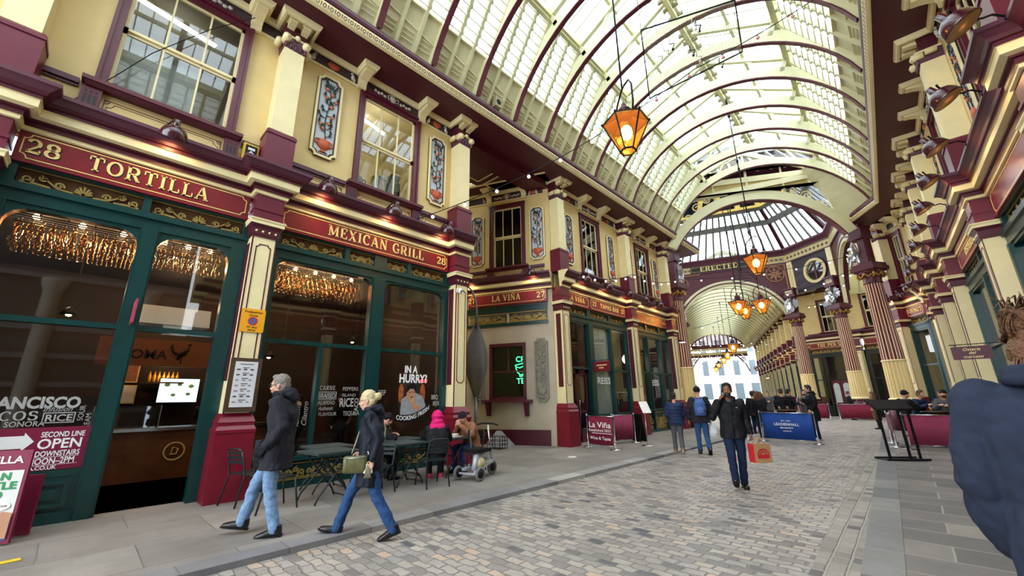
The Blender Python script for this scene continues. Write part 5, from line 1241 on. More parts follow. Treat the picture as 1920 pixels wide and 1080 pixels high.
# window graphics
M_VIN = mat('white window vinyl', '#d9d9d4', .6, var=0); M_VIN2 = mat('grey window vinyl', '#a9a9a6', .6, var=0)
def vinyl(name, label, items, x, y=-.012):
    r = thing(name, label, 'window lettering'); put(r, FR_L, x, y, 0)
    for it in items:
        t, dx, z, h = it[:4]; kw = it[4] if len(it) > 4 else {}
        if kw.pop('box', None):
            w = kw.get('width', h*3); b = MB(); b.ribbon([(-w/2-.02, -.02), (w/2+.02, -.02), (w/2+.02, h+.02), (-w/2-.02, h+.02)], .012, -.003, 0, 0, True); obj('border', b, M_VIN2, r, (dx, 0, z))
        vert = kw.pop('vert', 0); o = obj('lettering', serif(t, h, 0, .003, width=kw.get('width')) if kw.pop('ser', 0) else sans(t, h, 0, .003, **kw), kw.pop('m', M_VIN2) if 'm' in kw else M_VIN2, r, (dx, 0, z))
        if vert: o.rotation_euler = (0, -PI/2, 0)
    return r
vinyl('window_lettering', 'white window words FRANCISCO TACOS RICE low on the pane left of the doorway', [('FRANCISCO', -.1, 1.5, .15, dict(bold=.04, width=.95)), ('TACOS', -.3, 1.34, .12, dict(bold=.03, width=.6, ser=1)), ('RICE', .2, 1.32, .09, dict(bold=.02, width=.26, box=1)), ('SONORA', -.1, 1.26, .07, dict(bold=.01, width=.36)), ('Infusion', .17, 1.45, .07, dict(shear=.3, width=.28)), ('TEX MEX', -.62, 1.26, .08, dict(bold=.02, width=.4)), ('SOUR', .44, 1.42, .06, dict(vert=1)), ('CREAM', .52, 1.28, .06, dict(vert=1))], -.33)
vinyl('window_lettering', 'white window words BRAISED RICE TEQUILA across the grill shop panes', [('CARNE', -.35, 1.76, .09, dict(width=.32, ser=1)), ('BRAISED', -.35, 1.6, .1, dict(bold=.02, width=.34, box=1)), ('JALAPEÑO', -.35, 1.47, .08, dict(width=.36)), ('Authentic', -.35, 1.36, .08, dict(shear=.3, width=.3)), ('FLAVOUR', -.3, 1.25, .07, dict(width=.36)), ('PEPPERS', .14, 1.75, .08, dict(width=.34)), ('RICE', .08, 1.42, .18, dict(bold=.02, width=.3)), ('TEQUILA', .2, 1.24, .09, dict(bold=.01, width=.36)), ('TACO', .34, 1.42, .09, dict(vert=1, bold=.02)), ('ISLAND', .12, 1.63, .06, dict(width=.3)),
    ('Cilantro', -.7, 1.3, .1, dict(vert=1, shear=.3)), ('AUTHENTIC', -.84, 1.3, .06, dict(vert=1)), ('SAN', -1.05, 1.25, .12, dict(bold=.02)), ('CALI MEX', -1.2, 1.25, .08, dict(vert=1)), ('BEEF', .85, 1.66, .11, dict(bold=.02, width=.26)), ('BBQ', 2.35, 1.55, .11, dict(bold=.02, width=.2)), ('BEER', 2.4, 1.4, .1, dict(bold=.02, width=.2))], 3.92)
hu = thing('window_poster', 'window poster of a dark haired person biting food under IN A HURRY?', 'poster'); put(hu, FR_L, 5.6, -.014, 0)
M_VW = mat('bright white vinyl', '#f4f4f2', .6, var=0)
obj('lettering', sans('IN A', .17, 0, .004, bold=.035, width=.36), M_VW, hu, (-.06, 0, 2.18)); obj('lettering', sans('HURRY?', .2, 0, .004, bold=.035, width=.78), M_VW, hu, (.02, 0, 1.95))
b = MB(); b.poly(arc(0, 1.55, .38, .52, 0, 360, 28)[:-1], -.001, .001); obj('backdrop', b, mat('poster food backdrop', '#241710', .6, var=.6, vs=4), hu)
for x, z, rr in ((-.3, 1.82, .1), (.3, 1.8, .11)): b = MB(); b.poly(arc(x, z-.12, rr*.7, rr*2.2, 0, 360, 16)[:-1], -.003, -.001); obj('corn', b, mat('poster amber', '#a5561d', .6, var=.4, vs=8), hu)
b = MB(); b.poly([(-.3, 1.2), (.36, 1.2), (.4, 1.42), (.3, 1.62), (.12, 1.7), (-.12, 1.66), (-.28, 1.55)], -.004, -.002); obj('shirt', b, mat('poster grey shirt', '#9b9da0', .7, var=.15, vs=9), hu)
b = MB(); b.poly(arc(-.03, 1.68, .12, .16, 0, 360, 20)[:-1], -.006, -.003); b.poly([(.0, 1.36), (.2, 1.28), (.24, 1.36), (.1, 1.46), (.06, 1.6), (-.02, 1.58)], -.008, -.005); obj('face', b, mat('poster skin', '#c08a6a', .6, var=.12), hu)
b = MB(); b.poly([(-.16, 1.7), (-.15, 1.86), (-.02, 1.93), (.1, 1.88), (.11, 1.72), (.04, 1.8), (-.06, 1.8)], -.009, -.006); b.poly([(-.09, 1.715), (-.04, 1.705), (-.04, 1.72), (-.09, 1.73)], -.009, -.006); b.poly([(.02, 1.705), (.06, 1.72), (.06, 1.735), (.02, 1.72)], -.009, -.006); b.poly(arc(.0, 1.6, .035, .02, 0, 360, 10)[:-1], -.009, -.006); obj('hair', b, M_BLACK, hu)
b = MB(); b.poly([(-.02, 1.5), (.05, 1.48), (.04, 1.58), (-.01, 1.6)], -.012, -.009); obj('taco', b, mat('poster taco', '#d8a04a', .6, var=.3, vs=30), hu)
b = MB(); tx = sans('COOKING FRESH', .1, 0, .004, bold=.02, width=.9)
tx.v = [(v[0], v[1], v[2]-.12+.55*(v[0]+.2)**2) for v in tx.v]; b = MB(); b.ribbon([(x*.05, -.08+.55*(x*.05+.2)**2) for x in range(-9, 11)], .16, -.012, -.01); o = obj('ribbon', b, M_BLACK, hu, (.05, 0, 1.2)); obj('lettering', tx, M_VW, hu, (.05, -.013, 1.2))
ne = thing('neon_sign', 'red script neon glowing deep in the poster window', 'neon sign'); put(ne, FR_L, 6.2, .5, 1.98)
obj('letters', sans('ogue', .12, 0, .01, shear=.35), mat('red neon', '#ff3540', .5, var=0, emit=7, ecol=(1, .06, .1)), ne)
st = thing('window_sticker', 'maroon SECOND LINE OPEN DOWNSTAIRS sticker low on the window left of the doorway', 'sticker'); put(st, FR_L, -.4, -.02, .68)
M_STK = mat('maroon sticker', '#7c1238', .5, var=.04)
b = MB(); b.box(-.85, .62, 0, .006, 0, .56); obj('sheet', b, M_STK, st)
for t, x, z, h, wd in (('SECOND LINE', .36, .43, .07, .42), ('OPEN', .35, .28, .13, .42), ('DOWNSTAIRS', .35, .18, .07, .42), ('12NOON–2PM', .27, .08, .08, .5), ('TORTILLA.CO.UK', .12, .01, .05, .5)): obj('lettering', sans(t, h, -.001, .003, width=wd, bold=.02), M_VW, st, (x, 0, z))
b = MB(); b.poly([(-.6, .3), (.0, .3), (.0, .26), (.1, .38), (.0, .5), (.0, .46), (-.6, .46)], -.004, 0); obj('arrow', b, M_VW, st); b = MB(); b.box(-.1, .56, -.004, 0, .165, .17); b.box(-.1, .56, -.004, 0, .065, .07); obj('rule_line', b, M_VW, st)
# things on the left pilasters
mb_ = thing('menu_board', 'framed paper menu on the pilaster between the doorway front and the grill shop window', 'menu board'); put(mb_, FR_L, 1.94, -.505, 1.38)
b = MB(); b.box(-.23, .23, 0, .075, 0, .9); obj('frame', b, mat('brown menu frame', '#4a3826', .4, var=.2), mb_); b = MB(); b.box(-.17, .17, -.006, 0, .08, .84); obj('paper', b, mat('menu paper', '#d5d5d8', .5, var=.02), mb_)
b = MB(); q = random.Random(3)
b.box(-.1, .1, -.009, -.005, .79, .8)
for k in range(7):
    z = .73-.09*k; b.box(-.05, .05, -.009, -.005, z, z+.012)
    for j in range(3):
        for i in range(2): x = -.11+.1*j; b.box(x-.03, x+.03-q.random()*.02, -.009, -.005, z-.02-.016*i, z-.014-.016*i)
    if k in (0, 1, 5):
        for j in range(3): b.ball((-.11+.1*j, -.007, z-.025), (.028, .003, .014), 8)
obj('print', b, mat('menu ink', '#55504e', .6), mb_)
pz = thing('zone_sign', 'yellow Pedestrian Zone At any time sign on the cream pilaster', 'sign'); put(pz, FR_L, 1.94, -.425, 2.75)
b = MB(); b.poly(notched(-.19, .19, 0, .42, .0001)[::6] if 0 else [(-.19, .02), (-.17, 0), (.17, 0), (.19, .02), (.19, .4), (.17, .42), (-.17, .42), (-.19, .4)], 0, .012); obj('plate', b, mat('yellow sign', '#eea51b', .4, var=.03), pz)
b = MB(); b.poly(arc(0, .2, .07, .07, 0, 360, 20)[:-1], -.003, 0); obj('roundel', b, mat('sign blue', '#3a64b0', .4, var=0), pz); b = MB(); b.ribbon(arc(0, .2, .068, .068, 0, 360, 20), .016, -.006, -.002); b.ribbon([(-.045, .245), (.045, .155)], .016, -.006, -.002); obj('red_ring', b, mat('sign red', '#c8283a', .4, var=0), pz)
for t, z, h, w_ in (('Pedestrian', .345, .04, .28), ('Zone', .285, .04, .14), ('At any', .075, .04, .17), ('time', .02, .04, .12)): obj('lettering', sans(t, h, 0, .003, width=w_, bold=.01), M_BLACK, pz, (0, 0, z))
fl = thing('projecting_sign', 'small pink red sign sticking out beside the doorway', 'sign'); put(fl, FR_L, .36, -.15, 2.72)
b = MB(); b.box(-.012, .012, -.42, 0, 0, .36); obj('plate', b, mat('faded red plate', '#a83a50', .5, var=.06), fl); t_ = sans('TORTILLA', .05, 0, .004, width=.3); o = obj('lettering', t_, mat('faded gilt', '#7a2038', .5), fl, (-.015, -.21, .17)); o.rotation_euler = (0, 0, -PI/2)
sb = thing('sensor_box', 'small yellow and black box on the cornice beside the sign over the doorway', 'box'); put(sb, FR_L, 1.5, -.2, 6.15)
b = MB(); b.box(-.13, .13, 0, .1, 0, .36); obj('casing', b, mat('yellow casing', '#d3ad1c', .4, var=.05), sb); b = MB(); b.box(-.1, .1, -.01, 0, .04, .32); obj('face', b, M_BLACK, sb); b = MB(); b.box(-.06, .06, -.014, -.01, .22, .27); b.box(-.05, .05, -.014, -.01, .08, .1); b.ribbon([(-.05, .13), (0, .19), (.05, .14)], .02, -.014, -.01); obj('marking', b, M_WHITE, sb)
cc = thing('security_camera', 'small white dome camera on the corner pilaster', 'camera'); put(cc, FR_L, 6.62, -.42, 4.3); b = MB(); b.box(-.05, .05, -.02, .02, .02, .14); obj('bracket', b, M_WHITE, cc); b = MB(); b.tube([(0, -.02, .1), (0, -.13, .08)], .045, 12); b.ball((0, -.1, .03), .055, 12); obj('housing', b, M_WHITE, cc); b = MB(); b.ball((-.01, -.15, .03), .025, 8); obj('lens', b, M_BLACK, cc)
sp = thing('loudspeaker', 'small loudspeaker standing on the left gutter', 'loudspeaker'); put(sp, FR_L, 7.29, -1.22, ZG+.43); b = MB(); b.box(-.12, .12, -.14, .02, 0, .34); obj('cabinet', b, mat('beige speaker', '#a39a72', .5), sp); b = MB(); b.lathe([(.09, 0), (.08, .02), (.03, .01), (0, .015)], 14); b.xf(Matrix.Translation((0, -.14, .16)) @ Matrix.Rotation(PI/2, 4, 'X')); obj('cone', b, M_BLACK, sp)
fl2 = thing('floodlight', 'small floodlight on the end pilaster next to the left ribbed column', 'light'); put(fl2, FR_L, 21.3, -.5, 4.25); b = MB(); b.frustum(-.2, .2, -.3, -.05, 0, -.1, .1, -.15, -.02, .12); b.bar((0, -.1, .1), (0, .05, .2), .03); obj('housing', b, M_BLACK, fl2); b = MB(); b.box(-.17, .17, -.27, -.07, -.012, 0); obj('lens', b, mat('floodlight lens', '#ffffff', .4, var=0, emit=5), fl2)
cb = MB(); cb.tube([(-1.3, .05-.25, 6.05), (-1.2, -.22, 6.1), (-1.0, -.1, 6.14), (-.9, -.08, 6.2), (-.55, -.06, 6.9), (-.2, -.1, 7.6), (.5, -.1, 8.7), (1.15, -.2, 9.45)], .008, 5); o = obj('hanging_cable', cb, M_BLACK); tag(o, 'thin black cable slanting across the large upper window', 'cable'); put(o, FR_L)
wi = thing('cooking_pot', 'tall steel cooking pot standing inside the lit upper window', 'pot'); put(wi, FR_L, 4.6, .55, 6.9); b = MB(); b.lathe([(.2, 0), (.21, .02), (.21, .42), (.22, .43)], 18); obj('body', b, M_STEEL, wi); b = MB(); b.lathe([(.22, .43), (.12, .48), (.02, .5), (.03, .54), (0, .55)], 18); obj('lid', b, M_STEEL, wi)
wi = thing('work_table', 'steel work table behind the sill of the lit upper window', 'table'); put(wi, FR_L, 4.5, .6, 6.4); b = MB(); b.box(-.75, .75, -.3, .3, .46, .5); obj('top', b, M_STEEL, wi); b = MB(); [b.box(x-.02, x+.02, y-.02, y+.02, 0, .46) for x in (-.7, .7) for y in (-.25, .25)]; obj('legs', b, M_STEEL, wi)
wi = thing('desk_monitor', 'dark machine with a cable beside the pot in the lit upper window', 'machine'); put(wi, FR_L, 5.05, .6, 6.9); b = MB(); b.box(-.14, .14, -.12, .12, 0, .5); b.frustum(-.1, .1, -.1, .1, .5, -.14, .14, -.14, .14, .7); obj('casing', b, M_BLACK, wi)
wi = thing('kettle', 'small dark kettle at the left end of the lit upper window', 'kettle'); put(wi, FR_L, 4.0, .5, 6.9); b = MB(); b.lathe([(.12, 0), (.13, .1), (.09, .22), (.03, .26), (0, .27)], 14); obj('body', b, M_BLACK, wi); b = MB(); b.tube([(.1, 0, .2), (.19, 0, .2), (.19, 0, .06), (.12, 0, .05)], .014, 6); obj('handle', b, M_BLACK, wi)
for x, z, e in ((4.4, 9.2, 45), (0., 9.2, 16)):
    ld = bpy.data.lights.new('tube_glow', 'POINT'); ld.energy = e; ld.color = (1, .93, .75); ld.shadow_soft_size = .3; lo = bpy.data.objects.new('tube_glow', ld); COL.objects.link(lo); lo.matrix_world = FR_L @ T(x, 1.2, z-.1)
# pieces of the corner bar and the clothes shop
lm = thing('menu_board', 'small framed menu on the number 27 corner pilaster', 'menu board'); put(lm, FR_L, 11.9, -.3, 1.45); lm.rotation_euler = (0, 0, PI/2-.2); b = MB(); b.box(-.26, .26, -.06, 0, 0, .72); obj('frame', b, M_WOOD, lm); b = MB(); b.box(-.2, .2, -.066, -.06, .06, .66); obj('paper', b, mat('yellow green paper', '#aeb08c', .5, var=.1, vs=20), lm)
dr = link(num('door'), None); dr['kind'] = 'structure'; put(dr, FR_L, 12.65, .06, 0)
b = MB()
for x in (-.64, .0): b.box(x, x+.1, -.03, .03, 0, 2.56); b.box(x+.52, x+.62, -.03, .03, 0, 2.56); b.box(x, x+.62, -.03, .03, 2.4, 2.56); b.box(x, x+.62, -.03, .03, 0, .25); b.box(x, x+.62, -.03, .03, 1.0, 1.08)
obj('leaf', b, M_MAR, dr); b = MB(); b.box(-.6, .6, 0, .01, .2, 2.4); obj('pane', b, GLASS, dr); b = MB(); b.tube([(.52-.5, -.07, .9), (.52-.5, -.07, 1.5)], .015, 6); obj('handle', b, M_STEEL, dr)
b = MB(); b.box(13.72, 14.98, .03, .04, .9, 4.28); o = obj('window_film', b, mat('frosted film', '#9aa39c', .4, var=.06)); o['kind'] = 'structure'; o.matrix_basis = FR_L
room(FR_L, 11.75, 20.9, 0, 4.6, 4, M_BACKW)
for i, (x, l) in enumerate(((14.4, 'white five-letter name on the frosted pane'), (18.9, 'white five-letter name on the middle shop pane'))):
    r = thing('window_lettering', l, 'window lettering'); put(r, FR_L, x, -.02, 2.05); obj('letters', sans('REISS', .26, 0, .01, width=.95, bold=.01), M_VW, r)
ps = thing('projecting_sign', 'small dark red hanging sign beside the frosted shop pane', 'sign'); put(ps, FR_L, 13.55, -.12, 2.5); b = MB(); b.box(-.015, .015, -.7, 0, 0, .36); obj('plate', b, M_SIGN, ps); b = MB(); b.tube([(0, -.7, .4), (0, 0, .4)], .012, 6); obj('bracket', b, M_BLACK, ps); b = MB(); b.box(-.02, -.014, -.6, -.15, .2, .24); b.box(-.02, -.014, -.45, -.25, .1, .14); obj('lettering', b, M_LET, ps)
GLOBE = mat('globe lamp', '#ffe6b5', .4, var=0, emit=4, ecol=(1, .78, .45)); g0 = None
for i, (x, l) in enumerate(((15.85, 'round globe lamp glowing in the TAPAS BAR end window'), (18.0, 'round globe lamp glowing in the first clothes shop window'))):
    if g0 is None: g0 = thing('globe_lamp', l, 'lamp'); b = MB(); b.ball((0, 0, 0), .24, 16); obj('globe', b, GLOBE, g0); b = MB(); b.bar((0, 0, .2), (0, 0, 1.3), .015); obj('cord', b, M_BLACK, g0); o = g0
    else: o = dup(g0, l)
    put(o, FR_L, x, .8, 3.3)
    ld = bpy.data.lights.new('globe_glow', 'POINT'); ld.energy = 25; ld.color = (1, .8, .55); ld.shadow_soft_size = .24; lo = bpy.data.objects.new('globe_glow', ld); COL.objects.link(lo); lo.parent = o; lo.location = (0, .6, -.1)
rail = thing('clothes_rail', 'clothes rail standing inside the clothes shop windows', 'rail'); put(rail, FR_L, 18.9, 1.1, 0); b = MB(); b.tube([(-1.5, 0, .0), (-1.5, 0, 1.75), (1.5, 0, 1.75), (1.5, 0, 0)], .018, 8); obj('frame', b, M_STEEL, rail)
cls = [mat('denim shirt', '#5d7b9c', .8, var=.1), mat('grey shirt', '#8b8f96', .8, var=.1), mat('dark coat', '#23252c', .8), mat('camel coat', '#8a6b47', .8)]
for i in range(12):
    b = MB(); b.frustum(-.05, .05, -.24, .24, 0, -.04, .04, -.2, .2, .62); b.frustum(-.04, .04, -.2, .2, .62, -.01, .01, -.04, .04, .74); o = obj('hanging_shirt', b, cls[[2, 2, 3, 0, 0, 0, 1, 1, 2, 2, 1, 2][i]]); tag(o, ['dark coat', 'dark coat', 'camel coat', 'pale denim shirt', 'pale denim shirt', 'pale denim shirt', 'grey shirt', 'grey shirt', 'dark coat', 'dark coat', 'grey shirt', 'dark coat'][i]+' hanging on the rail in the clothes shop window', 'shirt', 'clothes on the rail, kind %d' % [1, 1, 2, 3, 3, 3, 4, 4, 1, 1, 4, 1][i]); put(o, FR_L, 17.7+.2*i, 1.1, .98)
# steel blade pole by the alley
bp = thing('blade_pole', 'tall grey steel pole with a twisted leaf blade and curved tip', 'pole'); q = XY(-1.15, 12.7); put(bp, T(q[0], q[1], 0))
b = MB(); b.tube([(0, 0, 0), (0, 0, 1.6)], .045, 10); b.tube([(0, 0, 3.75), (0, 0, 4.3), (-.03, .05, 4.7), (-.1, .14, 4.98), (-.22, .28, 5.15)], [.05, .04, .035, .03, .025], 8); obj('stem', b, mat('grey steel', '#6d6c70', .45, .6, var=.1), bp)
b = MB(); vs = []; N = 24
for i in range(N+1):
    t = i/N; z = 1.5+2.4*t; wd = .05+.3*math.sin(PI*t)**.9; a = math.radians(-46+70*(t-.5)*1.2)
    for s in (-1, -.35, .35, 1): 
        o_ = (1-abs(s))*.06; vs.append((s*wd*math.cos(a)-o_*math.sin(a), s*wd*math.sin(a)+o_*math.cos(a), z))
b.add(vs, [(4*i+j, 4*i+j+1, 4*(i+1)+j+1, 4*(i+1)+j) for i in range(N) for j in range(3)], 0, True); o = obj('blade', b, MT['grey steel'], bp); md = o.modifiers.new('s', 'SOLIDIFY'); md.thickness = .015
kb = thing('wedge_block', 'pale grey pyramid block on the pavement at the alley mouth', 'block'); put(kb, T(10.1, 10.3, 0, .3)); kb.scale = (.75, .75, .8); b = MB(); b.frustum(-.6, .6, -.5, .5, 0, -.1, .0, -.1, .1, .62); obj('body', b, mat('grey stone block', '#9b989a', .7, var=.1), kb)
# ------------------------------------------------------------------ lanterns, string lights, roof net
def make_lantern():
    r = thing('hanging_lantern', '-', 'lantern'); n = 6
    R0, R1, H = .5, .17, .72
    def ring(rr, z): return [(rr*math.cos(2*PI*i/n+.3), rr*math.sin(2*PI*i/n+.3), z) for i in range(n)]
    A, B, Cc = ring(R1, 0), ring(R0, H), ring(.16, H+.17)
    f = MB()
    for i in range(n):
        j = (i+1) % n; f.bar(A[i], B[i], .028); f.bar(A[i], A[j], .03); f.bar(B[i], B[j], .035); f.bar(B[i], Cc[i], .02)
        f.ball((B[i][0]*1.03, B[i][1]*1.03, B[i][2]+.02), .03, 8); f.ball((A[i][0], A[i][1], -.03), .016, 6)
    obj('frame', f, M_BLACK, r)
    g = MB(); g.add(A+B, [(i, (i+1) % n, n+(i+1) % n, n+i) for i in range(n)]+[tuple(range(n-1, -1, -1))]); obj('glass', g, AMBER, r)
    t = MB(); t.add(B+Cc, [(i, (i+1) % n, n+(i+1) % n, n+i) for i in range(n)]); t.lathe([(.16, H+.16), (.17, H+.2), (.13, H+.3), (.15, H+.33), (.12, H+.37), (.05, H+.42), (.06, H+.46), (.03, H+.54), (0, H+.62)], 14); obj('roof', t, mat('maroon lantern roof', '#4a1a24', .4, .2), r)
    b = MB(); b.ball((0, 0, .47), (.13, .13, .18), 14); obj('bulb', b, mat('lantern bulb', '#ffe2a0', .5, var=0, emit=60, ecol=(1, .68, .28)), r)
    ld = bpy.data.lights.new('lantern_glow', 'POINT'); ld.energy = 45; ld.color = (1, .62, .25); ld.shadow_soft_size = .12; lo = bpy.data.objects.new('lantern_glow', ld); COL.objects.link(lo); lo.parent = r; lo.location = (0, 0, .3); KIDS.setdefault(r.name, []).append(lo)
    return r
LAN = make_lantern(); LQ = [False]
def lantern(x, y, z, label, rod_to=None, bail=True, s=1., group=None):
    o = LAN if not LQ[0] else dup(LAN); LQ[0] = True
    o['label'] = label; o.matrix_basis = T(x, y, z, .8) @ Matrix.Scale(s, 4)
    if group: o['group'] = group
    b = MB()
    if bail: b.tube([(.5, 0, .72), (.56, 0, .85), (.56, 0, 1.3), (.42, 0, 1.52), (.1, 0, 1.62), (0, 0, 1.64), (-.1, 0, 1.62), (-.42, 0, 1.52), (-.56, 0, 1.3), (-.56, 0, .85), (-.5, 0, .72)], .022, 6)
    if rod_to:
        h = (rod_to-z)/s; b.tube([(0, 0, 1.62 if bail else 1.3), (0, 0, h)], .022, 6); b.lathe([(.05, -.3), (.06, -.2), (.03, 0)], 8, (0, 0, h)); b.lathe([(.04, 0), (.05, .08), (.03, .16)], 8, (0, 0, h*.55+.5))
    if b.v: obj('hanger', b, M_BLACK, o)
    return o
lantern(7.05, 3.29, 6.5, 'large glowing amber lantern hanging nearest, on a long black rod', 14.08, True, .95, 'amber lanterns under the roof')
lantern(17.3, 3.36, 6.05, 'second amber lantern hanging further along, on a single rod', 14.08, True, .92, 'amber lanterns under the roof')
for (x, y, z), l in (((24.88, 6.07, 5.9), 'left lantern of the three clustered under the dome'), ((27.36, 6.36, 6.05), 'lower middle lantern of the three clustered under the dome'), ((26.0, 5.17, 6.0), 'right lantern of the three clustered under the dome')):
    lantern(x, y, z, l, None, False, 1., 'cluster of lanterns under the dome')
hc = MB(); hc.tube([(25.9, 5.9, 17), (25.9, 5.9, 8.6)], .03, 6)
for x, y, z in ((24.88, 6.07, 7.27), (27.36, 6.36, 7.42), (26.0, 5.17, 7.37)): hc.tube([(25.9, 5.9, 8.6), ((25.9+x)/2, (5.9+y)/2, 8.5), (x, y, z+.6), (x, y, z)], .025, 6)
hc.tube([(25.9+.5*math.cos(a*.6), 5.9+.5*math.sin(a*.6), 8.1) for a in range(12)], .02, 6)
o = obj('lantern_hanger', hc, M_BLACK); tag(o, 'black wrought hanger carrying the three lanterns under the dome', 'hanger')
fpt = lambda a, q, z: XY(*((F0+D0)/2+fd*a+fn*q))+(z,)
for (a, q, z), l, g in (((3.66, 0, 5.3), 'amber lantern just inside the far arcade', 1), ((13.74, 0, 5.5), 'next amber lantern along the far arcade', 1), ((23.82, 0, 5.7), 'amber lantern midway down the far arcade', 1), ((32.22, -.4, 5.6), 'small distant amber lantern near the end of the far arcade', 1), ((40.62, -.6, 5.5), 'last distant amber lantern before the white building', 1)):
    x, y, z = fpt(a, q, z); lantern(x, y, z, l, 12.2, False, 1., 'amber lanterns under the far roof')
BULB = mat('pearl bulb', '#fff4e6', .3, var=0, emit=2.5, ecol=(1, .95, .88)); PINKB = mat('pink bulb', '#f2a6a4', .3, var=0)
bm_ = MB(); bm_.ball((0, 0, -.09), .045, 10); BM = None
PM = None
def string(P, label, n, sag=.15, pink=99, wire=.012, grp=None):
    global BM, PM
    r = thing('string_light', label, 'string light', grp); pts = []
    for i in range(len(P)-1):
        A, B = Vector(P[i]), Vector(P[i+1])
        for k in range(12): t = k/12; p = A.lerp(B, t); p.z -= sag*4*t*(1-t); pts.append(p)
    pts.append(Vector(P[-1])); o0 = pts[0].copy(); r.location = o0
    b = MB(); b.tube([p-o0 for p in pts], wire, 5); L = len(pts)-1
    sock = MB()
    for i in range(n):
        t = (i+.5)/n*L; j = int(t); p = pts[j].lerp(pts[min(j+1, L)], t-j)-o0
        b.tube([p, p-Vector((0, 0, .05))], .016, 6)
        if i >= pink and PM is None: PM = obj('bulb', bm_, PINKB, r); o = PM
        elif i >= pink: o = link('bulb', PM.data, r)
        elif BM is None: BM = obj('bulb', bm_, BULB, r); o = BM
        else: o = link('bulb', BM.data, r)
        o.location = p
    obj('wire', b, M_BLACK, r)
string([(5.3, 8.45, 6.1), (7.6, 5.6, 7.6), (9.4, 2.4, 9.6), (11.2, -.8, 11.4)], 'string of bulbs crossing from the grill shop cornice up to the right gutter', 13, .1, 7)
string([(12.2, 8.2, 6.1), (15.5, 7.6, 6.6), (20.5, 7.7, 7.4), (24.4, 1.0, 7.9)], 'string of bulbs from the corner cornice across to the nearest dragon', 16, .25)
string([(22.6, 7.9, 5.1), (25, 4.5, 6.7), (25.0, .9, 7.4)], 'string of bulbs sagging between the left column and the largest column', 9, .2)
string([(36.4, 4.4, 7.9), (34.6, 2.8, 8.0), (25.6, .85, 7.6)], 'string of bulbs along the two far ribbed columns', 8, .2)
for a, aa in enumerate((5.5, 9.5, 17, 27, 35.5)):
    p0, p1 = fpt(aa, -4, 6.6), fpt(aa+1.5, 4, 6.8); string([p0, p1], 'string of bulbs across the far arcade, row %s from the crossing' % ['first', 'second', 'third', 'fourth', 'fifth'][a], 9, .4, wire=.01, grp='bulb strings across the far arcade')
p0, p1 = fpt(41.5, -4.2, 9.4), fpt(41.5, 4.2, 9.4); string([p0, p1], 'row of bulbs along the beam at the end of the arcade', 12, .05)
p0, p1 = fpt(41.4, -4.2, 8.3), fpt(41.4, 4.2, 8.3); string([p0, p1], 'lower row of bulbs along the beam at the end of the arcade', 12, .05)
# wire net panel slung below the roof
nr = thing('wire_net_panel', 'square wire net in a thin black frame slung under the glass roof', 'net'); Pn = [Vector(p) for p in ((8.2, 3.16, 10.5), (9.0, 1.2, 10.5), (10.75, 1.5, 10.5), (10.65, 4.1, 10.5))]; nr.location = Pn[0]
b = MB()
for i in range(4): b.bar(Pn[i]-Pn[0], Pn[(i+1) % 4]-Pn[0], .03); b.bar(Pn[i]-Pn[0], Pn[i]-Pn[0]+Vector((0, 0, 2.0)), .01)
obj('frame', b, M_BLACK, nr); b = MB()
for i in range(1, 44): t = i/44; b.bar(Pn[0].lerp(Pn[1], t)-Pn[0], Pn[3].lerp(Pn[2], t)-Pn[0], .0045); b.bar(Pn[0].lerp(Pn[3], t)-Pn[0], Pn[1].lerp(Pn[2], t)-Pn[0], .0045)
obj('mesh', b, mat('pale net wire', '#b9b491', .6), nr); q = random.Random(8)
for k in range(9):
    p = Vector((q.uniform(8.7, 10.5), q.uniform(1.7, 3.2), 10.47))-Pn[0]; b = MB(); b.tube([p, p+Vector((.12, .05, -.03)), p+Vector((.2, -.06, -.02)), p+Vector((.32, .03, -.04))], .012, 5); b.ball(tuple(p+Vector((.32, .03, -.06))), .035, 7); obj('lamp_cable', b, M_BLACK if k % 2 else M_WHITE, nr)
# ------------------------------------------------------------------ street furniture
M_CHAIR = mat('dark grey metal', '#2c3436', .4, .5, var=.08); M_TOP = mat('grey green table top', '#4a5555', .4, .3, var=.05)
def make_table():
    r = thing('bistro_table', '-', 'table'); b = MB(); b.box(-.36, .36, -.36, .36, .735, .755); b.box(-.345, .345, -.345, .345, .715, .735); obj('tabletop', b, M_TOP, r)
    for s in (-1, 1):
        b = MB(); b.tube([(-.3, s*.28, .01), (-.25, s*.28, .12), (.2, s*.26, .64), (.26, s*.26, .72)], .015, 8); obj('leg', b, M_CHAIR, r)
        b = MB(); b.tube([(.3, s*.25, .01), (.25, s*.25, .12), (-.2, s*.23, .64), (-.26, s*.23, .72)], .015, 8); obj('leg', b, M_CHAIR, r)
    b = MB(); b.tube([(0, -.27, .38), (0, .27, .38)], .012, 8); b.tube([(.28, -.25, .04), (.28, .25, .04)], .012, 8); obj('stretcher', b, M_CHAIR, r); return r
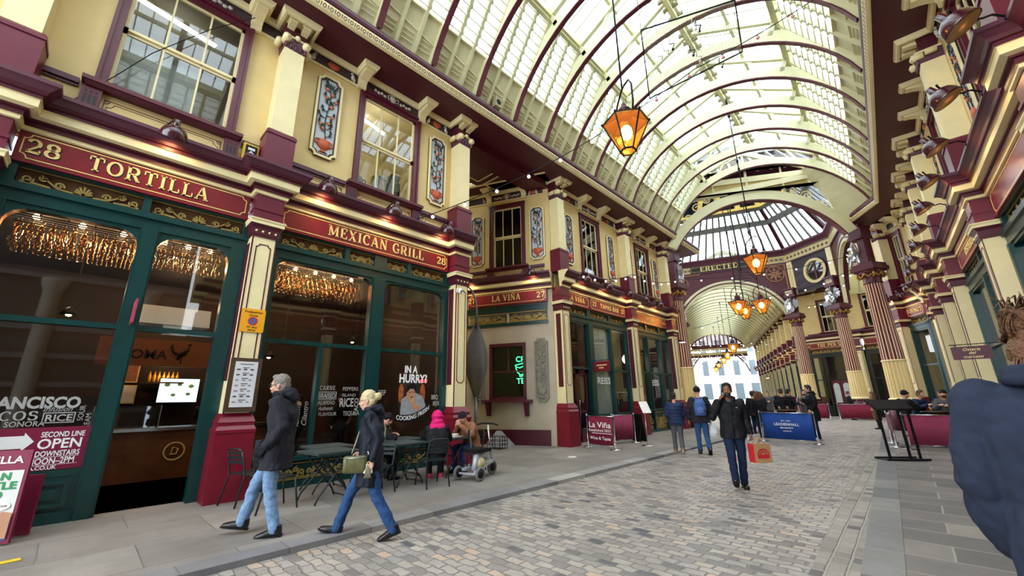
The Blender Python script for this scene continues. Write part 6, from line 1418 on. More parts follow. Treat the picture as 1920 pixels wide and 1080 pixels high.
def make_chair():
    r = thing('metal_chair', '-', 'chair')              # faces +x
    b = MB()
    for k in range(5): b.box(-.2+.082*k, -.2+.082*k+.068, -.2, .2, .44, .455)
    b.tube([(-.2, -.2, .445), (.2, -.2, .445), (.22, 0, .445), (.2, .2, .445), (-.2, .2, .445)], .014, 8); obj('seat', b, M_CHAIR, r)
    for s in (-1, 1):
        b = MB(); b.tube([(-.3, s*.22, 0), (-.2, s*.2, .44), (-.25, s*.2, .66), (-.29, s*.18, .8)], .014, 8); obj('leg', b, M_CHAIR, r)
        b = MB(); b.tube([(.27, s*.22, 0), (.2, s*.2, .44)], .014, 8); obj('leg', b, M_CHAIR, r)
    b = MB(); b.tube([(-.29, -.18, .8), (-.3, -.12, .83), (-.3, .12, .83), (-.29, .18, .8)], .014, 8)
    for z, x in ((.77, -.29), (.7, -.268), (.63, -.25)): b.box(x-.006, x+.006, -.185, .185, z-.022, z+.022)
    obj('backrest', b, M_CHAIR, r); return r
TB = make_table(); CH = make_chair(); US = {}
def place(proto, x, y, rz, label, group, z=0):
    o = proto if proto.name not in US else dup(proto); US[proto.name] = 1
    o['label'] = label; o['group'] = group; o.matrix_basis = T(x, y, z, rz); return o
GT, GC = 'grey bistro tables outside the grill shopfronts', 'dark metal chairs outside the grill shopfronts'
place(TB, 3.05, 7.15, .1, 'empty grey bistro table nearest the walkers', GT); place(TB, 3.35, 7.93, 0, 'empty grey bistro table close to the grill shop window', GT); place(TB, 4.55, 7.3, .05, 'grey bistro table half hidden behind the woman in navy', GT); place(TB, 5.72, 7.42, .1, 'grey bistro table between the pink hood and the tan jacket', GT); place(TB, 4.95, 8.05, 0, 'grey bistro table against the window under the poster', GT)
place(CH, 2.15, 7.95, .3, 'dark metal chair against the red pilaster base', GC); place(CH, 2.3, 7.2, .1, 'dark metal chair just behind the tall walker', GC); place(CH, 3.75, 6.85, PI+.5, 'dark metal chair behind the woman in navy, facing the nearest table', GC); place(CH, 3.95, 7.55, PI-.5, 'dark metal chair with curved back against the window', GC); place(CH, 4.85, 6.75, 1.35, 'dark metal chair under the person with the pink hood', GC); place(CH, 4.3, 8.05, 0, 'dark metal chair under the seated person in the black cap', GC); place(CH, 6.35, 7.45, PI, 'dark metal chair under the person in the tan jacket', GC)
# A-board at the left edge
ab = thing('sidewalk_board', 'maroon pavement board with a bowl picture at the left edge', 'pavement board'); put(ab, T(-.55, 7.92, 0, -.42))
b = MB(); b.box(-.34, .34, -.02, .02, .02, 1.02); obj('frame', b, M_STK, ab); b = MB(); b.box(-.31, .31, -.024, -.018, .06, .8); obj('poster', b, mat('poster paper', '#d9d9d2', .5, var=.03), ab)
b = MB(); b.box(-.34, .34, .3, .34, .02, .7); obj('rear_leaf', b, M_STK, ab)
b = MB(); b.bar((-.28, 0, .9), (-.28, .32, .5), .02); obj('stay', b, M_STK, ab)
obj('lettering', sans('TORTILLA', .08, -.021, .004, bold=.02, width=.56), M_VW, ab, (0, 0, .88)); GRN = mat('poster green', '#1f8a4c', .5, var=0)
for t, z, w_ in (('CLEAN', .7, .36), ('& LITTLE', .6, .5), ('TACO', .5, .3)): obj('lettering', sans(t, .08, -.025, .004, bold=.04, width=w_), GRN, ab, (.03, 0, z))
b = MB(); b.poly([(-.31, .06), (.31, .06), (.31, .3), (.16, .36), (-.31, .3)], -.028, -.022); obj('blue_cloth', b, mat('poster blue', '#2b5f9e', .5, var=.2, vs=6), ab)
b = MB(); b.poly(arc(.0, .2, .24, .12, 0, 360, 24)[:-1], -.032, -.026); obj('bowl', b, M_WHITE, ab); b = MB(); b.poly(arc(.0, .21, .19, .085, 0, 360, 24)[:-1], -.036, -.03); obj('chilli', b, mat('poster chilli', '#a53a1c', .5, var=.6, vs=40), ab); b = MB(); b.poly([(.1, .08), (.31, .08), (.31, .34), (.22, .36), (.14, .26)], -.04, -.034); obj('hand', b, MT['poster skin'], ab); b = MB(); b.poly(arc(.17, .42, .11, .05, 0, 360, 16)[:-1], -.034, -.028); obj('badge', b, M_WHITE, ab); obj('lettering', sans('Addictive', .03, -.036, .003, width=.16), M_BLACK, ab, (.17, 0, .41))
ym = MB(); ym.box(-.25, .2, -.05, .05, 0.001, .008); o = obj('yellow_marking', ym, mat('yellow road paint', '#d9b82a', .7, var=.15, vs=20)); tag(o, 'short yellow mark painted on the pavement at the left edge', 'marking'); o.matrix_basis = T(-.3, 6.95, .001, .1)
pp = MB(); pp.box(-.15, .15, -.1, .1, .002, .008); o = obj('paper_sheet', pp, M_WHITE); tag(o, 'white sheet of paper lying on the pavement', 'paper'); o.matrix_basis = T(9.5, 6.9, .001, .4)
# rope-less banners
def post_mb(h=.98):
    b = MB(); b.lathe([(.17, 0), (.17, .015), (.05, .035), (.02, .05), (.02, h-.05), (.03, h-.05), (.03, h-.03), (.02, h-.02), (.03, h), (0, h+.02)], 14); return b
def banner(name, p0, p1, m, label, lines, h=.95, zc=.14, sx=1, rail=True, z=0., grp=None):
    A, B = Vector(p0), Vector(p1); r = thing(name, label, 'barrier', grp); L = (B-A).length; r.matrix_basis = T(A.x, A.y, z, math.atan2(B.y-A.y, B.x-A.x))
    for x in (0, L): obj('post', post_mb(h+.03), M_STEEL, r, (x, 0, 0))
    if rail: b = MB(); b.tube([(0, 0, h-.02), (L, 0, h-.02)], .014, 8); b.tube([(0, 0, zc), (L, 0, zc)], .008, 6); obj('rail', b, M_STEEL, r)
    b = MB(); N = 10
    vs = [(.06+(L-.12)*i/N, .012*math.sin(i*1.7), zz) for i in range(N+1) for zz in (zc, h-.02)]; b.add(vs, [(2*i, 2*i+2, 2*i+3, 2*i+1) for i in range(N)], 0, True); o = obj('banner', b, m, r); md = o.modifiers.new('s', 'SOLIDIFY'); md.thickness = .006
    for t in lines:
        ser = t[4] if len(t) > 4 else 0
        obj('lettering', sans(t[0], t[2], -.03, .003, width=t[3], bold=.01), M_VW, r, (L/2, 0, t[1]))
    return r
M_BAN = mat('maroon banner cloth', '#7d1738', .8, var=.08); M_BAN2 = mat('faded maroon banner cloth', '#8e3050', .8, var=.1); M_BLU = mat('blue banner cloth', '#0f3f8f', .75, var=.06)
q0, q1, q2, q3 = XY(2.4, 13.95), XY(3.05, 12.95), XY(4.25, 15.0), XY(2.35, 14.9)
bl = banner('banner_barrier', q0, q1, M_BAN, 'maroon Wine & Tapas banner facing the street', [('La Viña', .62, .17, .95), ('Established 2021', .5, .075, .95), ('Wine & Tapas', .26, .09, .9)], .98, .1); b = MB(); b.box(.25, 1.1, -.034, -.028, .44, .455); obj('rule_line', b, M_VW, bl)
banner('banner_barrier', q2, XY(3.35, 14.5), M_BAN2, 'second faded wine and tapas banner seen from behind', [], .95, .12)
ba = thing('menu_easel', 'black folding menu board leaning beside the Wine & Tapas banners', 'board'); x, y = XY(4.55, 15.5); put(ba, T(x, y, 0, .9))
b = MB(); b.box(-.3, .3, -.015, .015, 0, .95); b.xf(Matrix.Translation((0, -.14, 0)) @ Matrix.Rotation(math.radians(-10), 4, 'X')); obj('front_leaf', b, M_BLACK, ba); b = MB(); b.box(-.3, .3, -.015, .015, 0, .95); b.xf(Matrix.Translation((0, .14, 0)) @ Matrix.Rotation(math.radians(10), 4, 'X')); obj('rear_leaf', b, M_BLACK, ba)
mn = thing('menu_stand', 'thin steel menu stand with a tilted white card outside the clothes shop', 'menu stand'); x, y = XY(4.35, 14.0); put(mn, T(x, y, 0, -.6)); b = MB(); b.lathe([(.2, 0), (.2, .015), (.02, .03)], 20); obj('base', b, M_STEEL, mn); b = MB(); b.tube([(0, 0, .02), (0, 0, 1.12)], .018, 8); obj('pole', b, M_STEEL, mn); b = MB(); b.box(-.15, .15, -.01, .01, -.22, .22); b.xf(Matrix.Translation((0, -.03, 1.2)) @ Matrix.Rotation(math.radians(-35), 4, 'X')); obj('card', b, M_WHITE, mn)
gB = banner('banner_barrier', (17.55, 4.2), (17.15, 2.5), M_BLU, 'blue market banner with pale capitals between two steel posts', [('LEADENHALL', .56, .085, .8), ('MARKET', .46, .045, .42), ('EST 1881', .7, .035, .3), ('LONDON', .36, .035, .26)], 1.0, .1, z=ROAD)
banner('banner_barrier', (17.8, 4.75), (19.6, 5.4), M_BLU, 'side blue banner running back behind the market banner', [], 1.0, .1, z=ROAD)
banner('banner_barrier', (17.1, .35), (17.35, -1.2), M_BAN2, 'wide maroon banner in front of the seated group on the right', [], .98, .12, z=ROAD+.01)
banner('banner_barrier', (18.9, .75), (17.5, .62), M_BAN, 'short maroon banner returning beside the tall menu lectern', [], .98, .12, z=ROAD+.01)
banner('banner_barrier', XY(20.9, 27.1), XY(22.4, 26.1), M_BAN, 'far maroon banner in front of the dark shop door', [], .98, .1, z=ROAD); banner('banner_barrier', XY(19.2, 28.3), XY(20.5, 27.4), M_BAN, 'far maroon banner left of the man standing at the barrel', [], .98, .1, z=ROAD)
lc = thing('menu_lectern', 'tall black menu lectern on a flat steel foot, right of the setts', 'lectern'); put(lc, T(14.35, .42, ROAD+.016, math.radians(-52))); lc.scale = (.86, 1, 1)
b = MB(); b.box(-.62, .5, -.2, .22, 0, .012); b.bar((-.62, -.2, .03), (.5, -.2, .03), .03); b.bar((-.62, .22, .03), (.5, .22, .03), .03); obj('foot', b, M_BLACK, lc)
for x in (-.38, .16, .42): b = MB(); b.bar((x, 0, .02), (x-.02, .02, 1.2), .045); obj('leg', b, M_BLACK, lc)
b = MB(); b.box(-.5, .5, -.02, .02, -.2, .2); b.xf(Matrix.Translation((-.12, -.05, 1.3)) @ Matrix.Rotation(math.radians(-58), 4, 'X')); obj('case', b, M_BLACK, lc); b = MB(); b.bar((-.62, -.22, 1.19), (.38, -.22, 1.19), .035); b.bar((-.62, .12, 1.41), (.38, .12, 1.41), .025); obj('trim', b, M_STEEL, lc)
os_ = thing('projecting_sign', 'maroon three-line sign hanging out from the right-hand shopfronts', 'sign'); px_ = FR_R @ Vector((-12.95, -.95, 2.2)); put(os_, T(px_.x, px_.y, px_.z, -PI/2+TH)); os_.scale = (.72, .72, .72)
b = MB(); b.poly([(-.4, .02), (-.37, .0), (.37, .0), (.4, .02), (.4, .36), (.38, .38), (-.38, .38), (-.4, .36)], -.015, .015); obj('plate', b, mat('dull maroon plate', '#4d1a2c', .5, var=.08), os_)
for t, z in (('Osteria', .25), ('del', .15), ('mercato', .04)): obj('lettering', sans(t, .085, -.016, .003, shear=.35), M_LET, os_, (0, 0, z))
b = MB(); b.tube([(-.42, 0, .44), (1.37, 0, .44)], .014, 6); b.bar((-.3, 0, .38), (-.3, 0, .44), .012); b.bar((.3, 0, .38), (.3, 0, .44), .012); obj('bracket', b, M_BLACK, os_)
# mobility scooter
sc_ = thing('mobility_scooter', 'grey folding mobility scooter parked beside the person in the tan jacket', 'scooter'); put(sc_, T(5.95, 6.62, 0, .12))
M_TYRE = mat('grey tyre', '#6d6f70', .8); M_SCW = mat('silver plastic', '#b9bcc0', .35, .2)
def wheel(x, y, r=.13):
    b = MB(); b.tube([(r*.78*math.cos(2*PI*i/20), 0, r*.78*math.sin(2*PI*i/20)) for i in range(21)], r*.24, 8, cap=False); o = obj('wheel', b, M_TYRE, sc_, (x, y, r)); b = MB(); b.tube([(0, -.03, 0), (0, .03, 0)], r*.55, 12); obj('hub', b, M_BLACK, o)
wheel(-.42, .22); wheel(-.3, -.25); wheel(.42, 0.05, .14)
b = MB(); b.bar((-.4, .1, .2), (.42, .05, .26), .1, .05); b.bar((-.36, -.18, .16), (.3, -.05, .3), .07, .04); b.bar((-.36, -.22, .13), (-.42, .2, .13), .03); obj('chassis', b, M_SCW, sc_)
b = MB(); b.tube([(-.32, -.1, .18), (-.22, -.08, .42), (.0, 0, .46), (.2, .02, .36)], [.05, .07, .08, .04], 8); obj('cowl', b, M_SCW, sc_); b = MB(); b.ball((-.15, -.12, .3), (.12, .07, .12), 12); obj('motor', b, mat('yellowed plastic', '#cdbf8a', .5, var=.3), sc_)
b = MB(); b.box(-.3, .12, -.18, .18, .5, .57); obj('seat', b, M_BLACK, sc_); b = MB(); b.bar((-.28, 0, .25), (-.2, 0, .5), .04); b.bar((-.3, .0, .55), (-.36, 0, .95), .035); obj('seat_post', b, M_STEEL, sc_)
b = MB(); b.tube([(.42, .05, .18), (.36, .05, .6), (.28, .05, 1.0)], .022, 8); obj('tiller', b, M_STEEL, sc_); b = MB(); b.tube([(.26, -.24, 1.0), (.28, -.1, 1.03), (.28, .2, 1.03), (.26, .34, 1.0)], .017, 8); obj('handlebar', b, M_BLACK, sc_)
b = MB(); Lx = [(.42, .72)]
for z in (.5, .58, .66, .74):
    for a_, c_ in (((.44, -.15), (.7, -.15)), ((.7, -.15), (.7, .2)), ((.7, .2), (.44, .2)), ((.44, .2), (.44, -.15))): b.bar((a_[0], a_[1], z), (c_[0], c_[1], z), .012)
for x in (.44, .53, .62, .7):
    for y in (-.15, .2): b.bar((x, y, .5), (x, y, .74), .012)
b.box(.44, .7, -.15, .2, .5, .505); obj('basket', b, M_BLACK, sc_)
# planks: barrels and tables with the standing groups
M_BARW = mat('oak barrel', '#3b2a20', .6, var=.3)
def barrel(x, y, label, grp='barrel tables in the arcade'):
    r = thing('barrel_table', label, 'table', grp); put(r, T(x, y, ROAD)); b = MB(); b.lathe([(.24, 0), (.3, .25), (.32, .5), (.3, .75), (.24, 1.0)], 18); obj('barrel', b, M_BARW, r); b = MB(); b.lathe([(.36, 1.0), (.36, 1.04)], 22); obj('top', b, M_WOOD, r); b = MB(); b.lathe([(.305, .24), (.31, .28)], 18); b.lathe([(.305, .72), (.3, .76)], 18); obj('hoop', b, M_BLACK, r)
barrel(18.9, 3.6, 'barrel table behind the blue market banner'); bx, by = XY(22.1, 28.3); barrel(bx, by, 'barrel table beside the man standing before the dark shop door'); bx, by = XY(13.6, 15.9); barrel(18.6, -.45, 'barrel table among the seated group on the right')
M_GL = mat('beer', '#b8742a', .15, var=.1)
for x, y, z, l in ((18.8, 3.5, 1.04, 'small beer glass on the barrel behind the blue banner'), (18.7, 3.75, 1.04, 'tall pale glass on the barrel behind the blue banner'), (18.5, -.35, 1.04, 'beer glass before the bald person in camouflage')):
    r = thing('beer_glass', l, 'glass'); put(r, T(x, y, z+ROAD)); b = MB(); b.lathe([(.03, 0), (.04, .15)], 12); obj('glass', b, GLASS, r); b = MB(); b.lathe([(.026, .01), (.034, .11)], 12); obj('beer', b, M_GL, r)
hb = thing('patio_heater_bar', 'glowing orange strip heater under the far right shop signs', 'heater'); x, y, z = fpt(13, 3.4, 3.3); put(hb, T(x, y, z, math.atan2(fd.x*math.cos(AZ)*0+1, 1)*0+.33)); b = MB(); b.box(-.9, .9, -.06, .06, 0, .1); obj('casing', b, M_BLACK, hb); b = MB(); b.box(-.85, .85, -.04, .04, -.03, 0); obj('element', b, mat('heater glow', '#ff9a3c', .5, var=0, emit=12, ecol=(1, .4, .08)), hb)
# ------------------------------------------------------------------ people
from mathutils import noise as _ns
def remesh(name, mb, mats, parent, vox, smooth=2, fold=0., ff=9., stretch=(1, 1, .45), seed=0, rng=None):
    me = bpy.data.meshes.new(name); me.from_pydata(mb.v, [], mb.f); me.update()
    o = bpy.data.objects.new(name, me); COL.objects.link(o)
    m = o.modifiers.new('r', 'REMESH'); m.mode = 'VOXEL'; m.voxel_size = vox; m.use_smooth_shade = True
    if smooth: s = o.modifiers.new('s', 'SMOOTH'); s.iterations = smooth; s.factor = .5
    bpy.context.view_layer.update(); dg = bpy.context.evaluated_depsgraph_get()
    r = bpy.data.meshes.new_from_object(o.evaluated_get(dg)); bpy.data.objects.remove(o); bpy.data.meshes.remove(me)
    if fold:
        off = Vector((seed*3.1, seed*1.7, 0)); n = len(r.vertices); nv = [v.normal.copy() for v in r.vertices]
        for i, v in enumerate(r.vertices):
            p = Vector((v.co.x*stretch[0], v.co.y*stretch[1], v.co.z*stretch[2]))*ff+off
            k = _ns.noise(p)+.5*abs(_ns.noise(p*2.1))-.15; v.co += nv[i]*(fold*k)
    r.name = name
    for t in (mats if isinstance(mats, (list, tuple)) else [mats]): r.materials.append(t)
    r.polygons.foreach_set('use_smooth', [True]*len(r.polygons)); r.update()
    return link(name, r, parent)
def loft(mb, secs, n=18, side=Vector((0, 1, 0))):         # secs: (centre, half-depth, half-width); spine lies in its own plane
    C_ = [Vector(s[0]) for s in secs]; k = len(secs); vs = []
    for i in range(k):
        t = (C_[min(i+1, k-1)]-C_[max(i-1, 0)]).normalized(); a = (side-t*side.dot(t)).normalized(); b = a.cross(t)
        for j in range(n):
            q = 2*PI*j/n; e = .85; cx, sy = math.cos(q), math.sin(q)
            vs.append(C_[i]+b*secs[i][1]*math.copysign(abs(cx)**e, cx)+a*secs[i][2]*math.copysign(abs(sy)**e, sy))
    fs = [(i*n+j, i*n+(j+1) % n, (i+1)*n+(j+1) % n, (i+1)*n+j) for i in range(k-1) for j in range(n)]
    fs += [tuple(range(n-1, -1, -1)), tuple(range((k-1)*n, k*n))]; mb.add(vs, fs, 0, True)
def limb(mb, pts, rs, n=12):
    mb.tube(pts, rs, n)
    for p, r in zip(pts, rs): mb.ball(tuple(p), r*.99, 10)
def hand(mb, w, d, nrm, thumb, curl=.5, s=1.):
    w = Vector(w); d = Vector(d).normalized(); nrm = Vector(nrm); nrm = (nrm-d*nrm.dot(d)).normalized(); sd = d.cross(nrm); sd = sd if sd.dot(Vector(thumb)) > 0 else -sd
    L = [.07, .078, .074, .058]
    for i in range(4):
        o = sd*(.03-.02*i)*s; kn = w+d*(.088-.006*abs(i-1.2))*s+o*1.1
        mb.tube([w+o*.5, w+d*.045*s+o, kn], [.014*s, .0155*s, .011*s], 8)
        p = kn; a = .15; q = [p]
        for f in (.45, .32, .25):
            a += curl*(1.05 if f < .45 else .6); dd = d*math.cos(a)+nrm*math.sin(a); p = p+dd*L[i]*f*s; q.append(p)
        mb.tube(q, [.0098*s, .0092*s, .0085*s, .0065*s], 8); mb.ball(tuple(q[-1]), .0066*s, 6)
    p0 = w+d*.022*s+sd*.02*s; p1 = p0+(d*.55+sd*.7+nrm*.3).normalized()*.04*s; p2 = p1+(d*.85+sd*.25+nrm*.45*(curl+.3)).normalized()*.032*s; p3 = p2+(d*.8+nrm*.6*curl).normalized()*.024*s
    mb.tube([p0, p1, p2, p3], [.015*s, .0125*s, .0105*s, .0075*s], 8); mb.ball(tuple(p3), .0077*s, 6)
SKIN = {'light': mat('light skin', '#c8967c', .5, var=.06, vs=30), 'brown': mat('brown skin', '#8a5a40', .5, var=.06, vs=30), 'pale': mat('pale skin', '#d2a48c', .5, var=.05, vs=30)}
def hairm(n, c, v):
    m = mat(n, c, .5, var=v, vs=70, bump=.9); t = [q for q in m.node_tree.nodes if q.type == 'TEX_NOISE'][0]; mp = m.node_tree.nodes.new('ShaderNodeMapping'); mp.inputs['Scale'].default_value = (.25, 1.3, 1.3)
    tc = [q for q in m.node_tree.nodes if q.type == 'TEX_COORD'][0]; m.node_tree.links.new(tc.outputs['Object'], mp.inputs['Vector']); m.node_tree.links.new(mp.outputs['Vector'], t.inputs['Vector']); return m
HAIRM = {'grey': hairm('grey hair', '#7d756c', .4), 'blonde': hairm('pale blonde hair', '#d2c091', .3), 'black': hairm('black hair', '#161214', .3), 'brown': hairm('brown hair', '#4b3020', .45), 'auburn': hairm('light brown hair', '#644229', .6)}
CLOTH = {}
def cloth(n, c, r=.85, var=.12): CLOTH[n] = mat('cloth '+n, c, r, var=var, vs=25, sheen=.0, spec=.25); return CLOTH[n]
cloth('charcoal', '#26262e'); cloth('navy', '#131824', .6); cloth('black', '#111116', .7); cloth('darkblue', '#1c2a4c', .6); cloth('tan', '#8d5e40', .45, .2); cloth('pink', '#cf1468', .6); cloth('denim', '#7390b2', .9, .25); cloth('bluejean', '#2a4873', .9, .25); cloth('indigo', '#15243f', .85); cloth('grey', '#55565c'); cloth('olive', '#4c4026', .85); cloth('camo', '#5a523a', .85, .5); cloth('fleece', '#252c3c', .95, .1); cloth('midblue', '#2f527c', .9, .2)
M_SHOE = mat('black shoe leather', '#101012', .35, var=.1); M_SOLE = mat('pale sole', '#b8b2a8', .7); M_IRIS = mat('eye dark', '#20150f', .2, var=0); M_EYE = mat('eye white', '#d8d2cb', .3, var=0); M_LIP = mat('lip', '#96564c', .5, var=0)
JD = dict(pel=(0, 0, .93), wst=(0, 0, 1.08), chest=(0, 0, 1.27), neck=(-.005, 0, 1.46), head=(.03, 0, 1.625),
    shL=(0, .178, 1.41), elL=(-.04, .225, 1.13), wrL=(.04, .215, .89), hipL=(0, .085, .9), knL=(.03, .09, .49), anL=(0, .09, .085))
def person(label, x, y, z, heading, H=1.75, pose=None, top='black', hem=.72, thick=1., legs='indigo', shoe=M_SHOE, skin='light', hair=('black', 'short'), collar=None, hood=None, vox=.012, fold=.006, yaw=0, pitch=0, curl=.5, hands=None, gloves=None, seed=1, feet=None, puffy=0, extras=None, beard=None, group=None):
    J = {}
    for k, v in JD.items():
        J[k] = Vector(v)
        if k.endswith('L'): J[k[:-1]+'R'] = Vector((v[0], -v[1], v[2]))
    for k, v in (pose or {}).items(): J[k] = Vector(v)
    r = thing('person', label, 'person', group); r.matrix_basis = T(x, y, z, heading) @ Matrix.Scale(H/1.75, 4)
    side = (J['shL']-J['shR']).normalized(); body = MB()
    up = (J['head']-J['neck']).normalized()
    # head frame
    Rz = Matrix.Rotation(yaw, 3, 'Z') @ Matrix.Rotation(pitch, 3, 'Y'); hd = J['head']
    def HP(a, b, c): return tuple(hd+Rz @ Vector((a, b, c)))
    hm = MB()
    st = len(hm.v); hm.ball((0, 0, .03), (.098, .077, .1), 16); hm.ball((.012, 0, -.035), (.078, .063, .09), 14); hm.ball((.045, 0, -.085), (.04, .04, .032), 10); hm.ball((.072, 0, .03), (.03, .055, .03), 10)
    hm.tube([(.085, 0, .02), (.104, 0, -.018), (.112, 0, -.032)], [.011, .014, .015], 8); hm.ball((.1, 0, -.034), (.016, .019, .012), 8); hm.ball((.088, 0, -.062), (.016, .026, .014), 8)
    for s in (-1, 1): hm.ball((-.005, s*.076, -.005), (.022, .011, .034), 8); hm.ball((.06, s*.035, -.03), (.035, .03, .03), 8)
    for v in hm.v: body.v.append(tuple(hd+Rz @ Vector(v)))
    body.f += hm.f; body.m += hm.m; body.s += hm.s
    limb(body, [J['neck']+Vector((0, 0, -.03)), J['neck']*.4+hd*.6], [.06, .052])
    loft(body, [(J['pel']-Vector((0, 0, .06)), .08, .13), (J['pel'], .1, .15), (J['wst'], .09, .13), (J['chest'], .11, .155), (J['neck']*.75+J['chest']*.25, .075, .12), (J['neck'], .055, .065)], 14, side)
    for s in 'LR':
        limb(body, [J['sh'+s], J['el'+s], J['wr'+s]], [.05, .042, .028], 10)
        limb(body, [J['hip'+s], J['kn'+s], J['an'+s]], [.08, .055, .04], 10)
        hcfg = (hands or {}).get(s, {})
        fa = (J['wr'+s]-J['el'+s]).normalized(); sy = 1 if s == 'L' else -1
        d = Vector(hcfg.get('d', fa+Vector((.12, 0, 0)))); nn = Vector(hcfg.get('n', (0, -sy, 0))); th = Vector(hcfg.get('t', (1, 0, 0)))
        tgt = body
        if gloves is None or s not in gloves: hand(body, J['wr'+s], d, nn, th, hcfg.get('c', curl))
        else:
            gm = MB(); hand(gm, J['wr'+s], d, nn, th, hcfg.get('c', curl), 1.1); limb(gm, [J['wr'+s]-fa*.06, J['wr'+s]], [.037, .034]); remesh('glove', gm, CLOTH['black'], r, max(.006, vox*.6), 1); hand(body, J['wr'+s], d, nn, th, hcfg.get('c', curl), .9)
    bo = remesh('body', body, SKIN[skin], r, max(.0065, vox*.62), 2)
    # face
    if vox < .016:
        e = MB(); ir = MB()
        for s in (-1, 1): e.ball(HP(.086, s*.032, .012), .0105, 8); ir.ball(HP(.0945, s*.032, .012), .0052, 8)
        obj('eyes', e, M_EYE, r); obj('irises', ir, M_IRIS, r)
        b = MB()
        for s in (-1, 1): b.tube([HP(.1, s*.014, .034), HP(.1, s*.03, .039), HP(.09, s*.05, .034)], [.004, .0055, .003], 6)
        obj('eyebrows', b, HAIRM[hair[0]] if hair[0] != 'blonde' else HAIRM['auburn'], r)
        b = MB(); b.tube([HP(.096, -.024, -.064), HP(.104, -.01, -.061), HP(.1045, 0, -.0625), HP(.104, .01, -.061), HP(.096, .024, -.064)], [.002, .0058, .006, .0058, .002], 6, flat=.7); obj('lips', b, M_LIP, r)
    if beard:
        b = MB(); b.ball(HP(.058, 0, -.075), (.046, .052, .045), 12); b.ball(HP(.085, 0, -.1), (.022, .03, .022), 8); b.tube([HP(.098, -.03, -.055), HP(.105, 0, -.049), HP(.098, .03, -.055)], .006, 6); remesh('beard', b, HAIRM[beard], r, .008, 1)
    # hair
    hm = MB(); hs = hair[1]
    if hs != 'bald':
        if hs in ('beanie', 'cap'):
            hm.ball(HP(-.012, 0, .052), (.105, .09, .098), 16); hm.tube([HP(.105*math.cos(a*PI/8)-.01, .09*math.sin(a*PI/8), .04) for a in range(17)], .014, 6)
            if hs == 'cap': hm.ball(HP(.1, 0, .055), (.06, .065, .008), 10)
        else:
            hm.ball(HP(-.01, 0, .048), (.1, .086, .098), 18); hm.ball(HP(-.045, 0, -.01), (.066, .08, .075), 12)
            for s in (-1, 1): hm.ball(HP(.012, s*.07, .02), (.035, .014, .045), 8)
            if hs in ('short', 'swept'): hm.ball(HP(.04, .0, .105), (.055, .062, .034), 12)
            if hs == 'bun': hm.ball(HP(-.125, 0, .045), (.05, .052, .05), 12)
            if hs == 'highbun':
                hm.ball(HP(-.085, 0, .1), (.06, .062, .055), 12); q = random.Random(4); sm = MB()
                for i in range(150):          # strands wound round the bun
                    a = q.uniform(0, 6.28); tl = q.uniform(-1.2, 1.2); L = q.uniform(1.2, 2.6); rr = q.uniform(.056, .075); P = []
                    for t in range(7):
                        an = a+L*t/6; v = Vector((math.cos(an), math.sin(an)*math.cos(tl), math.sin(an)*math.sin(tl)+.15*math.sin(3*an))); v = v*rr*(1+.06*math.sin(an*2+i)); P.append(HP(-.085+v.x, v.y, .1+v.z*.9))
                    sm.tube(P, [.001, .0035, .004, .004, .004, .003, .001], 5)
                for i in range(150):          # strands combed back from the hairline
                    a = q.uniform(-2.6, 2.6); z0 = .04+.085*math.cos(a*.62)*q.uniform(.6, 1); y0 = .088*math.sin(a*.62); x0 = q.uniform(-.03, .06)
                    sm.tube([HP(x0, y0*1.02, z0+.012), HP(x0*.4-.04, y0*1.06, z0*.9+.02), HP(-.085, y0*.7, .055+z0*.4)], [.0015, .004, .003], 5)
                for i in range(16):           # loose wisps
                    y0 = q.uniform(-.05, .05); sm.tube([HP(-.12, y0, .12), HP(-.17, y0*1.4-.02, .13+q.uniform(-.03, .03)), HP(-.2-q.uniform(0, .04), y0*1.8-.03, .1+q.uniform(-.05, .05))], [.004, .003, .0006], 5)
                    sm.tube([HP(-.09, y0, -.05), HP(-.1, y0, -.09), HP(-.095+q.uniform(-.02, .02), y0, -.13)], [.004, .003, .0006], 5)
                obj('hair_strands', sm, HAIRM[hair[0]], r)
            if hs == 'pony': hm.tube([HP(-.08, 0, .05), HP(-.13, 0, .06), HP(-.16, 0, 0), HP(-.15, 0, -.1)], [.04, .035, .032, .012], 10)
            if hs == 'long':
                for s in (-1, 1): hm.tube([HP(.0, s*.08, .05), HP(-.02, s*.095, -.06), HP(.0, s*.1, -.2), HP(-.01, s*.1, -.3)], [.04, .042, .04, .015], 8)
                hm.tube([HP(-.08, 0, .05), HP(-.1, 0, -.1), HP(-.11, 0, -.28)], [.06, .075, .03], 10)
        remesh('hat' if hs in ('beanie', 'cap') else 'hair', hm, CLOTH['black'] if hs in ('beanie', 'cap') else HAIRM[hair[0]], r, .0085, 1, 0 if hs in ('beanie', 'cap') else .006, 45, (.6, 1, .6))
    # trousers
    tr = MB(); loft(tr, [(J['pel']-Vector((0, 0, .1)), .1, .145), (J['pel'], .118, .172), (J['wst']*.5+J['pel']*.5, .11, .16)], 14, side)
    for s in 'LR':
        k = J['kn'+s]; h = J['hip'+s]; a = J['an'+s]
        limb(tr, [h, h.lerp(k, .5), k, k.lerp(a, .5), a-(k-a).normalized()*.012], [.1, .086, .07, .064, .062], 12)
    remesh('trousers', tr, CLOTH[legs], r, vox, 2, fold*1.0, 10, (.9, .9, 1.5), seed+5)
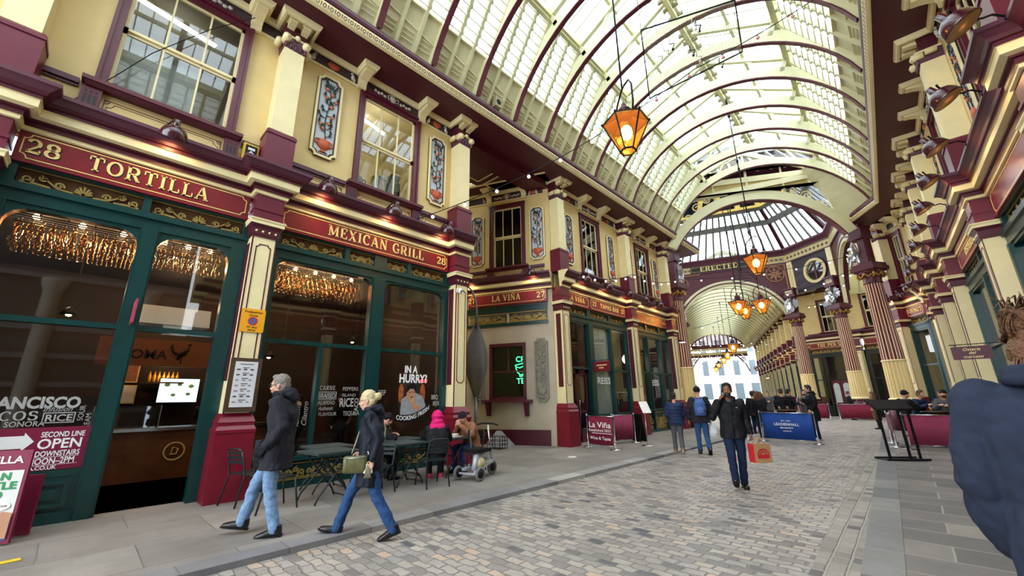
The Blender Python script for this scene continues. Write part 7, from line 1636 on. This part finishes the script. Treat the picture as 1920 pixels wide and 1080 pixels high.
    # shoes
    for s in 'LR':
        a = J['an'+s]; yw, pt_ = (feet or {}).get(s, (.12 if s == 'L' else -.12, 0)); M = Matrix.Translation(a) @ Matrix.Rotation(yw, 4, 'Z') @ Matrix.Rotation(pt_, 4, 'Y')
        b = MB(); st = 0
        loft(b, [(Vector((-.075, 0, -.035)), .045, .03), (Vector((-.05, 0, -.035)), .05, .04), (Vector((.03, 0, -.04)), .045, .042), (Vector((.1, 0, -.048)), .036, .049), (Vector((.15, 0, -.054)), .03, .047), (Vector((.185, 0, -.058)), .022, .036), (Vector((.197, 0, -.06)), .012, .022)], 12); b.tube([(-.03, 0, .03), (-.02, 0, -.03)], [.05, .05], 10); b.xf(M)
        so = remesh('shoe', b, shoe, r, max(.008, vox*.8), 2)
        b = MB(); loft(b, [(Vector((-.08, 0, -.077)), .01, .032), (Vector((-.03, 0, -.077)), .01, .042), (Vector((.09, 0, -.077)), .01, .05), (Vector((.17, 0, -.077)), .01, .044), (Vector((.21, 0, -.074)), .008, .022)], 12); b.xf(M); obj('sole', b, M_SOLE if shoe != M_SHOE else M_BLACK, so)
    # coat or jacket
    tp = MB(); t = thick; axis = (J['wst']-J['pel']).normalized()
    hz = J['pel'].z-hem; lo = J['pel']-Vector((0, 0, 1))*hz if hz > 0 else J['pel'].lerp(J['wst'], min(1, -hz/.15))
    secs = [(lo+(Vector((0, 0, 0))), .145*t, .2*t)]
    if hz > .12: secs.append((J['pel']-Vector((0, 0, .06)), .14*t, .195*t))
    secs += [(J['pel']+axis*.04, .132*t, .188*t), (J['wst'], .125*t, .178*t), (J['chest'], .14*t, .2*t), (J['neck']*.7+J['chest']*.3, .115*t, .185*t), (J['neck']*.93+J['chest']*.07+Vector((0, 0, .0)), .075, .085)]
    loft(tp, secs, 18, side)
    for s in 'LR':
        sh, el, wr = J['sh'+s], J['el'+s], J['wr'+s]; fa = (wr-el).normalized()
        limb(tp, [J['neck'].lerp(sh, .55)-Vector((0, 0, .035)), sh-Vector((0, 0, .01)), sh.lerp(el, .5), el, el.lerp(wr, .5), wr-fa*.03], [.07*t, .078*t, .072*t, .065*t, .06*t, .05*t], 12)
    if collar: tp.tube([J['neck']+Vector((.07*math.cos(a*PI/6), .075*math.sin(a*PI/6), .035+.012*math.cos(a*PI/6+PI))) for a in range(13)], .026, 8)
    if puffy:
        for i in range(len(tp.v)): v = tp.v[i]
    jo = remesh('coat' if hem < .75 else 'jacket', tp, CLOTH[top], r, vox, 2, fold*(2.4 if not puffy else 3.), 8 if not puffy else 5, (1, 1, .75) if not puffy else (.35, .35, 4.2), seed)
    if hood:
        hb_ = MB(); c = J['neck']
        if hood == 'down': loft(hb_, [(c+Vector((.06, 0, .03)), .03, .1), (c+Vector((-.02, 0, .045)), .05, .125), (c+Vector((-.1, 0, .03)), .055, .11), (c+Vector((-.14, 0, -.04)), .04, .07)], 12); hb_.tube([c+Vector((.085*math.cos(a)-.01, .095*math.sin(a), .055+.02*math.cos(a+PI))) for a in [.5+.53*i for i in range(11)]], .036, 8)
        remesh('hood', hb_, CLOTH[top], r, vox, 2, fold, 12, seed=seed+2)
    if extras: extras(r, J, HP)
    return r
def glasses(dark=False):
    def f(r, J, HP):
        b = MB()
        for s in (-1, 1):
            b.tube([HP(.112+.0*math.cos(a), s*.034+.024*math.cos(a), .008+.019*math.sin(a)) for a in [i*PI/6 for i in range(13)]], .0028, 5); b.tube([HP(.11, s*.058, .014), HP(.02, s*.082, .012)], .0025, 5)
        b.tube([HP(.114, -.01, .014), HP(.116, 0, .017), HP(.114, .01, .014)], .0028, 5); g = obj('spectacles', b, M_BLACK if dark else mat('bronze rims', '#6b4534', .3, .5), r)
        if dark:
            b = MB()
            for s in (-1, 1): b.ball(HP(.111, s*.034, .008), (.004, .023, .018), 10)
            obj('lens', b, M_BLACK, g)
    return f
def both(*fs):
    def f(r, J, HP):
        for q in fs: q(r, J, HP)
    return f
def wxy(x, y): return XY(x, y)
HD = lambda cx, cy: math.atan2(*reversed([Vector(XY(cx, cy)).x, Vector(XY(cx, cy)).y])) if 0 else math.atan2(XY(cx, cy)[1], XY(cx, cy)[0])   # heading from a camera-frame direction

# tall walker: mid stride, hand in pocket
def tall_extra(r, J, HP):
    b = MB(); c = J['neck']; b.tube([c+Vector((.075*math.cos(a)+.02, .085*math.sin(a), .04)) for a in [i*PI/8 for i in range(17)]], .042, 8); remesh('scarf', b, CLOTH['black'], r, .01, 1, .006, 30)
    b = MB(); b.box(.09, .16, .05, .19, .86, 1.0); remesh('pocket_flap', b, CLOTH['charcoal'], r, .012, 2)
    glasses(True)(r, J, HP)
x, y = XY(-3.0, 5.42)
person('tall grey haired person in a charcoal parka, dark glasses and pale jeans walking left', x, y, 0, HD(-1, -.12), 1.9,
    dict(pel=(-.02, 0, .92), wst=(-.03, 0, 1.08), chest=(-.03, 0, 1.27), neck=(-.01, 0, 1.46), head=(.045, 0, 1.6),
         hipL=(0, .085, .9), knL=(-.02, .09, .48), anL=(-.12, .09, .085), hipR=(0, -.085, .9), knR=(.2, -.09, .52), anR=(.3, -.09, .13),
         elL=(-.14, .22, 1.15), wrL=(.04, .215, .93), elR=(-.02, -.24, 1.13), wrR=(.05, -.22, .9)),
    'charcoal', .68, 1.05, 'denim', hair=('grey', 'swept'), hood='down', vox=.0095, fold=.011, gloves='L', pitch=.06, seed=3, feet={'L': (.05, .12), 'R': (0, -.12)}, extras=tall_extra)
# woman in navy with cross-body bag
def bag_extra(r, J, HP):
    glasses(False)(r, J, HP)
    st = MB(); st.tube([J['shR']+Vector((.02, .08, .07)), J['chest']+Vector((.15, -.06, .04)), (.17, .08, 1.12), (.19, .17, .98)], .011, 6); st.tube([J['shR']+Vector((-.04, .09, .06)), (-.15, -.02, 1.25), (-.17, .12, 1.1), (-.05, .24, .97)], .014, 6); obj('bag_strap', st, mat('patterned strap', '#8d8474', .8, var=.5, vs=60), r)
x, y = XY(-1.8, 5.42)
W_ = person('pale blonde person in a long navy coat, glasses and blue jeans striding left', x, y, ROAD, HD(-1, -.1), 1.74,
    dict(pel=(0, 0, .91), wst=(.01, 0, 1.07), chest=(.01, 0, 1.26), neck=(.03, 0, 1.45), head=(.085, 0, 1.6),
         hipL=(0, .085, .89), knL=(-.12, .09, .49), anL=(-.33, .09, .13), hipR=(0, -.085, .89), knR=(.22, -.08, .53), anR=(.36, -.08, .12),
         elL=(-.13, .22, 1.15), wrL=(-.07, .25, .9), elR=(.02, -.23, 1.14), wrR=(.16, -.2, .95)),
    'navy', .6, 1.06, 'bluejean', skin='pale', hair=('blonde', 'bun'), hood='down', vox=.0095, fold=.01, pitch=.1, seed=7, feet={'L': (.05, .35), 'R': (-.05, -.3)}, hands={'L': dict(c=.75)}, extras=bag_extra)
hb2 = thing('handbag', 'olive green leather cross-body bag with a tassel worn by the person in the navy coat', 'bag'); Mh = W_.matrix_basis @ T(.12, .25, .87, .1) @ Matrix.Scale(.88, 4); hb2.matrix_basis = Mh
b = MB(); loft(b, [(Vector((-.155, 0, 0)), .1, .03), (Vector((-.12, 0, 0)), .115, .055), (Vector((.12, 0, 0)), .115, .055), (Vector((.155, 0, 0)), .1, .03)], 14); remesh('body', b, mat('olive leather', '#5b5a35', .35, var=.2, vs=12), hb2, .011, 2, .004, 14)
b = MB(); b.tube([(-.14, .045, .085), (.14, .045, .085)], .006, 6); b.tube([(-.15, 0, .1), (-.17, 0, .13), (-.15, 0, .16)], .01, 6); obj('zip', b, M_STEEL, hb2)
b = MB()
for i in range(9): b.tube([(-.17, .03, .02), (-.175+.006*(i-4), .045+.004*(i % 3), -.08), (-.18+.011*(i-4), .05, -.17)], .005, 5)
b.ball((-.17, .035, .02), .016, 8); obj('tassel', b, mat('tassel', '#8c836c', .8, var=.2), hb2)
cd_ = MB(); cd_.box(-.035, .065, -.006, .006, -.07, .035); cd_.xf(W_.matrix_basis @ T(-.05, .255, .84, .2)); o = obj('folded_card', cd_, M_WHITE); tag(o, 'small white folded card held in the hand of the person in navy', 'card')
# phone walker
def phone_extra(r, J, HP):
    b = MB(); b.tube([J['neck']+Vector((.085, .0, -.06)), J['chest']+Vector((.158, 0, .02)), J['wst']+Vector((.143, 0, 0)), J['pel']+Vector((.155, 0, -.1))], .007, 6); obj('zip', b, M_BLACK, r)
    b = MB(); b.ball(J['neck']+Vector((.075, 0, -.035)), (.025, .05, .05), 10); obj('shirt', b, CLOTH['grey'], r)
    b = MB()
    for s in (-1, 1): b.tube([J['neck']+Vector((-.06, s*.05, .05)), J['neck']+Vector((.02, s*.095, .03)), J['neck']+Vector((.09, s*.06, -.03)), J['neck']+Vector((.105, s*.035, -.1))], [.03, .03, .026, .012], 8)
    remesh('collar', b, CLOTH['black'], r, .011, 2)
    b = MB(); b.box(.163, .167, .085, .115, 1.325, 1.33); obj('chest_mark', b, M_WHITE, r)
x, y = XY(4.05, 7.9)
PH = person('person in a black jacket and dark jeans walking towards the camera talking on a phone', x, y, ROAD, HD(-.42, -1), 1.82,
    dict(hipL=(0, .085, .9), knL=(.0, .08, .49), anL=(-.04, .06, .085), hipR=(0, -.085, .9), knR=(.17, -.09, .52), anR=(.2, -.08, .14), elR=(.1, -.3, 1.17), wrR=(.13, -.15, 1.45), elL=(-.05, .25, 1.13), wrL=(.02, .27, .88), head=(.03, 0, 1.625)),
    'black', .8, 1.08, 'indigo', skin='brown', hair=('black', 'short'), vox=.0105, fold=.009, yaw=-.1, seed=11, extras=phone_extra, beard='black', feet={'R': (-.1, -.45), 'L': (.1, 0)}, hands={'R': dict(d=(-.25, .35, 1), n=(-.2, 1, .1), t=(1, 0, .3), c=.7), 'L': dict(c=1.)})
hp = MB(); hp.box(-.005, .005, -.035, .035, -.07, .07); hp.xf(PH.matrix_basis @ T(.09, -.1, 1.58, 1.4) @ Matrix.Rotation(.25, 4, 'Y')); o = obj('mobile_phone', hp, M_BLACK); tag(o, 'black phone held to the ear of the walker in the black jacket', 'phone')
bg_ = thing('paper_bag', 'brown and red paper carrier bag held by the walker with the phone', 'bag'); bg_.matrix_basis = PH.matrix_basis @ T(.05, .36, .43, .55)
M_KR = mat('kraft paper', '#b58a5c', .8, var=.1); M_BR = mat('bag red', '#c4202e', .6, var=.05)
b = MB(); b.frustum(-.075, .075, -.16, .16, 0, -.07, .07, -.155, .155, .3); obj('body', b, [M_KR], bg_); b = MB(); b.box(-.07, .07, -.164, -.156, .004, .3); o = obj('red_side', b, M_BR, bg_); o.rotation_euler = (0, 0, 0)
b = MB(); b.box(.07, .079, -.11, .11, .07, .13); k = MB(); k.ribbon(arc(0, .13, .1, .085, 0, 180, 12), .02, -.002, .002); k.ribbon(arc(0, .13, .05, .05, 0, 180, 8), .02, -.002, .002); k.xf(Matrix.Translation((.077, 0, 0)) @ Matrix.Rotation(PI/2, 4, 'Z')); merge(b, k); obj('print', b, M_BR, bg_)
b = MB()
for xx in (-.06, .06): b.tube([(xx, -.06, .3), (xx*.6, -.05, .36), (xx*.3, 0, .41), (xx*.6, .05, .36), (xx, .06, .3)], .007, 6)
obj('handle', b, M_KR, bg_)
# two walkers seen from behind
x, y = XY(4.78, 12.5); person('person in a dark blue puffer walking away beside the one with the rucksack', x, y, ROAD, HD(.32, 1), 1.7, dict(knL=(.1, .09, .5), anL=(.12, .09, .1), knR=(.02, -.09, .48), anR=(-.2, -.09, .13), elL=(.0, .24, 1.13), wrL=(.14, .2, .98), elR=(.0, -.24, 1.13), wrR=(.14, -.2, .98)), 'darkblue', .8, 1.2, 'grey', shoe=mat('tan shoe', '#8a5a3a', .6), hair=('black', 'short'), vox=.014, fold=.007, puffy=1, yaw=-.6, seed=13, feet={'R': (0, .7), 'L': (0, 0)})
x, y = XY(5.42, 12.3)
BP = person('person in a dark puffer and blue jeans walking away with a blue rucksack', x, y, ROAD, HD(.35, 1), 1.86, dict(knL=(.05, .1, .49), anL=(.06, .1, .085), knR=(.03, -.1, .48), anR=(-.2, -.12, .14), elL=(-.04, .27, 1.13), wrL=(.02, .3, .88), elR=(.0, -.27, 1.13), wrR=(.1, -.25, .92)), 'charcoal', .8, 1.2, 'midblue', hair=('black', 'beanie'), vox=.014, fold=.007, puffy=1, seed=17, feet={'R': (0, .75), 'L': (0, 0)})
rk_ = thing('rucksack', 'blue rucksack on the back of the walker in the beanie', 'rucksack'); rk_.matrix_basis = BP.matrix_basis @ T(-.27, 0, 1.2)
b = MB(); loft(b, [(Vector((0, 0, -.2)), .06, .13), (Vector((-.02, 0, -.05)), .1, .15), (Vector((0, 0, .12)), .09, .14), (Vector((.04, 0, .22)), .05, .09)], 14); remesh('body', b, mat('rucksack blue', '#3f5f98', .8, var=.15), rk_, .014, 2, .006, 12)
b = MB(); b.ball((-.1, 0, -.07), (.04, .1, .09), 12); obj('pocket', b, mat('rucksack pocket', '#4d6ca5', .8), rk_)
for s in (-1, 1): b = MB(); b.tube([(.02, s*.07, .2), (.14, s*.11, .27), (.25, s*.12, .22)], .022, 6); obj('strap', b, mat('rucksack strap', '#4a69a2', .8), rk_)
wb_ = thing('carrier_bag', 'white plastic carrier bag hanging from the hand of the rucksack walker', 'bag'); wb_.matrix_basis = BP.matrix_basis @ T(.13, -.27, .42); b = MB(); loft(b, [(Vector((0, 0, 0)), .06, .1), (Vector((0, 0, .12)), .09, .13), (Vector((0, 0, .26)), .05, .1), (Vector((0, 0, .42)), .015, .025)], 14); remesh('body', b, mat('white plastic', '#dcdde0', .4, var=.03), wb_, .014, 2, .02, 16)
# big figure at the right edge, seen from behind
x, y = XY(2.02, 1.56)
def fleece_extra(r, J, HP):
    b = MB()
    for a, z, rr in ((0, .035, .03), (0, .06, .024)): b.tube([J['neck']+Vector((.085*math.cos(t)-.01, .09*math.sin(t), z+.01)) for t in [i*PI/9 for i in range(19)]], rr, 8)
    remesh('collar', b, CLOTH['fleece'], r, .009, 2, .003, 20)
    b = MB(); P = [J['shR']+Vector((.075*math.cos(t), .035+.02*math.cos(t), -.02+.085*math.sin(t))) for t in [i*PI/9 for i in range(19)]]; b.tube(P, .005, 6, cap=False); obj('shoulder_seam', b, CLOTH['fleece'], r)
person('person in a navy fleece with a brown hair bun walking past at the right edge', x, y, ROAD, HD(.9, .5), 1.92,
    dict(neck=(.03, 0, 1.45), head=(.08, 0, 1.57), elR=(-.2, -.26, 1.13), wrR=(.06, -.24, .98), elL=(-.05, .24, 1.13), wrL=(.06, .22, .9), knR=(.15, -.09, .5), anR=(.18, -.09, .085), knL=(-.05, .09, .48), anL=(-.2, .09, .12)),
    'fleece', .74, 1.1, 'indigo', skin='pale', hair=('auburn', 'highbun'), vox=.0085, fold=.011, seed=23, yaw=-.2, pitch=.45, extras=fleece_extra)
# seated group outside the Mexican front
SIT = dict(pel=(-.06, 0, .5), wst=(-.04, 0, .66), chest=(.02, 0, .86), neck=(.08, 0, 1.05), head=(.14, 0, 1.2), shL=(.05, .178, 1.0), shR=(.05, -.178, 1.0), elL=(.2, .26, .78), wrL=(.36, .12, .86), elR=(.2, -.26, .78), wrR=(.36, -.12, .86), hipL=(-.04, .09, .52), hipR=(-.04, -.09, .52), knL=(.36, .12, .5), knR=(.36, -.12, .5), anL=(.34, .12, .085), anR=(.34, -.12, .085))
def sit(**k): d = dict(SIT); d.update({a: Vector(b) for a, b in k.items()}); return d
hd_ = {'L': dict(d=(.7, -.5, .2), n=(0, -.6, -.6), t=(0, 0, 1), c=.7), 'R': dict(d=(.7, .5, .2), n=(0, .6, -.6), t=(0, 0, 1), c=.7)}
def pinkhood(r, J, HP):
    b = MB(); b.ball(HP(-.02, 0, .03), (.135, .125, .15), 16); b.ball(HP(-.06, 0, -.07), (.12, .13, .1), 12); loft(b, [(J['neck']+Vector((.03, 0, .03)), .12, .15), (J['neck']+Vector((-.03, 0, -.06)), .14, .2), (J['neck']+Vector((-.05, 0, -.13)), .1, .2)], 14); remesh('pink_hood', b, CLOTH['pink'], r, .013, 2, .012, 6, (.5, .5, 3.))
person('seated person seen from behind in a bright pink hood and black coat', 5.12, 7.0, 0, 1.0, 1.7, sit(), 'black', .52, 1.2, 'black', shoe=mat('pink trainer', '#c8325c', .6, var=.2), hair=('black', 'short'), vox=.013, fold=.009, seed=31, hands=hd_, extras=pinkhood)
person('seated person in a black cap and dark coat leaning over the table under the poster', 4.35, 7.98, 0, -.12, 1.72, sit(head=(.2, 0, 1.17)), 'black', .55, 1.12, 'black', hair=('brown', 'beanie'), vox=.013, fold=.008, pitch=.35, seed=33, hands=hd_)
person('seated person in a tan leather jacket and black beanie eating at the end table', 6.33, 7.4, 0, PI+.05, 1.75, sit(neck=(.14, 0, 1.02), head=(.24, 0, 1.13), shL=(.1, .178, .98), shR=(.1, -.178, .98), wrL=(.36, .05, .98), wrR=(.36, -.07, .99), chest=(.05, 0, .85)), 'tan', .45, 1.15, 'bluejean', hair=('black', 'beanie'), vox=.012, fold=.012, pitch=.45, seed=37, hands={'L': dict(d=(.2, -.5, .8), n=(-1, 0, 0), t=(0, -1, 0), c=.9), 'R': dict(d=(.2, .5, .8), n=(-1, 0, 0), t=(0, 1, 0), c=.9)})
fb = thing('food_wrap', 'pale wrapped food lying on the table in front of the tan jacket', 'food'); put(fb, T(5.85, 7.35, .757)); b = MB(); b.tube([(-.1, 0, .03), (.1, .02, .03)], [.03, .035], 10); b.box(-.16, .16, -.1, .1, 0, .006); obj('wrap', b, M_WHITE, fb)
# staff and guests inside
person('member of staff in black with a black cap behind the service counter', 2.35, 8.75+4.3, 0, -1.9, 1.74, None, 'black', .8, 1., 'black', hair=('black', 'cap'), vox=.018, fold=.004, pitch=.3)
for i, (px_, py_, a, l) in enumerate(((3.25, 10.75, -.6, 'guest standing inside behind the narrow glazing bar'), (4.3, 12.3, 2.6, 'dark haired guest inside behind the middle of the grill shop window'), (5.35, 12.0, 1.8, 'guest inside behind the poster window'))):
    person(l, px_, py_, 0, a, 1.74, None, 'black', .75, 1., 'black', hair=('black', 'short'), vox=.02, fold=0)
# standing groups in the arcade
M_WSH = mat('white trainer', '#d9d9d6', .6)
def std(l, cx, cy, hdg, H, top, hem=.78, legs='indigo', hair=('black', 'short'), skin='light', pose=None, t=1.08, grp=None, seed=1, **k):
    x, y = XY(cx, cy); return person(l, x, y, ROAD, HD(*hdg), H, pose, top, hem, t, legs, skin=skin, hair=hair, vox=k.pop('vox', .016), fold=k.pop('fold', .007), seed=seed, **k)
DR = dict(elR=(.08, -.23, 1.15), wrR=(.3, -.12, 1.2), elL=(-.02, .24, 1.14), wrL=(.1, .2, .95))
std('tall person in a long black hooded coat and white trainers beside the blue banner', 11.0, 15.5, (-1, .35), 1.93, 'black', .6, 'indigo', pose=dict(DR, wrR=(.25, -.05, 1.3)), t=1.15, seed=41, shoe=M_WSH, hood='down')
std('person in a black quilted puffer just behind the blue banner', 10.9, 17.0, (.2, 1), 1.86, 'black', .8, hair=('brown', 'short'), pose=DR, t=1.28, seed=43, puffy=1)
std('dark haired person in navy facing right behind the blue banner', 11.7, 17.8, (1, -.1), 1.84, 'navy', .7, pose=DR, seed=44)
std('bearded person in a grey coat facing the camera behind the blue banner', 12.8, 18.4, (-.6, -1), 1.8, 'grey', .7, pose=DR, seed=45, skin='pale', beard='black')
for i, (cx, cy, h, top, hr, l) in enumerate(((9.75, 16.7, (1, .6), 'black', ('auburn', 'long'), 'long haired person in black left of the quilted puffer'), (10.5, 18.4, (.5, 1), 'black', ('black', 'short'), 'person in a black coat behind the phone walker'), (11.2, 19.4, (-.8, .4), 'charcoal', ('brown', 'short'), 'person in charcoal in the crowd left of the puffer'), (12.6, 22.0, (1, 0), 'black', ('black', 'short'), 'person in black further back in the crowd'), (13.6, 23.0, (-1, -.2), 'navy', ('brown', 'long'), 'long haired person in navy further back in the crowd'), (14.6, 24., (-.3, -1), 'grey', ('brown', 'short'), 'person in grey far back beside the right-hand shops'), (7.6, 22.0, (-.3, -1), 'olive', ('black', 'beanie'), 'dark hooded person walking towards the camera beyond the rucksack'))):
    std(l, cx, cy, h, 1.74+.03*(i % 3), top, .72, hair=hr, pose=DR if i % 2 else None, seed=50+i, vox=.02)
std('person in a long mustard brown coat standing beyond the lectern', 17.0, 19.8, (-.8, .6), 1.68, 'olive', .42, 'black', ('auburn', 'long'), pose=DR, seed=61, t=1.12)
std('balding person in black standing at the barrel in front of the dark shop door', 21.6, 27.0, (1, -.5), 1.76, 'black', .5, 'black', ('brown', 'short'), pose=dict(DR, wrL=(.25, .12, 1.0)), seed=62)
# seated on high stools around the right-hand barrel
HS = sit(**{k: (v[0], v[1], v[2]+.36) for k, v in SIT.items() if not k.startswith(('an',))})
HS['anL'] = Vector((.25, .12, .41)); HS['anR'] = Vector((.25, -.12, .41))
stl = None
def stool(x, y, l):
    global stl
    if stl is None:
        stl = thing('bar_stool', l, 'stool', 'bar stools at the right-hand barrel'); b = MB(); b.lathe([(.17, .76), (.18, .79), (.17, .82)], 16); obj('seat', b, M_WOOD, stl)
        for q in range(4): a = PI/4+q*PI/2; b = MB(); b.tube([(.13*math.cos(a), .13*math.sin(a), .77), (.2*math.cos(a), .2*math.sin(a), 0)], .015, 6); obj('leg', b, M_BLACK, stl)
        b = MB(); b.tube([(.17*math.cos(q*PI/6), .17*math.sin(q*PI/6), .3) for q in range(13)], .01, 6); obj('foot_ring', b, M_BLACK, stl); o = stl
    else: o = dup(stl, l)
    put(o, T(x, y, ROAD))
for i, (px_, py_, a, top, hr, sk, l, bd) in enumerate(((18.35, -1.1, 2.0, 'camo', ('grey', 'bald'), 'pale', 'bald person in a camouflage jacket on the right, elbows on the table', None), (19.2, -.75, 3.0, 'grey', ('grey', 'beanie'), 'light', 'bearded person in a pale cap facing the camera on the right', 'black'), (19.5, -.1, -2.2, 'darkblue', ('brown', 'short'), 'light', 'person in a dark blue blazer in the right-hand group', None), (18.3, .25, -.8, 'black', ('black', 'cap'), 'light', 'person in a dark cap at the near corner of the right-hand group', None), (19.6, -1.3, 2.4, 'black', ('black', 'short'), 'light', 'person in a black padded coat stretching an arm out on the right', None), (20.2, -.75, 2.9, 'navy', ('black', 'short'), 'light', 'person in navy at the back of the right-hand group', None))):
    person(l, px_, py_, ROAD, a, 1.74, HS if i != 4 else dict(HS, elL=(.1, .45, 1.2), wrL=(.2, .7, 1.2)), top, .8, 1.12, 'black', skin=sk, hair=hr, vox=.017, fold=.008, seed=70+i, hands=hd_, beard=bd)
    stool(px_-.04*math.cos(a), py_-.04*math.sin(a), ['bar stool under the bald person in camouflage', 'bar stool under the bearded person in the pale cap', 'bar stool under the person in the blazer', 'bar stool under the person in the dark cap', 'bar stool under the person stretching an arm', 'bar stool under the person in navy at the back'][i])
